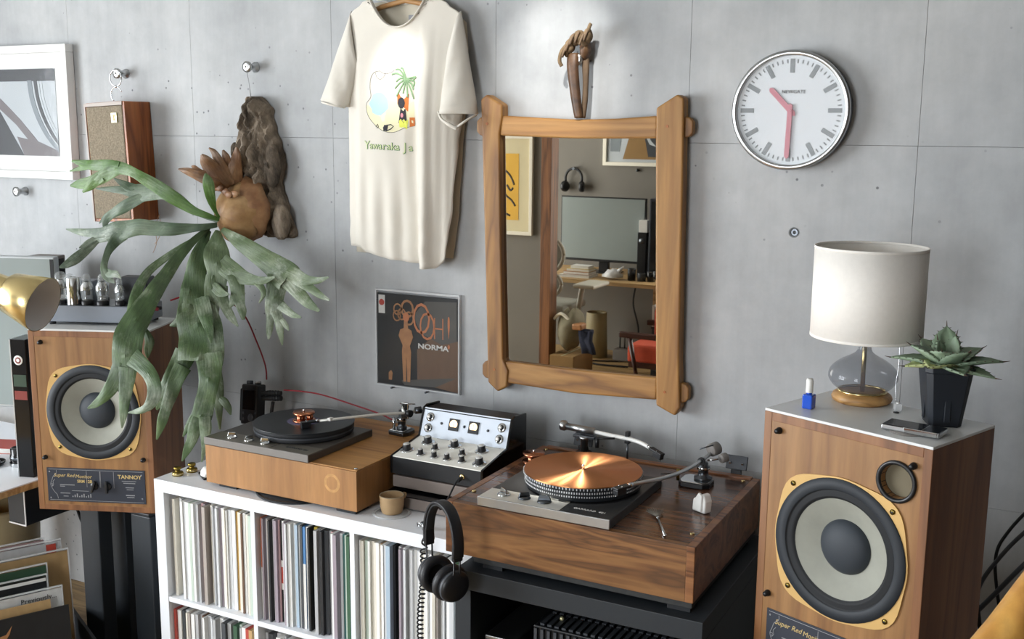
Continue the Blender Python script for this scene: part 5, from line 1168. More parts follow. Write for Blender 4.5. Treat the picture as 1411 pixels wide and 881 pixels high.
# cables behind the right speaker
cable('black_cable', [(2.36, .38, .55), (2.335, .38, .70), (2.315, .38, .83), (2.335, .39, .90), (2.40, .42, .985), (2.50, .46, 1.06)], .004, 'black_rubber', 'black cable looping up behind the right speaker, uppermost')
cable('black_cable', [(2.345, .30, .50), (2.32, .30, .62), (2.285, .31, .76), (2.33, .35, .86), (2.41, .40, .95), (2.52, .45, 1.03)], .005, 'dark_grey', 'grey cable rising towards the right behind the right speaker')
cable('black_cable', [(2.34, .31, .40), (2.30, .32, .58), (2.265, .33, .665), (2.33, .36, .77), (2.41, .40, .87), (2.52, .45, .97)], .006, 'dark_grey', 'thick grey cable lowest of those behind the right speaker')
cable('black_cable', [(2.285, .25, .80), (2.305, .26, .66), (2.29, .27, .52), (2.32, .28, .38)], .0045, 'black_rubber', 'black cable hanging straight down behind the right speaker')
# ------------------------------------------------------------------ turntable on the white shelf (oak plinth)
t1 = thing('turntable', 'turntable in a light oak plinth on the white shelf', 'turntable', (.4575, .27, KT))
PX0_, PX1_, PY0, PY1, PB, PT = .185, .730, .030, .500, .782, .900
MB().box(PX0_, PX1_, PY0, PY0 + .018, PB, PT - .0035).build('front_panel', 'plinth_oak', t1, world=True, bevel=.001)
MB().box(PX0_, PX1_, PY1 - .018, PY1, PB, PT - .0035).build('back_panel', 'plinth_oak', t1, world=True, bevel=.001)
MB().box(PX0_, PX0_ + .018, PY0 + .018, PY1 - .018, PB, PT - .0035).build('side_panel', 'plinth_oak', t1, world=True, bevel=.001)
MB().box(PX1_ - .018, PX1_, PY0 + .018, PY1 - .018, PB, PT - .0035).build('side_panel', 'plinth_oak', t1, world=True, bevel=.001)
MB().box(PX0_ + .002, PX1_ - .001, PY0 + .004, PY1 - .002, PT - .0035, PT).build('top_board', 'plinth_oak_top', t1, world=True, bevel=.001)
for x, y in [(.255, .055), (.685, .052), (.255, .46), (.685, .46)]:
    f = MB().box(x - .034, x + .034, y - .012, y + .05, KT, PB - .002).build('foot', 'black_rubber', t1, world=True, bevel=.002)
    MB().box(x - .026, x + .026, y - .002, y + .04, PB - .002, PB).build('foot_pad', 'dark_grey', f, world=True)
MB().lathe([(0, 0), (.0055, 0), (.005, .0025), (0, .003)], (.718, .045, PT), n=14).build('corner_screw', 'chrome', t1, world=True)
# wear ring on the front
MB().lathe([(.019, 0), (.023, .0003), (.027, 0)], (.647, PY0, .852), (0, -1, 0), 32).build('wear_ring', 'plinth_wear' if 'plinth_wear' in MATS else mat('plinth_wear', '#b58a56', .7, var=.2, vscale=60), t1, world=True)
def deck(t, x0, x1, y0, y1, zb, h, top, strip, edge):
    """motor board: black plate with a metal control strip at the front"""
    d = MB().box(x0, x1, y0, y1, zb, zb + h).build('motor_board', top, t, world=True, bevel=.002)
    ys = y0 + .072
    MB().box(x0 - .001, x1 + .001, y0 - .002, y0 + .003, zb + .002, zb + h + .0015).build('front_edge', edge, d, world=True, bevel=.001)
    xm = x0 + (x1 - x0) * .625
    MB().box(x0 + .001, xm, y0 + .002, ys, zb + h, zb + h + .0015).build('control_strip', strip, d, world=True, bevel=.0005)
    np2 = MB().box(xm + .002, x1 - .002, y0 + .005, ys, zb + h, zb + h + .001).build('name_plate', 'deck_black' if strip == 'alu_strip' else 'alu_strip_dark', d, world=True)
    return d, np2, xm, ys
d1, np1, xm, ys = deck(t1, .192, .572, .022, .335, PT, .022, 'deck_brown', 'alu_strip_dark', 'mid_grey')
def knob(t, x, y, z, m='chrome', r=.016, ang=.4):
    k = MB().lathe([(0, 0), (r, 0), (r, .002), (r * .8, .005), (r * .3, .006), (0, .006)], (x, y, z), n=24).build('rotary_knob', m, t, world=True)
    mb = MB(); mb.T = Matrix.Translation((x, y, z)) @ Matrix.Rotation(ang, 4, 'Z')
    mb.prism([(-r * .95, .004), (r * .95, .004), (r * .7, .016), (-r * .7, .016)], 'xz', -.0022, .0022); mb.build('lever', m, k, world=True, bevel=.0008)
ZD = PT + .0235
for x, a in [(.268, .3), (.332, 1.2), (.392, .2)]: knob(t1, x, .055, ZD, 'chrome', .015, a)
text('lettering', 'GARRARD 401', .013, 'letter_dark', np1, frame((.505, .058, ZD), (1, 0, 0), (0, 1, 0)), sx=.95)
MB().box(.395, .425, .082, .096, ZD, ZD + .008).build('strobe_window', 'copper', t1, world=True, bevel=.002)
pc1 = (.405, .218)
MB().lathe([(0, 0), (.146, 0), (.148, .004), (.148, .012), (.146, .014), (.149, .016), (.149, .026), (.147, .028), (0, .028)], (*pc1, PT + .024), n=72).build('platter', 'black_rubber', t1, world=True)
MB().lathe([(.1485, .0), (.1492, .0025), (.1485, .005)], (*pc1, PT + .034), n=72).build('platter_groove', 'dark_grey', t1, world=True)
rec = thing('vinyl_record', 'black vinyl record lying on the oak plinth turntable', 'record', (*pc1, PT + .052))
MB().lathe([(0, 0), (.151, 0), (.1515, .001), (.151, .002), (.148, .0022), (.052, .0022), (.05, .002), (0, .002)], n=96, smooth=False).build('disc', 'vinyl', rec)
MB().lathe([(0, .002), (.050, .002), (.050, .0024), (0, .0024)], n=48, smooth=False).build('centre_label', 'label_violet', rec)
def puck(loc, label, s=1.0, m='copper'):
    t = thing('record_clamp', label, 'record clamp', loc)
    MB().lathe([(0, 0), (.034 * s, 0), (.035 * s, .002), (.034 * s, .005), (0, .005)], n=40).build('lower_disc', m, t)
    for k in range(3):
        a = 2 * PI * k / 3 + .5
        MB().lathe([(0, .005), (.009 * s, .005), (.010 * s, .010), (.009 * s, .022), (0, .022)], (.018 * s * math.cos(a), .018 * s * math.sin(a), 0), n=16).build('pillar', m, t)
    MB().lathe([(0, .022), (.032 * s, .022), (.033 * s, .024), (.032 * s, .028), (0, .028)], n=40).build('upper_disc', m, t)
    MB().cyl((0, 0, .028), (0, 0, .036), .003, n=10).build('spindle_tip', 'chrome', t)
    return t
puck((*pc1, PT + .0545), 'two-tier copper record clamp on the black record')
def tonearm_head(mb_parent, a, b, m, name='headshell', w=.010, h=.008):
    a = Vector(a); b = Vector(b); d = (b - a).normalized(); s = d.cross(Vector((0, 0, 1))).normalized(); u = s.cross(d)
    M4 = Matrix((s, d, u)).transposed().to_4x4(); M4.translation = a
    mb = MB(); mb.T = M4; L = (b - a).length
    mb.box(-w, w, 0, L, -.002, .004); hsm = mb.build(name, m, mb_parent, world=True, bevel=.002)
    mb = MB(); mb.T = M4; mb.box(-w * .85, w * .85, L * .35, L * .98, -.002 - h * 1.6, -.002); mb.build('cartridge', 'black_plastic', hsm, world=True, bevel=.0015)
    mb = MB(); mb.T = M4; mb.cyl((0, L * .85, -.002 - h * 1.6), (0, L * .95, -.002 - h * 2.1), .001, n=6); mb.build('stylus', 'chrome', hsm, world=True)
    for sx in (-1, 1):
        mb = MB(); mb.T = M4; mb.cyl((sx * w * .5, L * .6, .004), (sx * w * .5, L * .6, .006), .0018, n=8); mb.build('cartridge_screw', 'chrome', hsm, world=True)
    mb = MB(); mb.T = M4; mb.lathe([(0, 0), (.0055, 0), (.0055, .010), (0, .010)], (0, -.010, .001), (0, 1, 0), 14); mb.build('collar', 'chrome', hsm, world=True)
# tonearm of the oak turntable
B1 = (.632, .405, PT)
ta = MB().prism([(-.028, -.03), (.026, -.035), (.036, -.02), (.034, .02), (.024, .034), (-.024, .036), (-.036, .022), (-.036, -.02)], 'xy', 0, .012)
ta.v = [(v[0] + B1[0], v[1] + B1[1], v[2] + B1[2]) for v in ta.v]; ab = ta.build('tonearm_base', 'steel_dark', t1, world=True, bevel=.002)
MB().box(B1[0] - .030, B1[0] + .020, B1[1] - .024, B1[1] + .028, PT + .012, PT + .0145).build('base_plate', 'chrome', ab, world=True, bevel=.002)
MB().lathe([(0, .012), (.016, .012), (.016, .022), (.012, .024), (.012, .040), (.016, .042), (.016, .050), (.009, .053), (.009, .075), (0, .075)], B1, n=28).build('pillar', 'steel_dark', ab, world=True)
MB().lathe([(.0165, .042), (.0172, .046), (.0165, .050)], B1, n=28).build('bright_ring', 'chrome', ab, world=True)
pv = Vector((.652, .395, PT + .070))
MB().box(pv.x - .012, pv.x + .012, pv.y - .004, pv.y + .004, pv.z - .018, pv.z + .032).build('yoke', 'chrome', ab, world=True, bevel=.002)
MB().cyl((pv.x + .006, pv.y, pv.z), (pv.x + .022, pv.y - .002, pv.z), .011, n=16).build('bearing', 'black_plastic', ab, world=True)
MB().cyl((pv.x - .02, pv.y, pv.z + .027), (pv.x + .030, pv.y + .01, pv.z + .029), .0016, n=6).build('finger_rod', 'chrome', ab, world=True)
MB().cyl((B1[0] - .026, B1[1] - .004, PT + .012), (B1[0] - .026, B1[1] - .004, PT + .048), .005, n=12).build('arm_rest', 'chrome', ab, world=True)
h1 = Vector((.478, .180, PT + .071))
MB().tube([tuple(h1), (.53, .245, PT + .072), (.60, .333, PT + .073), tuple(pv), (.74, .495, PT + .078)], .0042, 10).build('arm_tube', 'white_paint' if False else 'alu_strip', t1, world=True)
MB().lathe([(0, 0), (.011, 0), (.011, .020), (0, .020)], (.672, .418, PT + .0745), (.09, .10, .005), 16).build('counterweight', 'steel_dark', t1, world=True)
tonearm_head(t1, h1, (.450, .145, PT + .069), 'black_plastic')
MB().box(.50, .512, .206, .222, PT + .069, PT + .078).build('lead_clip', 'white_plastic', t1, world=True, bevel=.001)

# ------------------------------------------------------------------ big turntable (walnut plinth)
t2 = thing('turntable', 'large walnut plinth turntable with copper mat and two tonearms', 'turntable', (1.398, .21, .7675))
QX0, QX1, QY0, QY1, QB, QT = 1.073, 1.723, -.066, .487, .7706, .905
MB().box(QX0 + .020, QX1 - .020, QY0, QY0 + .020, QB, QT).build('front_panel', 'walnut', t2, world=True, bevel=.001)
MB().box(QX0, QX0 + .020, QY0 - .001, QY1, QB, QT).build('side_panel', 'walnut_trim', t2, world=True, bevel=.0015)
MB().box(QX1 - .020, QX1, QY0 - .001, QY1, QB, QT).build('side_panel', 'walnut_trim', t2, world=True, bevel=.0015)
MB().box(QX0 + .020, QX1 - .020, QY1 - .020, QY1, QB, QT + .004).build('back_rail', 'walnut_trim', t2, world=True, bevel=.0015)
MB().box(QX0 + .0205, QX1 - .0205, QY0 + .0205, QY1 - .0205, QT - .022, QT - .001).build('top_board', 'walnut_top', t2, world=True)
for x, y in [(1.100, .030), (1.690, .012), (1.686, .450), (1.100, .455)]:
    MB().lathe([(0, 0), (.006, 0), (.0055, .003), (0, .0036)], (x, y, QT - .001 if 1.094 < x < 1.70 else QT), n=14).build('brass_screw', 'brass', t2, world=True)
d2, np2, xm2, ys2 = deck(t2, 1.162, 1.512, -.060, .300, QT - .001, .024, 'deck_black', 'alu_strip', 'alu')
ZD2 = QT + .0245
knob(t2, 1.213, -.020, ZD2, 'chrome', .017, -.6); knob(t2, 1.270, -.020, ZD2, 'steel_dark', .016, .8); knob(t2, 1.325, -.020, ZD2, 'steel_dark', .018, .2)
text('lettering', 'GARRARD  401', .0125, 'letter_white', np2, frame((1.446, -.022, QT + .0243), (1, 0, 0), (0, 1, 0)), sx=1.0)
MB().box(1.315, 1.352, .004, .020, ZD2 - .0005, ZD2 + .008).build('strobe_window', 'alu_strip', t2, world=True, bevel=.002)
pc2 = (1.352, .150)
pz = QT + .026
pl2 = MB().lathe([(0, 0), (.143, 0), (.1475, .003), (.1475, .008), (.1490, .009), (.1490, .030), (.1505, .031), (.1525, .033), (.1525, .036), (0, .036)], (*pc2, pz), n=96).build('platter', 'platter_dark', t2, world=True)
# strobe dots and rim teeth: two rings of marks on the platter edge
def rim_marks(name, count, r, z, h, w, m):
    mb = MB()
    for k in range(count):
        a = 2 * PI * k / count; c, s = math.cos(a), math.sin(a)
        M4 = Matrix(((c, -s, 0, pc2[0] + r * c), (s, c, 0, pc2[1] + r * s), (0, 0, 1, pz + z), (0, 0, 0, 1))); mb.T = M4
        mb.box(-.0006, .0004, -w, w, -h, h)
    o = mb.build(name, m, pl2, world=True, fix=False); o['kind'] = 'stuff'; return o
rim_marks('strobe_dots', 150, .1492, .023, .0024, .0014, 'strobe_dot'); rim_marks('lower_strobe_dots', 150, .1492, .0135, .0019, .0013, 'strobe_dot'); rim_marks('rim_teeth', 110, .1526, .0335, .0026, .0011, 'strobe_dot')
mt = MB().lathe([(0, 0), (.151, 0), (.1515, .001), (.151, .0025), (0, .0025)], (*pc2, pz + .0362), n=96, smooth=False)
cm = thing('copper_mat', 'round spun copper mat on the walnut turntable platter', 'turntable mat', (*pc2, pz + .0362))
MB().lathe([(0, 0), (.151, 0), (.1515, .001), (.1508, .0025), (0, .0025)], n=96, smooth=False).build('disc', 'copper_spun', cm)
MB().lathe([(.0045, .0025), (.008, .0025), (.007, .0032), (.0045, .0032)], n=24).build('centre_ring', 'copper', cm)
MB().lathe([(0, 0), (.0036, 0), (.0036, .013), (.002, .016), (0, .016)], (*pc2, pz + .036), n=14).build('spindle', 'chrome', t2, world=True)
puck((1.130, .315, QT + .004), 'pinkish copper record clamp standing on the walnut plinth', .95)
# rear tonearm
ra = MB().cyl((1.221, .455, QT - .001), (1.221, .455, QT + .010), .024, n=24).build('rear_arm_base', 'black_plastic', t2, world=True)
MB().lathe([(0, .010), (.011, .010), (.011, .048), (.015, .050), (.015, .056), (0, .056)], (1.221, .455, QT), n=24).build('pillar', 'satin_silver', ra, world=True)
MB().box(1.188, 1.256, .446, .464, QT + .052, QT + .060).build('arm_cradle', 'steel_dark', ra, world=True, bevel=.002)
MB().tube([(1.21, .455, QT + .060), (1.26, .452, QT + .056), (1.315, .452, QT + .064)], .0028, 7).build('lift_rod', 'black_plastic', ra, world=True)
MB().cyl((1.262, .452, QT + .030), (1.262, .452, QT + .058), .006, n=10).build('bias_weight', 'black_plastic', ra, world=True)
zt0 = QT + .073
MB().lathe([(0, 0), (.0135, 0), (.015, .001), (.015, .013), (.0125, .015), (.0125, .018), (0, .018)], (1.143, .465, zt0 + .004), (1, -.02, -.03), 24).build('counterweight', 'satin_silver', ra, world=True)
MB().tube([(1.158, .465, zt0 + .003), (1.250, .462, zt0 - .001)], .0105, 18).build('arm_housing', 'alu', ra, world=True)
MB().tube(spline([(1.250, .462, zt0 - .001), (1.30, .46, zt0 - .004), (1.355, .458, zt0 - .006), (1.395, .450, zt0 - .010), (1.425, .440, zt0 - .017)], 5), .0058, 12).build('arm_tube', 'white_plastic', ra, world=True)
tonearm_head(ra, (1.428, .438, zt0 - .017), (1.470, .420, zt0 - .027), 'black_plastic', w=.009)
MB().cyl((1.352, .458, QT), (1.352, .458, QT + .056), .0028, n=8).build('rest_post', 'steel_dark', ra, world=True)
MB().box(1.345, 1.359, .450, .466, QT + .054, QT + .062).box(1.3465, 1.3575, .450, .466, QT + .074, QT + .088).build('rest_clip', 'black_plastic', ra, world=True, bevel=.001)
# front tonearm
FB = (1.585, .365)
fa = MB().prism([(FB[0] + x, FB[1] + y) for x, y in [(-.032, -.040), (.028, -.040), (.042, -.022), (.042, .020), (.028, .036), (-.030, .036), (-.042, .020), (-.042, -.022)]], 'xy', QT - .001, QT + .012).build('front_arm_base', 'black_plastic', t2, world=True, bevel=.002)
MB().prism([(FB[0] + x, FB[1] + y) for x, y in [(-.030, -.036), (.026, -.036), (.038, -.020), (.038, .018), (.026, .032), (-.028, .032), (-.038, .018), (-.038, -.020)]], 'xy', QT + .012, QT + .0145).build('base_plate', 'chrome', fa, world=True, bevel=.001)
pp = (1.600, .372)
MB().lathe([(0, .0145), (.024, .0145), (.024, .020), (.014, .024), (.013, .040), (.017, .042), (.017, .048), (.012, .052), (.012, .060), (0, .060)], (*pp, QT), n=28).build('pillar', 'steel_dark', fa, world=True)
MB().lathe([(.0172, .042), (.018, .045), (.0172, .048)], (*pp, QT), n=28).build('bright_ring', 'chrome', fa, world=True)
MB().prism([(-.016, -.020), (.012, -.024), (.020, -.004), (.010, .026), (-.008, .026), (-.020, .004)], 'xz', -.008, .008).build('yoke', 'chrome', fa, bevel=.002).location = (1.602, .36, QT + .074)
MB().cyl((1.602, .350, QT + .070), (1.602, .340, QT + .070), .010, n=16).build('bearing_cap', 'black_plastic', fa, world=True)
MB().cyl((1.592, .36, QT + .098), (1.622, .38, QT + .108), .002, n=6).build('finger_rod', 'steel_dark', fa, world=True)
MB().tube(spline([(1.520, .062, pz + .050), (1.545, .105, pz + .050), (1.572, .165, pz + .048), (1.592, .25, pz + .046), (1.602, .355, pz + .046), (1.606, .41, pz + .048)], 6), .0052, 12).build('arm_tube', 'alu', fa, world=True)
MB().lathe([(0, 0), (.015, 0), (.0175, .002), (.0175, .026), (.015, .028), (0, .028)], (1.607, .405, pz + .058), (.12, .22, .04), 24).build('counterweight', 'mid_grey', fa, world=True)
MB().lathe([(0, 0), (.011, 0), (.0125, .002), (.0125, .018), (.011, .020), (0, .020)], (1.640, .390, pz + .044), (.12, .16, .03), 20).build('side_weight', 'mid_grey', fa, world=True)
MB().cyl((1.610, .372, pz + .040), (1.645, .395, pz + .046), .003, n=8).build('weight_rod', 'chrome', fa, world=True)
tonearm_head(fa, (1.515, .053, pz + .049), (1.494, .016, pz + .047), 'black_plastic', w=.011)
MB().cyl((1.545, .33, QT + .0145), (1.545, .33, QT + .045), .0045, n=10).build('arm_rest', 'brass_old', fa, world=True)
MB().cyl((1.535, .30, QT + .040), (1.515, .28, QT + .040), .0016, n=6).build('lift_lever', 'black_plastic', fa, world=True)
# hinges at the back of the plinth
for x in (1.202, 1.655):
    h = MB().box(x - .014, x + .014, .487, .500, QT - .030, QT + .014).build('lid_hinge', 'black_plastic', t2, world=True, bevel=.001)
    mb = MB(); mb.T = Matrix.Translation((x, .497, QT + .034)) @ Matrix.Rotation(-.35, 4, 'X'); mb.box(-.029, .029, -.005, .003, -.020, .018); mb.build('hinge_plate', 'dark_grey', h, world=True, bevel=.002)
    for s in (-1, 1): MB().cyl((x + s * .017, .4905, QT + .034), (x + s * .017, .486, QT + .0325), .003, n=8).build('hinge_screw', 'chrome', h, world=True)
# brush and stylus cleaner on the plinth
br = thing('stylus_brush', 'small fan-shaped brush with a metal handle on the walnut plinth', 'brush', (1.60, .05, QT))
MB().tube([(1.588, .062, QT + .004), (1.61, .020, QT + .004), (1.640, -.035, QT + .004)], [.0022, .0028, .0032], 8).build('handle', 'satin_silver', br, world=True)
MB().sphere((1.6415, -.038, QT + .004), .0042, 10, 6).build('handle_ball', 'chrome', br, world=True)
MB().tube([(1.583, .070, QT + .004), (1.590, .058, QT + .004)], .0040, 8).build('ferrule', 'chrome', br, world=True)
mb = MB()
for k in range(26):
    a = math.radians(118 + (k / 25 - .5) * 62); L = .042 + .006 * ((k * 7) % 5) / 5
    mb.cyl((1.583, .070, QT + .0045 + .001 * (k % 3)), (1.583 + L * math.cos(a), .070 + L * math.sin(a), QT + .003 + .003 * (k % 3)), .0011, .0006, 4)
tag(mb.build('bristles', 'bristle', br, world=True), kind='stuff')
wc_ = thing('stylus_cleaner', 'white plastic stylus cleaner standing on the walnut plinth', 'cleaner', (1.661, .170, QT), math.radians(-25))
mb = MB().prism([(-.020, 0), (.022, 0), (.024, .030), (.018, .046), (.008, .048), (.002, .040), (-.006, .038), (-.018, .030)], 'xz', -.013, .012); mb.build('body', 'white_plastic', wc_, bevel=.004, seg=3)
MB().prism([(-.012, .004), (.014, .004), (.016, .044), (.004, .052), (-.004, .040)], 'xz', -.018, -.010).build('front_flap', 'white_plastic', wc_, bevel=.003, seg=3)

# ------------------------------------------------------------------ mixer on its boxes
mx = thing('rotary_mixer', 'white-faced mixer with black knobs and two glowing meters', 'mixer', (.892, .31, .855))
MX0, MX1 = .745, 1.040
side = [(.178, .856), (.178, .904), (.325, .929), (.352, 1.006), (.372, 1.012), (.440, 1.006), (.440, .856)]
for a, b in [(MX0 - .003, MX0 + .004), (MX1 - .004, MX1 + .003)]:
    MB().prism([(y, z + .004) if i in (1, 2, 3, 4, 5) else (y, z) for i, (y, z) in enumerate(side)], 'yz', a, b).build('side_panel', 'black_gloss', mx, world=True, bevel=.001)
MB().box(MX0 + .004, MX1 - .004, .180, .190, .856, .904).build('front_panel', 'black_paint', mx, world=True)
MB().box(MX0 + .004, MX1 - .004, .190, .438, .856, .862).build('base_plate', 'black_paint', mx, world=True)
MB().prism([(.352, 1.004), (.356, 1.010), (.440, 1.004), (.440, .86), (.434, .86), (.434, .998)], 'yz', MX0 + .004, MX1 - .004).build('top_cover', 'black_paint', mx, world=True)
def slab(a, b, th): # sloped plate between two (y,z) edges
    a = Vector(a); b = Vector(b); n = Vector((-(b - a).y, (b - a).x)).normalized() * -th; return [tuple(a), tuple(b), tuple(b + n), tuple(a + n)]
lowp = MB().prism(slab((.180, .907), (.325, .930), .003), 'yz', MX0 + .004, MX1 - .004).build('lower_panel', 'panel_white', mx, world=True)
upp = MB().prism(slab((.325, .930), (.355, 1.010), .003), 'yz', MX0 + .004, MX1 - .004).build('upper_panel', 'panel_blue', mx, world=True)
nL = Vector((0, -.023, .145)).normalized(); nU = Vector((0, -.080, .030)).normalized()
def onL(x, v): return Vector((x, .180 + .145 * v, .907 + .023 * v))
def onU(x, v): return Vector((x, .325 + .030 * v, .930 + .080 * v))
def mknob(p, n, r, h, skirt):
    k = MB().lathe([(0, 0), (skirt, 0), (skirt * .95, .002), (r * 1.15, .003)], p, n, 28).build('knob_skirt', 'chrome', mx, world=True)
    MB().lathe([(r * 1.12, .002), (r, h * .5), (r, h), (r * .9, h + .0012)], p, n, 20).build('knob_body', 'knob_black', k, world=True)
    MB().lathe([(r * .88, h + .0006), (r * .86, h + .0016), (0, h + .0016)], p, n, 20).build('knob_cap', 'skirt_silver', k, world=True)
    mb = MB(); q = Vector((0, 0, 1)).rotation_difference(Vector(n)).to_matrix().to_4x4(); mb.T = Matrix.Translation(p) @ q; mb.box(-.0008, .0008, r * .2, r * .95, h + .0014, h + .0022); mb.build('knob_pointer', 'letter_white', k, world=True)
for x, v, big in [(.7675, .32, 1), (.7986, .76, 1), (.8427, .54, 0), (.8221, .23, 0), (.8681, .22, 0), (.8869, .78, 1), (.9103, .22, 0), (.9367, .49, 0), (.9574, .23, 0), (.9784, .75, 1), (1.011, .25, 1)]:
    mknob(onL(x, v), nL, .0112 if big else .0075, .018 if big else .016, .0205 if big else .0130)
for x, v in [(.7733, .685), (.7722, .30), (1.012, .677), (1.010, .283)]: mknob(onU(x, v), nU, .0070, .012, .0140)
for x in (.8565, .9227):
    c = onU(x, .53); ux, uy = Vector((1, 0, 0)), Vector((0, .030, .080)).normalized()
    M4 = frame(c, ux, uy)
    mb = MB(); mb.T = M4; mb.box(-.0165, .0165, -.0175, .0175, 0, .004); v = mb.build('meter_housing', 'black_plastic', mx, world=True, bevel=.001)
    pts = [(.0125 * math.cos(a), .0015 + .0125 * math.sin(a)) for a in [math.radians(-40 + 260 * k / 20) for k in range(21)]]
    mb = MB(); mb.T = M4; mb.prism(pts, 'xy', .004, .0046); mb.build('meter_face', 'meter_face', v, world=True)
    mb = MB(); mb.T = M4; mb.box(-.0004, .0004, -.006, .010, .0046, .005); mb.build('meter_needle', 'letter_dark', v, world=True)
for x, v in [(.8141, .52), (.891, .52), (.9695, .51)]:
    MB().lathe([(0, 0), (.0042, 0), (.004, .002), (.002, .004), (0, .004)], onU(x, v), nU, 12).build('toggle_switch', 'steel_dark', mx, world=True)
for x0, x1, v in [(.76, .775, .98), (.81, .85, .98), (.86, .90, .97), (.95, 1.02, .98)]:
    a = onL(x0, v); MB().box(x0, x1, a.y - .0012, a.y + .0012, a.z, a.z + .0006).build('printed_line', 'letter_grey', mx, world=True)
jk = MB().lathe([(0, 0), (.008, 0), (.008, .003), (.005, .004), (0, .004)], (.978, .180, .880), (0, -1, 0), 18).build('jack_socket', 'brass', mx, world=True)
# boxes below the mixer
g1 = thing('preamp_box', 'taupe grey slim box directly under the mixer', 'box', (.892, .31, .812))
MB().box(.747, 1.038, .182, .440, .816, .850).build('case', 'box_taupe', g1, world=True, bevel=.002)
for x in (.775, 1.01):
    for y in (.205, .415): MB().cyl((x, y, .8095), (x, y, .816), .010, n=14).build('foot', 'black_rubber', g1, world=True)
for x in (.765, 1.02):
    for y in (.20, .42): MB().cyl((x, y, .850), (x, y, .856), .008, n=12).build('top_pad', 'black_rubber', g1, world=True)
g2 = thing('preamp_box', 'dark glossy topped low box on the shelf under the taupe box', 'box', (.892, .31, KT))
MB().box(.742, 1.045, .140, .440, KT + .004, .806).build('case', 'box_taupe', g2, world=True, bevel=.002)
MB().box(.742, 1.045, .140, .440, .806, .8095).build('lid', 'black_gloss', g2, world=True, bevel=.001)
for x in (.77, 1.02):
    for y in (.16, .42): MB().cyl((x, y, KT), (x, y, KT + .004), .010, n=12).build('foot', 'black_rubber', g2, world=True)

# ------------------------------------------------------------------ headphones hanging on the plinth corner
hp = thing('headphones', 'black over-ear headphones hung on the walnut plinth corner', 'headphones', (1.116, -.152, .70), -.48)
hl = lambda x, y, z: (x, y, z)
bandp = [(-.066, 0, .115), (-.068, 0, .15), (-.058, 0, .19), (-.034, 0, .222), (0, 0, .232), (.036, 0, .222), (.060, 0, .19), (.070, 0, .15), (.068, 0, .115)]
def band(name, pts, w, th, m):
    P = spline(pts, 6); rows = []
    for i, p in enumerate(P):
        a = Vector(P[max(i - 1, 0)]); b = Vector(P[min(i + 1, len(P) - 1)]); tn = (b - a).normalized(); nn = Vector((0, 1, 0)).cross(tn)
        c = Vector(p); rows.append([c + Vector((0, w * u, 0)) + nn * th * q for u, q in ((-1, -.6), (-.8, -1), (.8, -1), (1, -.6), (1, .6), (.8, 1), (-.8, 1), (-1, .6))])
    mb = MB().sheet(rows, True, True); mb.add(rows[0], [tuple(range(8))]); mb.add(rows[-1], [tuple(range(8))]); return mb.build(name, m, hp)
band('headband', bandp, .015, .004, 'black_leather')
band('headband_pad', [(x * .93, y, z - .006) for x, y, z in bandp[1:-1]], .012, .003, 'black_rubber')
for s in (-1, 1):
    sl = MB().box(s * .066 - .006, s * .066 + .006, -.013, .013, .105, .150).build('slider_housing', 'black_plastic', hp, bevel=.003)
    for y in (-.008, .008): MB().tube([(s * .066, y, .115), (s * .064, y, .075), (s * .060, y * 2.2, .050), (s * .056, y * 4, .036)], .0024, 7).build('yoke_wire', 'black_plastic', sl)
    ax = Vector((-s, 0, .10)).normalized(); c = Vector((s * .060, 0, .036)) if s > 0 else Vector((-.058, 0, .036))
    MB().lathe([(0, -.006), (.030, -.006), (.038, 0), (.040, .006), (.040, .016), (.036, .018), (0, .018)], c, ax, 36).build('ear_cup', 'black_plastic', hp)
    MB().lathe([(.036, .018), (.044, .020), (.047, .027), (.046, .036), (.040, .041), (.030, .040), (.026, .034), (.025, .020)], c, ax, 36).build('ear_pad', 'black_leather', hp)
    MB().lathe([(0, .021), (.026, .021)], c, ax, 24).build('driver_cloth', 'black_rubber', hp)
    MB().lathe([(.0395, .004), (.0412, .008), (.0395, .012)], c, ax, 36).build('cup_ring', 'dark_grey', hp)
# cable: from the cup, coiled, and up to the mixer jack
hc = thing('headphone_cable', 'black headphone lead from the mixer jack ending in a coil', 'cable', (.96, -.03, .40))
MB().tube(spline([(.978, .168, .880), (.975, .150, .872), (.985, .09, .845), (1.000, .03, .838), (1.022, -.03, .870), (1.030, -.07, .84), (1.03, -.09, .80)], 6), .0026, 7).build('lead', 'black_rubber', hc, world=True)
MB().lathe([(0, 0), (.0048, 0), (.0048, .018), (.003, .024), (0, .024)], (.978, .179, .880), (0, -1, -.3), 12).build('plug', 'black_plastic', hc, world=True)
coil = []
N = 30
for i in range(N * 10 + 1):
    t = i / (N * 10); a = 2 * PI * i / 10; z = .758 - .37 * t; x = .998 - .014 * t + .003 * math.sin(t * 9); coil.append((x + .0075 * math.cos(a), -.055 + .0075 * math.sin(a), z))
MB().tube(coil, .0022, 5).build('coil', 'black_rubber', hc, world=True)
MB().tube(spline([(1.030, -.095, .815), (1.012, -.075, .795), (.998, -.06, .775), (1.012, -.058, .765), (.998, -.055, .757)], 5), .0024, 6).build('lead', 'black_rubber', hc, world=True)

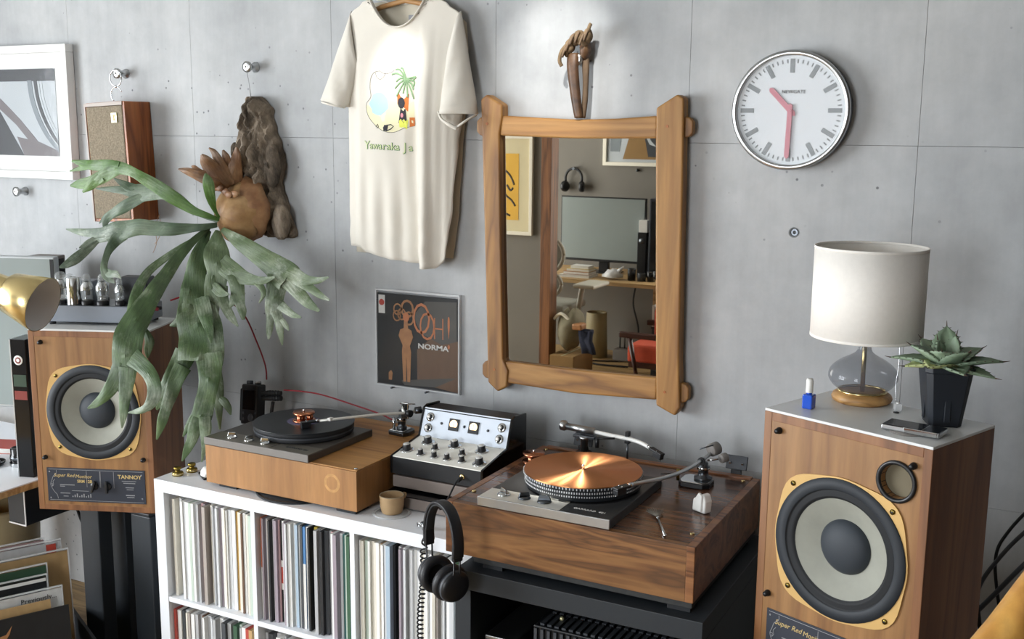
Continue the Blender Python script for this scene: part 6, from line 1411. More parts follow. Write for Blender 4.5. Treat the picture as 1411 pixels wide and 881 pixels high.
# ------------------------------------------------------------------ black rack under the walnut turntable
sl = thing('stone_slab', 'dark speckled stone slab under the walnut plinth', 'slab', (1.43, .21, .7515))
MB().box(1.148, 1.718, -.058, .480, .7535, .7698).build('slab', 'slab_black', sl, world=True, bevel=.0015)
for x in (1.20, 1.685):
    for y in (-.035, .44):
        MB().box(x - .028, x + .028, y - .018, y + .018, .7415, .7535).build('rubber_foot', 'black_rubber', sl, world=True, bevel=.001)
rk_ = thing('equipment_rack', 'matt black open rack carrying the walnut turntable', 'rack', (1.435, .2, 0))
RX0, RX1, RY0, RY1, RZ = 1.114, 1.755, -.090, .50, .7415
MB().box(RX0, RX1, RY0, RY1, RZ - .050, RZ).build('top_board', 'rack_black', rk_, world=True, bevel=.0015)
for a, b in [(RX0, RX0 + .045), (RX1 - .045, RX1)]: MB().box(a, b, RY0, RY1, 0, RZ - .050).build('side_board', 'rack_black', rk_, world=True, bevel=.0015)
MB().box(RX0 + .045, RX1 - .045, RY1 - .012, RY1, 0, RZ - .050).build('back_board', 'black_paint', rk_, world=True)
for z in (.05, .40): MB().box(RX0 + .045, RX1 - .045, RY0 + .02, RY1 - .012, z, z + .03).build('shelf_board', 'black_paint', rk_, world=True)
pa = thing('power_amplifier', 'black power amplifier with slotted top inside the rack', 'amplifier', (1.51, .15, .43))
MB().box(1.300, 1.700, -.020, .40, .445, .604).build('case', 'black_plastic', pa, world=True, bevel=.003)
for k in range(20):
    x = 1.315 + k * .0195
    for y0_, y1_ in ((-.012, .05), (.06, .13)): MB().box(x, x + .011, y0_, y1_, .604, .609).build('top_fin', 'dark_grey', pa, world=True)
for k in range(22):
    x = 1.305 + k * .0178; MB().box(x, x + .008, -.028, -.02, .46, .60).build('front_fin', 'dark_grey', pa, world=True)
for x in (1.33, 1.67):
    for y in (.02, .36): MB().cyl((x, y, .430), (x, y, .445), .014, n=12).build('foot', 'black_rubber', pa, world=True)
MB().sphere((1.355, .03, .612), .006, 10, 6).build('indicator', 'badge_gold', pa, world=True)
sd = thing('tuner_box', 'small silver box at the left inside the rack', 'box', (1.21, .05, .43))
MB().box(1.175, 1.262, -.045, .18, .430, .560).build('case', 'alu', sd, world=True, bevel=.003)
MB().box(1.180, 1.257, -.048, -.045, .45, .55).build('front_plate', 'dark_grey', sd, world=True)
# ------------------------------------------------------------------ camera and plugs behind the oak turntable
cv = thing('compact_camera', 'black camera standing upright behind the oak turntable', 'camera', (.022, .42, KT), math.radians(-8))
mb = MB(); TL = Matrix.Rotation(math.radians(-6), 4, 'Y') @ Matrix.Rotation(math.radians(-10), 4, 'X'); mb.T = TL; mb.box(-.042, .038, -.02, .02, .070, .205); mb.build('body', 'black_plastic', cv, bevel=.006, seg=3)
mb = MB(); mb.T = TL; mb.box(-.030, .030, -.0225, -.02, .120, .185); mb.build('screen', 'screen_black', cv, bevel=.001)
mb = MB(); mb.T = TL; mb.lathe([(0, 0), (.013, 0), (.013, .003), (.006, .004), (0, .004)], (.012, -.02, .094), (0, -1, 0), 20); mb.build('control_wheel', 'dark_grey', cv)
for x, z in [(-.026, .108), (-.026, .088), (.034, .11)]:
    mb = MB(); mb.T = TL; mb.cyl((x, -.02, z), (x, -.0225, z), .004, n=10); mb.build('button', 'dark_grey', cv)
for x in (-.022, .018):
    mb = MB(); mb.T = TL; mb.lathe([(0, 0), (.011, 0), (.011, .010), (.009, .012), (0, .012)], (x, 0, .205), (0, 0, 1), 16); mb.build('top_dial', 'alu' if x > 0 else 'dark_grey', cv)
mb = MB(); mb.T = TL; mb.box(-.05, -.038, -.018, .018, .08, .19); mb.build('grip', 'black_rubber', cv, bevel=.004)
MB().box(-.035, .035, -.03, .04, 0, .012).box(-.012, .012, .0, .02, .012, .075).build('stand', 'black_plastic', cv, bevel=.003)
pgs = thing('cable_plugs', 'pair of thick black cable plugs beside the camera', 'plugs', (.10, .44, .93))
for z, r in ((.955, .0085), (.938, .010)):
    g = MB().tube([(.062, .43, z - .004), (.085, .435, z), (.135, .44, z + .004)], [r * .7, r, r * .95], 12).build('plug', 'black_rubber', pgs, world=True)
    for k in range(4): MB().lathe([(r * 1.02, 0), (r * 1.08, .002), (r * 1.02, .004)], (.09 + k * .011, .436, z + .001 + k * .001), (1, .1, .08), 14).build('grip_ring', 'black_plastic', g, world=True)
MB().tube(spline([(.085, .44, .78), (.088, .44, .86), (.10, .44, .925)], 4), .006, 8).build('support_stem', 'black_plastic', pgs, world=True)

# ------------------------------------------------------------------ desk at the far left and what stands on it
DZ = .650
dk = thing('desk', 'desk with white top and wooden edge at the far left', 'desk', (-1.3, .05, 0))
MB().box(-2.2, -.605, -.42, .50, DZ - .004, DZ).build('top_surface', 'white_laminate', dk, world=True)
MB().box(-2.2, -.605, -.42, .50, DZ - .026, DZ - .004).build('top_board', 'desk_wood', dk, world=True, bevel=.001)
for x, y in [(-2.1, -.35), (-2.1, .42), (-1.25, -.35), (-1.25, .42)]: MB().box(x - .025, x + .025, y - .025, y + .025, 0, DZ - .026).build('leg', 'desk_wood', dk, world=True, bevel=.002)
tb = MB().box(-.70, -.62, .02, .025, .50, .622).box(-.70, -.62, .02, .22, .50, .505).box(-.62, -.615, .02, .30, .50, .622)
ty = tb.build('cable_tray', 'black_paint', dk, world=True); MB().box(-.70, -.615, .0175, .02, .498, .503).box(-.619, -.615, .0175, .02, .503, .622).build('tray_edge', 'white_paint', ty, world=True)
MB().box(-.66, -.645, .05, .07, .515, .60).build('cable_block', 'dark_grey', ty, world=True); MB().tube([(-.69, .06, .53), (-.665, .055, .55), (-.65, .05, .56)], .006, 8).build('red_tag', 'cover_red', ty, world=True)
# monitor
mn = thing('computer_monitor', 'large grey computer monitor at the left picture edge', 'monitor', (-.98, .10, DZ), .36)
MB().box(-.34, .36, -.012, .020, .205, .735).build('housing', 'bezel_silver', mn, bevel=.004)
MB().box(-.335, .345, -.0135, -.012, .215, .728).build('screen', 'screen_grey', mn)
MB().box(.345, .358, -.0138, -.012, .215, .728).build('bezel', 'black_plastic', mn)
MB().box(-.28, -.22, .02, .04, .0, .45).build('stand_neck', 'bezel_silver', mn, bevel=.003); MB().box(-.33, -.17, -.05, .12, 0, .008).build('stand_base', 'bezel_silver', mn, bevel=.002)
# narrow glossy tower with a round emblem
tw = thing('media_tower', 'narrow glossy black box with round emblem between monitor and speaker', 'box', (-.664, .085, DZ), .30)
MB().box(-.026, .028, -.02, .07, 0, .475).build('case', 'black_gloss', tw, bevel=.002)
MB().lathe([(0, 0), (.016, 0), (.0165, .002), (.0145, .003), (0, .003)], (.0, -.02, .405), (0, -1, 0), 24).build('emblem_disc', 'white_plastic', tw)
MB().lathe([(.006, .003), (.011, .003), (.011, .0036), (.006, .0036)], (.0, -.02, .405), (0, -1, 0), 20).build('emblem_ring', 'emblem_red', tw)
MB().box(-.022, .024, -.0212, -.02, .315, .355).build('green_band', 'band_green', tw); MB().box(-.022, .024, -.0212, -.02, .270, .300).build('red_band', 'emblem_red', tw)
MB().box(-.030, -.026, -.021, .07, 0, .475).build('edge_strip', 'alu', tw)
# white cabinet with a wedge-shaped device, behind the speaker
wb = thing('white_box', 'tall white box standing behind the left speaker', 'box', (-.95, .40, DZ), .25)
MB().box(-.075, .075, -.07, .10, 0, .615).build('case', 'white_paint', wb, bevel=.004)
MB().box(-.075, .075, -.0705, -.07, .30, .302).build('front_seam', 'mid_grey', wb)
wd = thing('wedge_device', 'grey wedge-shaped device on the white box', 'device', (-.95, .40, DZ + .615), .25)
MB().prism([(-.06, 0), (-.06, .045), (.01, .085), (.085, .085), (.085, 0)], 'yz', -.055, .055).build('case', 'mid_grey', wd, bevel=.003)
MB().box(-.05, .05, -.062, -.06, .005, .040).build('front_plate', 'dark_grey', wd)
MB().prism([(-.05, .012), (-.05, .040), (.012, .074), (.075, .074), (.075, .012)], 'yz', .055, .057).build('side_vent', 'black_plastic', wd)
# clutter on the desk
jr = thing('lens_barrel', 'black camera lens with chrome rings on the desk', 'lens', (-.795, .150, DZ))
MB().lathe([(0, 0), (.033, 0), (.034, .004), (.034, .012)], n=32).build('base_ring', 'chrome', jr); MB().lathe([(.032, .012), (.032, .040), (.030, .042), (.030, .062), (.026, .064), (.024, .060), (0, .058)], n=32).build('barrel', 'black_gloss', jr)
MB().lathe([(.0322, .024), (.0332, .026), (.0332, .032), (.0322, .034)], n=32).build('grip_ring', 'steel_dark', jr)
ds = thing('lens_cap_dish', 'shallow black and silver dish on the desk beside the lens', 'dish', (-.875, .10, DZ))
MB().lathe([(0, .001), (.036, 0), (.042, .010), (.043, .014), (.040, .012), (.034, .006), (0, .006)], n=32).build('dish', 'black_gloss', ds); MB().lathe([(0, .007), (.026, .007), (.024, .016), (0, .017)], n=24).build('contents', 'chrome', ds)
cr = random.Random(9)
def clutter(name, x, y, s, m, label, cat, kind):
    t = thing(name, label, cat, (x, y, DZ), cr.uniform(-.5, .5))
    if kind == 'cam':
        MB().box(-s, s, -s * .5, s * .5, 0, s * 1.3).build('body', m, t, bevel=.005); MB().lathe([(0, 0), (s * .5, 0), (s * .5, s * .6), (s * .4, s * .65), (0, s * .5)], (0, -s * .5, s * .6), (0, -1, 0), 24).build('lens', 'black_gloss', t); MB().box(-s * .3, s * .3, -s * .3, s * .3, s * 1.3, s * 1.6).build('viewfinder', m, t, bevel=.003)
    elif kind == 'mug':
        MB().lathe([(0, 0), (s, 0), (s, s * 2), (s * .9, s * 2), (s * .88, .006), (0, .005)], n=28).build('body', m, t); MB().tube(spline([(s, 0, s * 1.6), (s * 1.6, 0, s * 1.3), (s * 1.6, 0, s * .7), (s, 0, s * .4)], 4), s * .12, 8).build('handle', m, t)
    elif kind == 'book':
        MB().box(-s, s, -s * .7, s * .7, .002, .020).build('pages', 'paper', t); MB().box(-s * 1.02, s * 1.02, -s * .72, s * .72, .020, .022).box(-s * 1.02, s * 1.02, -s * .72, s * .72, 0, .002).build('covers', m, t)
    elif kind == 'strap':
        MB().tube(spline([(-s, 0, .006), (-s * .4, s * .4, .03), (s * .2, 0, .045), (s * .8, -s * .3, .02), (s, 0, .006)], 5), .007, 8, flat=.4).build('strap', m, t); MB().lathe([(0, 0), (.014, 0), (.014, .012), (0, .014)], (s * .2, .02, 0), n=16).build('buckle', 'chrome', t)
clutter('compact_camera', -.86, .28, .050, 'black_plastic', 'black camera body on the desk below the monitor', 'camera', 'cam')
clutter('compact_camera', -.755, .25, .034, 'dark_grey', 'small dark camera on the desk beside the glossy tower', 'camera', 'cam')
clutter('camera_strap', -.70, .20, .05, 'mid_grey', 'grey woven strap coiled on the desk by the lens', 'strap', 'strap')
clutter('notebook', -1.02, .24, .075, 'cover_red', 'thin red-covered notebook under the desk clutter', 'book', 'book')
clutter('coffee_mug', -1.00, .06, .036, 'black_gloss', 'glossy black mug on the desk at the picture edge', 'mug', 'mug')
# brass lamp reaching in from the left
gl = thing('brass_desk_lamp', 'polished brass cone desk lamp reaching in at the left', 'lamp', (-.95, -.25, DZ))
la = Vector((-.62, -.215, 1.415)); ld = Vector((.20, .06, -.065)).normalized()
c_op = Vector((-.265, -.14, 1.302))
MB().lathe([(.056, -.112), (.062, -.105), (.084, 0), (.0825, 0.001)], c_op, ld, 48).build('shade', 'brass', gl, world=True)
MB().lathe([(.0815, 0), (.060, -.103), (.0, -.105)], c_op, ld, 48).build('shade_lining', 'shade_inner', gl, world=True)
MB().lathe([(0, -.113), (.056, -.112), (.056, -.1125)], c_op, ld, 40).lathe([(.043, -.112), (.043, -.30), (.036, -.31), (0, -.31)], c_op, ld, 40).build('socket_tube', 'brass', gl, world=True)
e = c_op - ld * .30
MB().tube(spline([tuple(e), tuple(e + Vector((-.06, -.02, .0))), (-.80, -.27, 1.20), (-.95, -.25, .90), (-.95, -.25, DZ + .02)], 6), .008, 10).build('arm', 'brass', gl, world=True)
MB().lathe([(0, 0), (.09, 0), (.09, .012), (.06, .020), (0, .022)], (-.95, -.25, DZ), n=40).build('base', 'brass', gl, world=True)
# waste bin under the desk, crate of records in front
wbn = thing('waste_bin', 'beige waste bin under the desk', 'bin', (-.86, .10, .16))
MB().lathe([(0, 0), (.115, 0), (.135, .345), (.137, .350), (.110, .352), (.075, .335), (.060, .20), (0, .19)], n=48).build('body', 'beige_plastic', wbn); MB().lathe([(.136, .342), (.139, .347), (.136, .352)], n=48).build('rim', 'beige_plastic', wbn)
MB().box(-.12, .12, -.12, .12, -.16, 0).build('plinth_block', 'dark_grey', wbn, bevel=.004)
rc = thing('record_crate', 'dark crate holding front-facing records at the lower left', 'crate', (-.30, -.27, 0), math.radians(63.2))
# local: x runs along the sleeves (towards the wall is +x), y away from the camera is +y
MB().box(-.225, .215, -.035, .42, .0, .012).build('base', 'black_paint', rc)
for a in [(-.237, -.225, -.035, .42), (.215, .227, -.035, .42)]: MB().box(*a, 0, .22).build('side_panel', 'black_paint', rc, bevel=.002)
for y in (-.047, .42): MB().box(-.237, .227, y, y + .012, 0, .16).build('end_panel', 'black_paint', rc, bevel=.002)
RCM = wm(rc)
def crate_sleeve(name, x0, x1, y, ztop, lean, m, label, film=False, cat='record', extra=None):
    H = .314; t = thing(name, label, cat, RCM @ Vector(((x0 + x1) / 2, y, ztop - H)), math.radians(63.2))
    hw = (x1 - x0) / 2
    mb = MB(); L = Matrix.Rotation(-lean, 4, 'X'); mb.T = L; mb.box(-hw + .003, hw - .003, -.002, .002, 0, H - .004); mb.build('cover', m, t)
    if film:
        mb = MB(); mb.T = L; mb.box(-hw, hw, -.0035, -.003, 0, H + .004); mb.build('plastic_sleeve', 'clear_film', t)
        mb = MB(); mb.T = L; mb.box(hw - .004, hw, -.0042, .0035, 0, H + .004).box(-hw, hw, -.0042, .0035, H, H + .004); mb.build('plastic_edge', 'clear_rim', t)
    return t, L
e0 = .152  # right end of the front sleeves in crate space
tA, LA = crate_sleeve('record_sleeve', e0 - .315, e0, 0.0, .362, .10, 'sleeve_black', 'black record sleeve with a torn label at the front of the crate', False)
mb = MB(); mb.T = LA; mb.prism([(-.13, .245), (-.03, .262), (-.012, .285), (-.02, .262), (-.03, .248), (-.10, .236)], 'xz', -.0052, -.0042); mb.build('torn_label', 'cover_tan', tA)
tB, LB = crate_sleeve('record_sleeve', e0 - .345, e0 - .045, .035, .378, .10, 'sleeve_tan', 'yellowish tan record sleeve second in the crate', False)
tC, LC = crate_sleeve('record_sleeve', e0 - .325, e0 - .005, .060, .398, .10, 'sleeve_white', 'white record sleeve with thin black lettering in the crate', True)
text('lettering', 'Previously...', .022, 'letter_dark', tC, LC @ frame((.088, -.0045, .290), (1, 0, 0), (0, 0, 1)), world=False)
tD, LD = crate_sleeve('record_sleeve', e0 - .35, e0 - .038, .105, .428, .10, 'sleeve_black', 'black and white edged record sleeve in the middle of the crate', True)
mb = MB(); mb.T = LD; mb.box(-.15, .15, -.0055, -.0045, .296, .306); mb.build('white_band', 'cover_white', tD)
tE, LE = crate_sleeve('record_sleeve', e0 - .35, e0 - .030, .135, .452, .10, 'sleeve_green', 'dark green record sleeve behind the black one in the crate', True)
tF, LF = crate_sleeve('record_sleeve', e0 - .27, e0 + .045, .175, .472, .10, 'sleeve_tan', 'tan cardboard record sleeve in a clear cover at the crate side', True)
tG, LG = crate_sleeve('record_sleeve', e0 - .33, e0 + .035, .225, .490, .10, 'sleeve_pale_grey', 'pale wrinkled plastic sleeve with pink corner at the back of the crate', True)
mb = MB(); mb.T = LG; mb.box(.135, .165, -.0052, -.0042, .27, .305); mb.build('pink_corner', 'cover_red', tG)
tH, LH = crate_sleeve('record_sleeve', e0 - .36, e0 - .01, .250, .495, .10, 'sleeve_pink', 'pink record sleeve rearmost in the crate', True)
# cables behind the stand
cable('power_cable', [(-.86, .45, .62), (-.83, .44, .50), (-.86, .43, .40), (-.78, .42, .30), (-.70, .42, .36), (-.66, .43, .25), (-.72, .44, .05)], .006, 'black_rubber', 'black cable looping between desk and left speaker stand')
cable('power_cable', [(-.98, .40, .60), (-.92, .42, .53), (-.80, .43, .46), (-.74, .44, .34), (-.78, .46, .10)], .004, 'pale_top', 'pale grey cable looping between desk and left speaker stand')
cable('power_cable', [(-.80, .47, .50), (-.62, .47, .42), (-.45, .47, .34), (-.25, .48, .36), (-.10, .49, .25)], .005, 'dark_grey', 'dark grey cable slung low between stand and shelf')
cable('power_cable', [(-.80, .51, .70), (-.80, .51, .45), (-.79, .51, .20), (-.77, .51, .03)], .012, 'black_rubber', 'thick black cable hanging straight behind the left stand')
# honey coloured chair arm in the lower right corner
ca = thing('wooden_chair', 'honey coloured wooden chair arm in the lower right corner', 'chair', (2.62, -1.15, 0))
MB().tube(spline([(2.30, -1.42, 1.275), (2.385, -1.33, 1.375), (2.45, -1.24, 1.46), (2.56, -1.10, 1.53), (2.72, -.95, 1.50)], 6), .022, 14).build('back_rail', 'honey_wood', ca, world=True)
MB().tube([(2.30, -1.42, 1.275), (2.29, -1.43, .8), (2.28, -1.44, 0)], .020, 12).build('leg', 'honey_wood', ca, world=True)
MB().tube([(2.72, -.95, 1.50), (2.74, -.94, .8), (2.76, -.93, 0)], .020, 12).build('leg', 'honey_wood', ca, world=True)
MB().tube([(2.29, -1.43, .72), (2.74, -.94, .72)], .016, 10).build('stretcher', 'honey_wood', ca, world=True)
# ------------------------------------------------------------------ far side of the room (seen in the mirror)
# framed yellow poster on the partition
yp = thing('framed_poster', 'white framed yellow poster with black brush marks, seen in the mirror', 'poster', (-1.25, -3.5, 1.09))
for a in [(-1.50, -1.012, 1.765, 1.79), (-1.50, -1.012, 1.085, 1.11), (-1.50, -1.475, 1.11, 1.765), (-1.037, -1.012, 1.11, 1.765)]: MB().box(a[0], a[1], -3.498, -3.470, a[2], a[3]).build('frame_rail', 'cream_paint', yp, world=True, bevel=.002)
MB().box(-1.475, -1.037, -3.498, -3.485, 1.11, 1.765).build('mount', 'poster_mount', yp, world=True)
MB().box(-1.42, -1.125, -3.485, -3.483, 1.19, 1.66).build('print', 'poster_yellow', yp, world=True)
for pts in [[(-1.30, 1.50), (-1.24, 1.54), (-1.19, 1.50), (-1.16, 1.44)], [(-1.22, 1.44), (-1.19, 1.40), (-1.17, 1.42)], [(-1.26, 1.40), (-1.22, 1.36), (-1.18, 1.33), (-1.15, 1.29)], [(-1.24, 1.24), (-1.19, 1.22)]]:
    MB().tube([(x, -3.4825, z) for x, z in spline(pts, 4)], .008, 6, flat=.15, up=(0, 1, 0)).build('brush_mark', 'ink', yp, world=True)
# picture on the back wall
bp_ = thing('framed_picture', 'white framed grey and brown picture, seen in the mirror', 'picture', (-.76, YB, 1.545))
for a in [(-1.09, -.43, 1.545, 1.575), (-1.09, -.43, 2.10, 2.13), (-1.09, -1.06, 1.575, 2.10), (-.46, -.43, 1.575, 2.10)]: MB().box(a[0], a[1], YB + .003, YB + .03, a[2], a[3]).build('frame_rail', 'cream_paint', bp_, world=True, bevel=.002)
MB().box(-1.06, -.46, YB + .003, YB + .012, 1.575, 2.10).build('print', 'art_white', bp_, world=True)
for pts, m, l in [([(-.92, 1.60), (-.48, 1.60), (-.48, 2.08), (-.78, 2.08)], 'cardboard', .014), ([(-.70, 1.62), (-.48, 1.62), (-.48, 2.08), (-.80, 2.08)], 'art_dark', .0155), ([(-1.03, 1.66), (-.95, 1.66), (-.93, 1.80), (-1.03, 1.82)], 'art_grey', .014), ([(-.79, 2.08), (-.76, 1.85), (-.69, 1.72), (-.63, 1.70), (-.68, 1.75), (-.74, 1.87), (-.75, 2.08)], 'art_white', .0165)]:
    MB().prism(pts, 'xz', YB + .012, YB + l).build('printed_shape', m, bp_, world=True)
# headphones on a hook
hh = thing('headphones', 'dark headphones hanging on the far wall, seen in the mirror', 'headphones', (-1.34, YB + .03, 1.33))
MB().tube([(-1.34 + .075 * math.cos(a), YB + .045, 1.43 + .085 * math.sin(a)) for a in [math.radians(-15 + 210 * k / 20) for k in range(21)]], .011, 8).build('headband', 'black_leather', hh, world=True)
for s in (-1, 1):
    MB().lathe([(0, 0), (.040, 0), (.045, .01), (.045, .03), (.035, .042), (0, .04)], (-1.34 + s * .095, YB + .045, 1.365), (-s, .3, 0), 24).build('ear_cup', 'black_plastic', hh, world=True)
MB().cyl((-1.34, YB + .003, 1.515), (-1.34, YB + .06, 1.515), .012, n=12).build('wall_peg', 'steel_dark', hh, world=True)
tag(MB().lathe([(0, 0), (.014, 0), (.012, .02), (.006, .03), (0, .03)], (-.79, YB, 1.512), (0, 1, 0), 14).build('wall_bolt', 'steel_dark', loc=(-.79, YB, 1.512)), 'dark wall bolt below the far picture, seen in the mirror', 'bolt')
# desk
fd = thing('work_desk', 'long wooden work desk against the far wall, seen in the mirror', 'desk', (-1.0, -4.5, 0))
MB().box(-1.9, -.12, -4.90, -4.10, .675, .705).build('desk_top', 'desk_wood', fd, world=True, bevel=.002)
for x, y in [(-1.85, -4.85), (-1.85, -4.15), (-.36, -4.30), (-.2, -4.85)]: MB().box(x - .022, x + .022, y - .022, y + .022, 0, .675).build('leg', 'desk_wood', fd, world=True, bevel=.002)
fm_ = thing('computer_monitor', 'wide monitor on the far desk, seen in the mirror', 'monitor', (-.92, -4.55, .705))
MB().box(-1.285, -.560, -4.58, -4.55, .795, 1.31).build('housing', 'black_plastic', fm_, world=True, bevel=.003)
MB().box(-1.275, -.570, -4.55, -4.548, .815, 1.30).build('screen', 'screen_grey', fm_, world=True)
MB().box(-.96, -.88, -4.62, -4.58, .71, 1.0).box(-1.05, -.79, -4.70, -4.50, .705, .713).build('stand', 'black_plastic', fm_, world=True, bevel=.002)
tw2 = thing('tower_speaker', 'narrow black tower with a white cube on top, seen in the mirror', 'tower', (-.545, -4.5, .705))
MB().box(-.585, -.515, -4.54, -4.45, .705, 1.055).build('case', 'black_plastic', tw2, world=True, bevel=.002); MB().box(-.580, -.512, -4.53, -4.46, 1.055, 1.15).build('white_cube', 'white_paint', tw2, world=True, bevel=.003)
MB().lathe([(0, 0), (.022, 0), (.022, .003), (0, .004)], (-.55, -4.45, .99), (0, 1, 0), 20).build('driver', 'steel_dark', tw2, world=True)
pc_ = thing('computer_case', 'tall dark blue computer case on the far desk, seen in the mirror', 'computer', (-.36, -4.55, .705))
MB().box(-.475, -.25, -4.75, -4.40, .705, 1.32).build('case', 'panel_navy', pc_, world=True, bevel=.004); MB().box(-.46, -.265, -4.40, -4.397, .73, 1.30).build('front_panel', 'black_gloss', pc_, world=True)
# books, cables and bag on the desk
for k, (z, m, w, lab) in enumerate([(.705, 'paper', .20, 'white stack of paper'), (.728, 'book_orange', .17, 'orange book'), (.750, 'book_yellow', .15, 'yellow book'), (.772, 'paper', .12, 'small white book')]):
    t = thing('desk_book', f'{lab} in the pile on the far desk, seen in the mirror', 'book', (-1.00 + .01 * k, -4.28, z))
    MB().box(-w * .62, w * .62, -w * .45, w * .45, .002, .019).build('pages', 'paper', t); MB().box(-w * .63, w * .63, -w * .46, w * .46, .019, .021).box(-w * .63, w * .63, -w * .46, w * .46, 0, .002).build('covers', m, t)
pb = thing('plastic_bag', 'crumpled clear plastic bag on the far desk, seen in the mirror', 'bag', (-.68, -4.25, .705))
rb = random.Random(4); rows = []
for i in range(1, 7):
    a = PI * i / 7 * .5 + .0; rows.append([(-.70 + .085 * math.cos(a) * math.cos(2 * PI * k / 12) * rb.uniform(.7, 1.15), -4.25 + .06 * math.cos(a) * math.sin(2 * PI * k / 12) * rb.uniform(.7, 1.15), .706 + .085 * math.sin(a) * rb.uniform(.8, 1.1)) for k in range(12)])
mb = MB().sheet(rows, True, True); mb.add(rows[-1], [tuple(range(12))]); mb.build('film', 'sleeve_pale_grey', pb, world=True); MB().tube([(-.65, -4.24, .77), (-.63, -4.24, .79), (-.61, -4.24, .81)], [.02, .012, .004], 7).build('bag_tail', 'sleeve_pale_grey', pb, world=True)
for x, r, h, m, lab in [(-.555, .030, .09, 'black_plastic', 'black pot on the far desk left of the tower, seen in the mirror'), (-.475, .032, .06, 'dark_grey', 'dark grey pot on the far desk, seen in the mirror'), (-.40, .028, .08, 'black_gloss', 'glossy black pot on the far desk, seen in the mirror')]:
    t = thing('desk_pot', lab, 'pot', (x, -4.27, .705)); MB().lathe([(0, 0), (r, 0), (r * 1.05, h), (r * .9, h), (r * .85, .006), (0, .006)], n=20).build('body', m, t); MB().lathe([(r * 1.04, h - .006), (r * 1.1, h - .003), (r * 1.04, h)], n=20).build('rim', 'steel_dark', t)
# office chair
oc = thing('office_chair', 'white framed office chair at the far desk, seen in the mirror', 'chair', (-1.02, -3.85, 0))
def loop(cx, cz, rx, rz, y, n=28): return [(cx + rx * math.cos(2 * PI * k / n), y, cz + rz * math.sin(2 * PI * k / n)) for k in range(n + 1)]
MB().tube(loop(-1.06, .92, .15, .135, -3.80), .016, 8).build('back_frame', 'chair_white', oc, world=True); MB().tube(loop(-1.06, .70, .135, .095, -3.80), .016, 8).build('lumbar_frame', 'chair_white', oc, world=True)
MB().prism([(x, z) for x, _, z in loop(-1.06, .92, .14, .125, 0)[:-1]], 'xz', -3.804, -3.796).build('back_mesh', 'chair_mesh', oc, world=True); MB().prism([(x, z) for x, _, z in loop(-1.06, .70, .125, .085, 0)[:-1]], 'xz', -3.804, -3.796).build('lumbar_mesh', 'chair_mesh', oc, world=True)
MB().sphere((-1.04, -3.80, 1.15), .075, 16, 8, (1, .3, .7)).build('headrest', 'chair_white', oc, world=True)
MB().box(-1.28, -.86, -4.12, -3.70, .50, .56).build('seat', 'chair_mesh', oc, world=True, bevel=.02)
for s in (-1, 1):
    x = -1.06 + s * .30
    MB().box(x - .04, x + .13 if s > 0 else x + .04, -4.02, -3.72, .695, .725).build('armrest', 'chair_white', oc, world=True, bevel=.012); MB().tube([(x - .02, -3.86, .70), (x - .04, -3.86, .58), (x - .06, -3.86, .47)], .022, 8).build('arm_post', 'chair_white', oc, world=True)
MB().cyl((-1.06, -3.9, .10), (-1.06, -3.9, .50), .03, n=14).build('gas_column', 'steel_dark', oc, world=True)
for k in range(5):
    a = 2 * PI * k / 5; MB().tube([(-1.06, -3.9, .12), (-1.06 + .28 * math.cos(a), -3.9 + .28 * math.sin(a), .07)], .018, 8).build('base_leg', 'chair_white', oc, world=True); MB().cyl((-1.06 + .28 * math.cos(a) - .012, -3.9 + .28 * math.sin(a), .03), (-1.06 + .28 * math.cos(a) + .012, -3.9 + .28 * math.sin(a), .03), .03, n=14).build('castor', 'black_plastic', oc, world=True)
# bin, bag on a box, red armchair
bn = thing('waste_bin', 'tall beige bin under the far desk, seen in the mirror', 'bin', (-1.0, -4.66, 0))
MB().lathe([(0, 0), (.095, 0), (.082, .36), (.080, .365), (.074, .36), (.072, .02), (0, .02)], n=32).build('body', 'beige_plastic', bn); MB().lathe([(.081, .355), (.085, .362), (.081, .368)], n=32).build('rim', 'beige_plastic', bn)
bx = thing('cardboard_box', 'cardboard box under the canvas bag, seen in the mirror', 'box', (-.83, -3.62, 0))
MB().box(-.845, -.66, -3.80, -3.45, 0, .245).build('carton', 'cardboard', bx, world=True, bevel=.003); MB().box(-.80, -.76, -3.449, -3.4485, .10, .17).build('shipping_label', 'paper', bx, world=True); MB().box(-.76, -.745, -3.80, -3.45, .245, .2465).build('tape', 'beige_plastic', bx, world=True)
cb = thing('canvas_bag', 'slumped beige canvas bag on the cardboard box, seen in the mirror', 'bag', (-.80, -3.62, .25))
rb = random.Random(8); rows = []
for i in range(1, 10):
    a = PI * i / 10; rows.append([(-.755 + .095 * math.sin(a) * math.cos(2 * PI * k / 16) * rb.uniform(.92, 1.06), -3.62 + .14 * math.sin(a) * math.sin(2 * PI * k / 16) * rb.uniform(.92, 1.06), .412 - .145 * math.cos(a) + .02 * math.sin(k)) for k in range(16)])
mb = MB().sheet(rows, True, True); mb.add(rows[0], [tuple(range(16))]); mb.add(rows[-1], [tuple(range(16))]); mb.build('body', 'canvas_beige', cb, world=True)
MB().tube(spline([(-.86, -3.55, .49), (-.80, -3.53, .535), (-.74, -3.53, .50), (-.70, -3.53, .46)], 4), .012, 8).build('strap', 'cream_paint', cb, world=True); MB().box(-.70, -.625, -3.60, -3.50, .43, .475).build('leather_flap', 'cover_tan', cb, world=True, bevel=.012)
dn = thing('folded_jeans', 'dark blue folded cloth hanging over the box edge, seen in the mirror', 'clothes', (-.62, -3.55, .25))
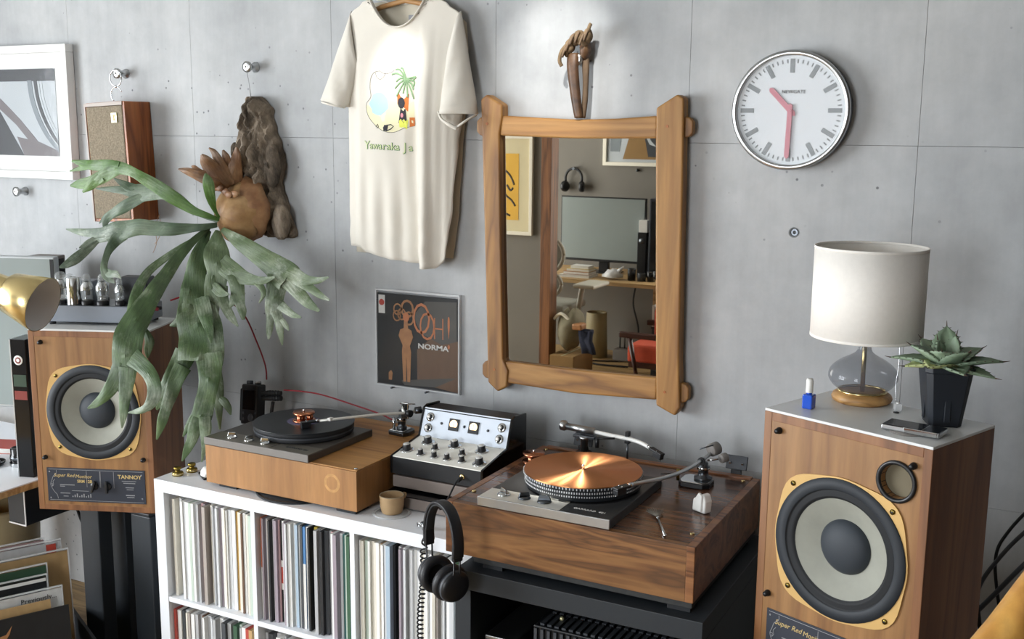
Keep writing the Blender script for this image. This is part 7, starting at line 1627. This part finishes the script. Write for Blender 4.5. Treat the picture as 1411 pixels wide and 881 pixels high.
MB().sheet([[(x, -3.52 + .02 * math.sin(i * 2.1), z) for i, x in enumerate((-.655, -.63, -.605, -.58, -.555))] for z in (.43, .40)] + [[(x + dx, -3.50 + .015 * math.sin(i * 1.7 + z * 9), z) for i, x in enumerate((-.65, -.625, -.60, -.575, -.55))] for z, dx in ((.36, .01), (.32, .03), (.27, .045))], True).build('cloth', 'denim', dn, world=True, solid=.03)
MB().box(-.645, -.57, -3.60, -3.52, .415, .43).build('waistband', 'denim', dn, world=True, bevel=.005)
ac = thing('red_armchair', 'red upholstered armchair with dark wooden arms, seen in the mirror', 'chair', (-.06, -3.75, 0))
MB().box(-.30, .25, -4.0, -3.55, .22, .36).build('seat_cushion', 'red_cloth', ac, world=True, bevel=.03, seg=3); MB().box(-.27, .23, -4.12, -4.0, .30, .56).build('back_cushion', 'red_cloth', ac, world=True, bevel=.03, seg=3)
for y in (-3.50, -4.05): MB().box(-.335, .28, y - .02, y + .02, .415, .455).build('arm', 'dark_wood_arm', ac, world=True, bevel=.008)
for y in (-3.50, -4.05):
    for x0_, x1_ in ((-.26, -.17), (.22, .26)): MB().tube([(x0_, y, .42), (x1_, y, 0)], [.018, .013], 8).build('leg', 'dark_wood_arm', ac, world=True)
MB().box(-.28, .24, -3.56, -3.54, .20, .24).build('seat_rail', 'dark_wood_arm', ac, world=True)
for k, (m, lab) in enumerate([('paper', 'white'), ('book_teal', 'teal'), ('paper', 'pale'), ('sleeve_charcoal', 'charcoal')]):
    t = thing('standing_book', f'{lab} standing book, {ORD(k + 1)} of the row by the desk leg in the mirror', 'book', (-.33 + k * .022, -4.20, .39))
    MB().box(0, .018, -.07, .07, 0, .16 - .01 * k).build('covers', m, t); MB().box(.002, .016, .0, .0712, .002, .158 - .01 * k).build('pages', 'paper', t)
sb = thing('storage_box', 'dark storage box carrying the row of books, seen in the mirror', 'box', (-.27, -4.2, 0)); MB().box(-.33, -.16, -4.27, -4.13, 0, .375).build('carcass', 'dark_grey', sb, world=True, bevel=.003); MB().box(-.334, -.155, -4.273, -4.125, .375, .39).build('lid', 'black_plastic', sb, world=True)
rt = thing('wifi_router', 'small router with aerials on the floor, seen in the mirror', 'router', (-.75, -4.62, 0))
MB().box(-.82, -.68, -4.70, -4.58, 0, .09).build('case', 'mid_grey', rt, world=True, bevel=.006)
for x in (-.79, -.75, -.71): MB().cyl((x, -4.66, .09), (x, -4.66, .22), .006, n=8).build('aerial', 'black_plastic', rt, world=True)
cable('floor_cable', [(-.72, -4.85, .67), (-.74, -4.80, .45), (-.66, -4.72, .25), (-.62, -4.60, .02), (-.80, -4.50, .008), (-1.0, -4.42, .008), (-.85, -4.34, .008), (-.6, -4.36, .008)], .007, 'black_rubber', 'black cable on the floor under the far desk, seen in the mirror')
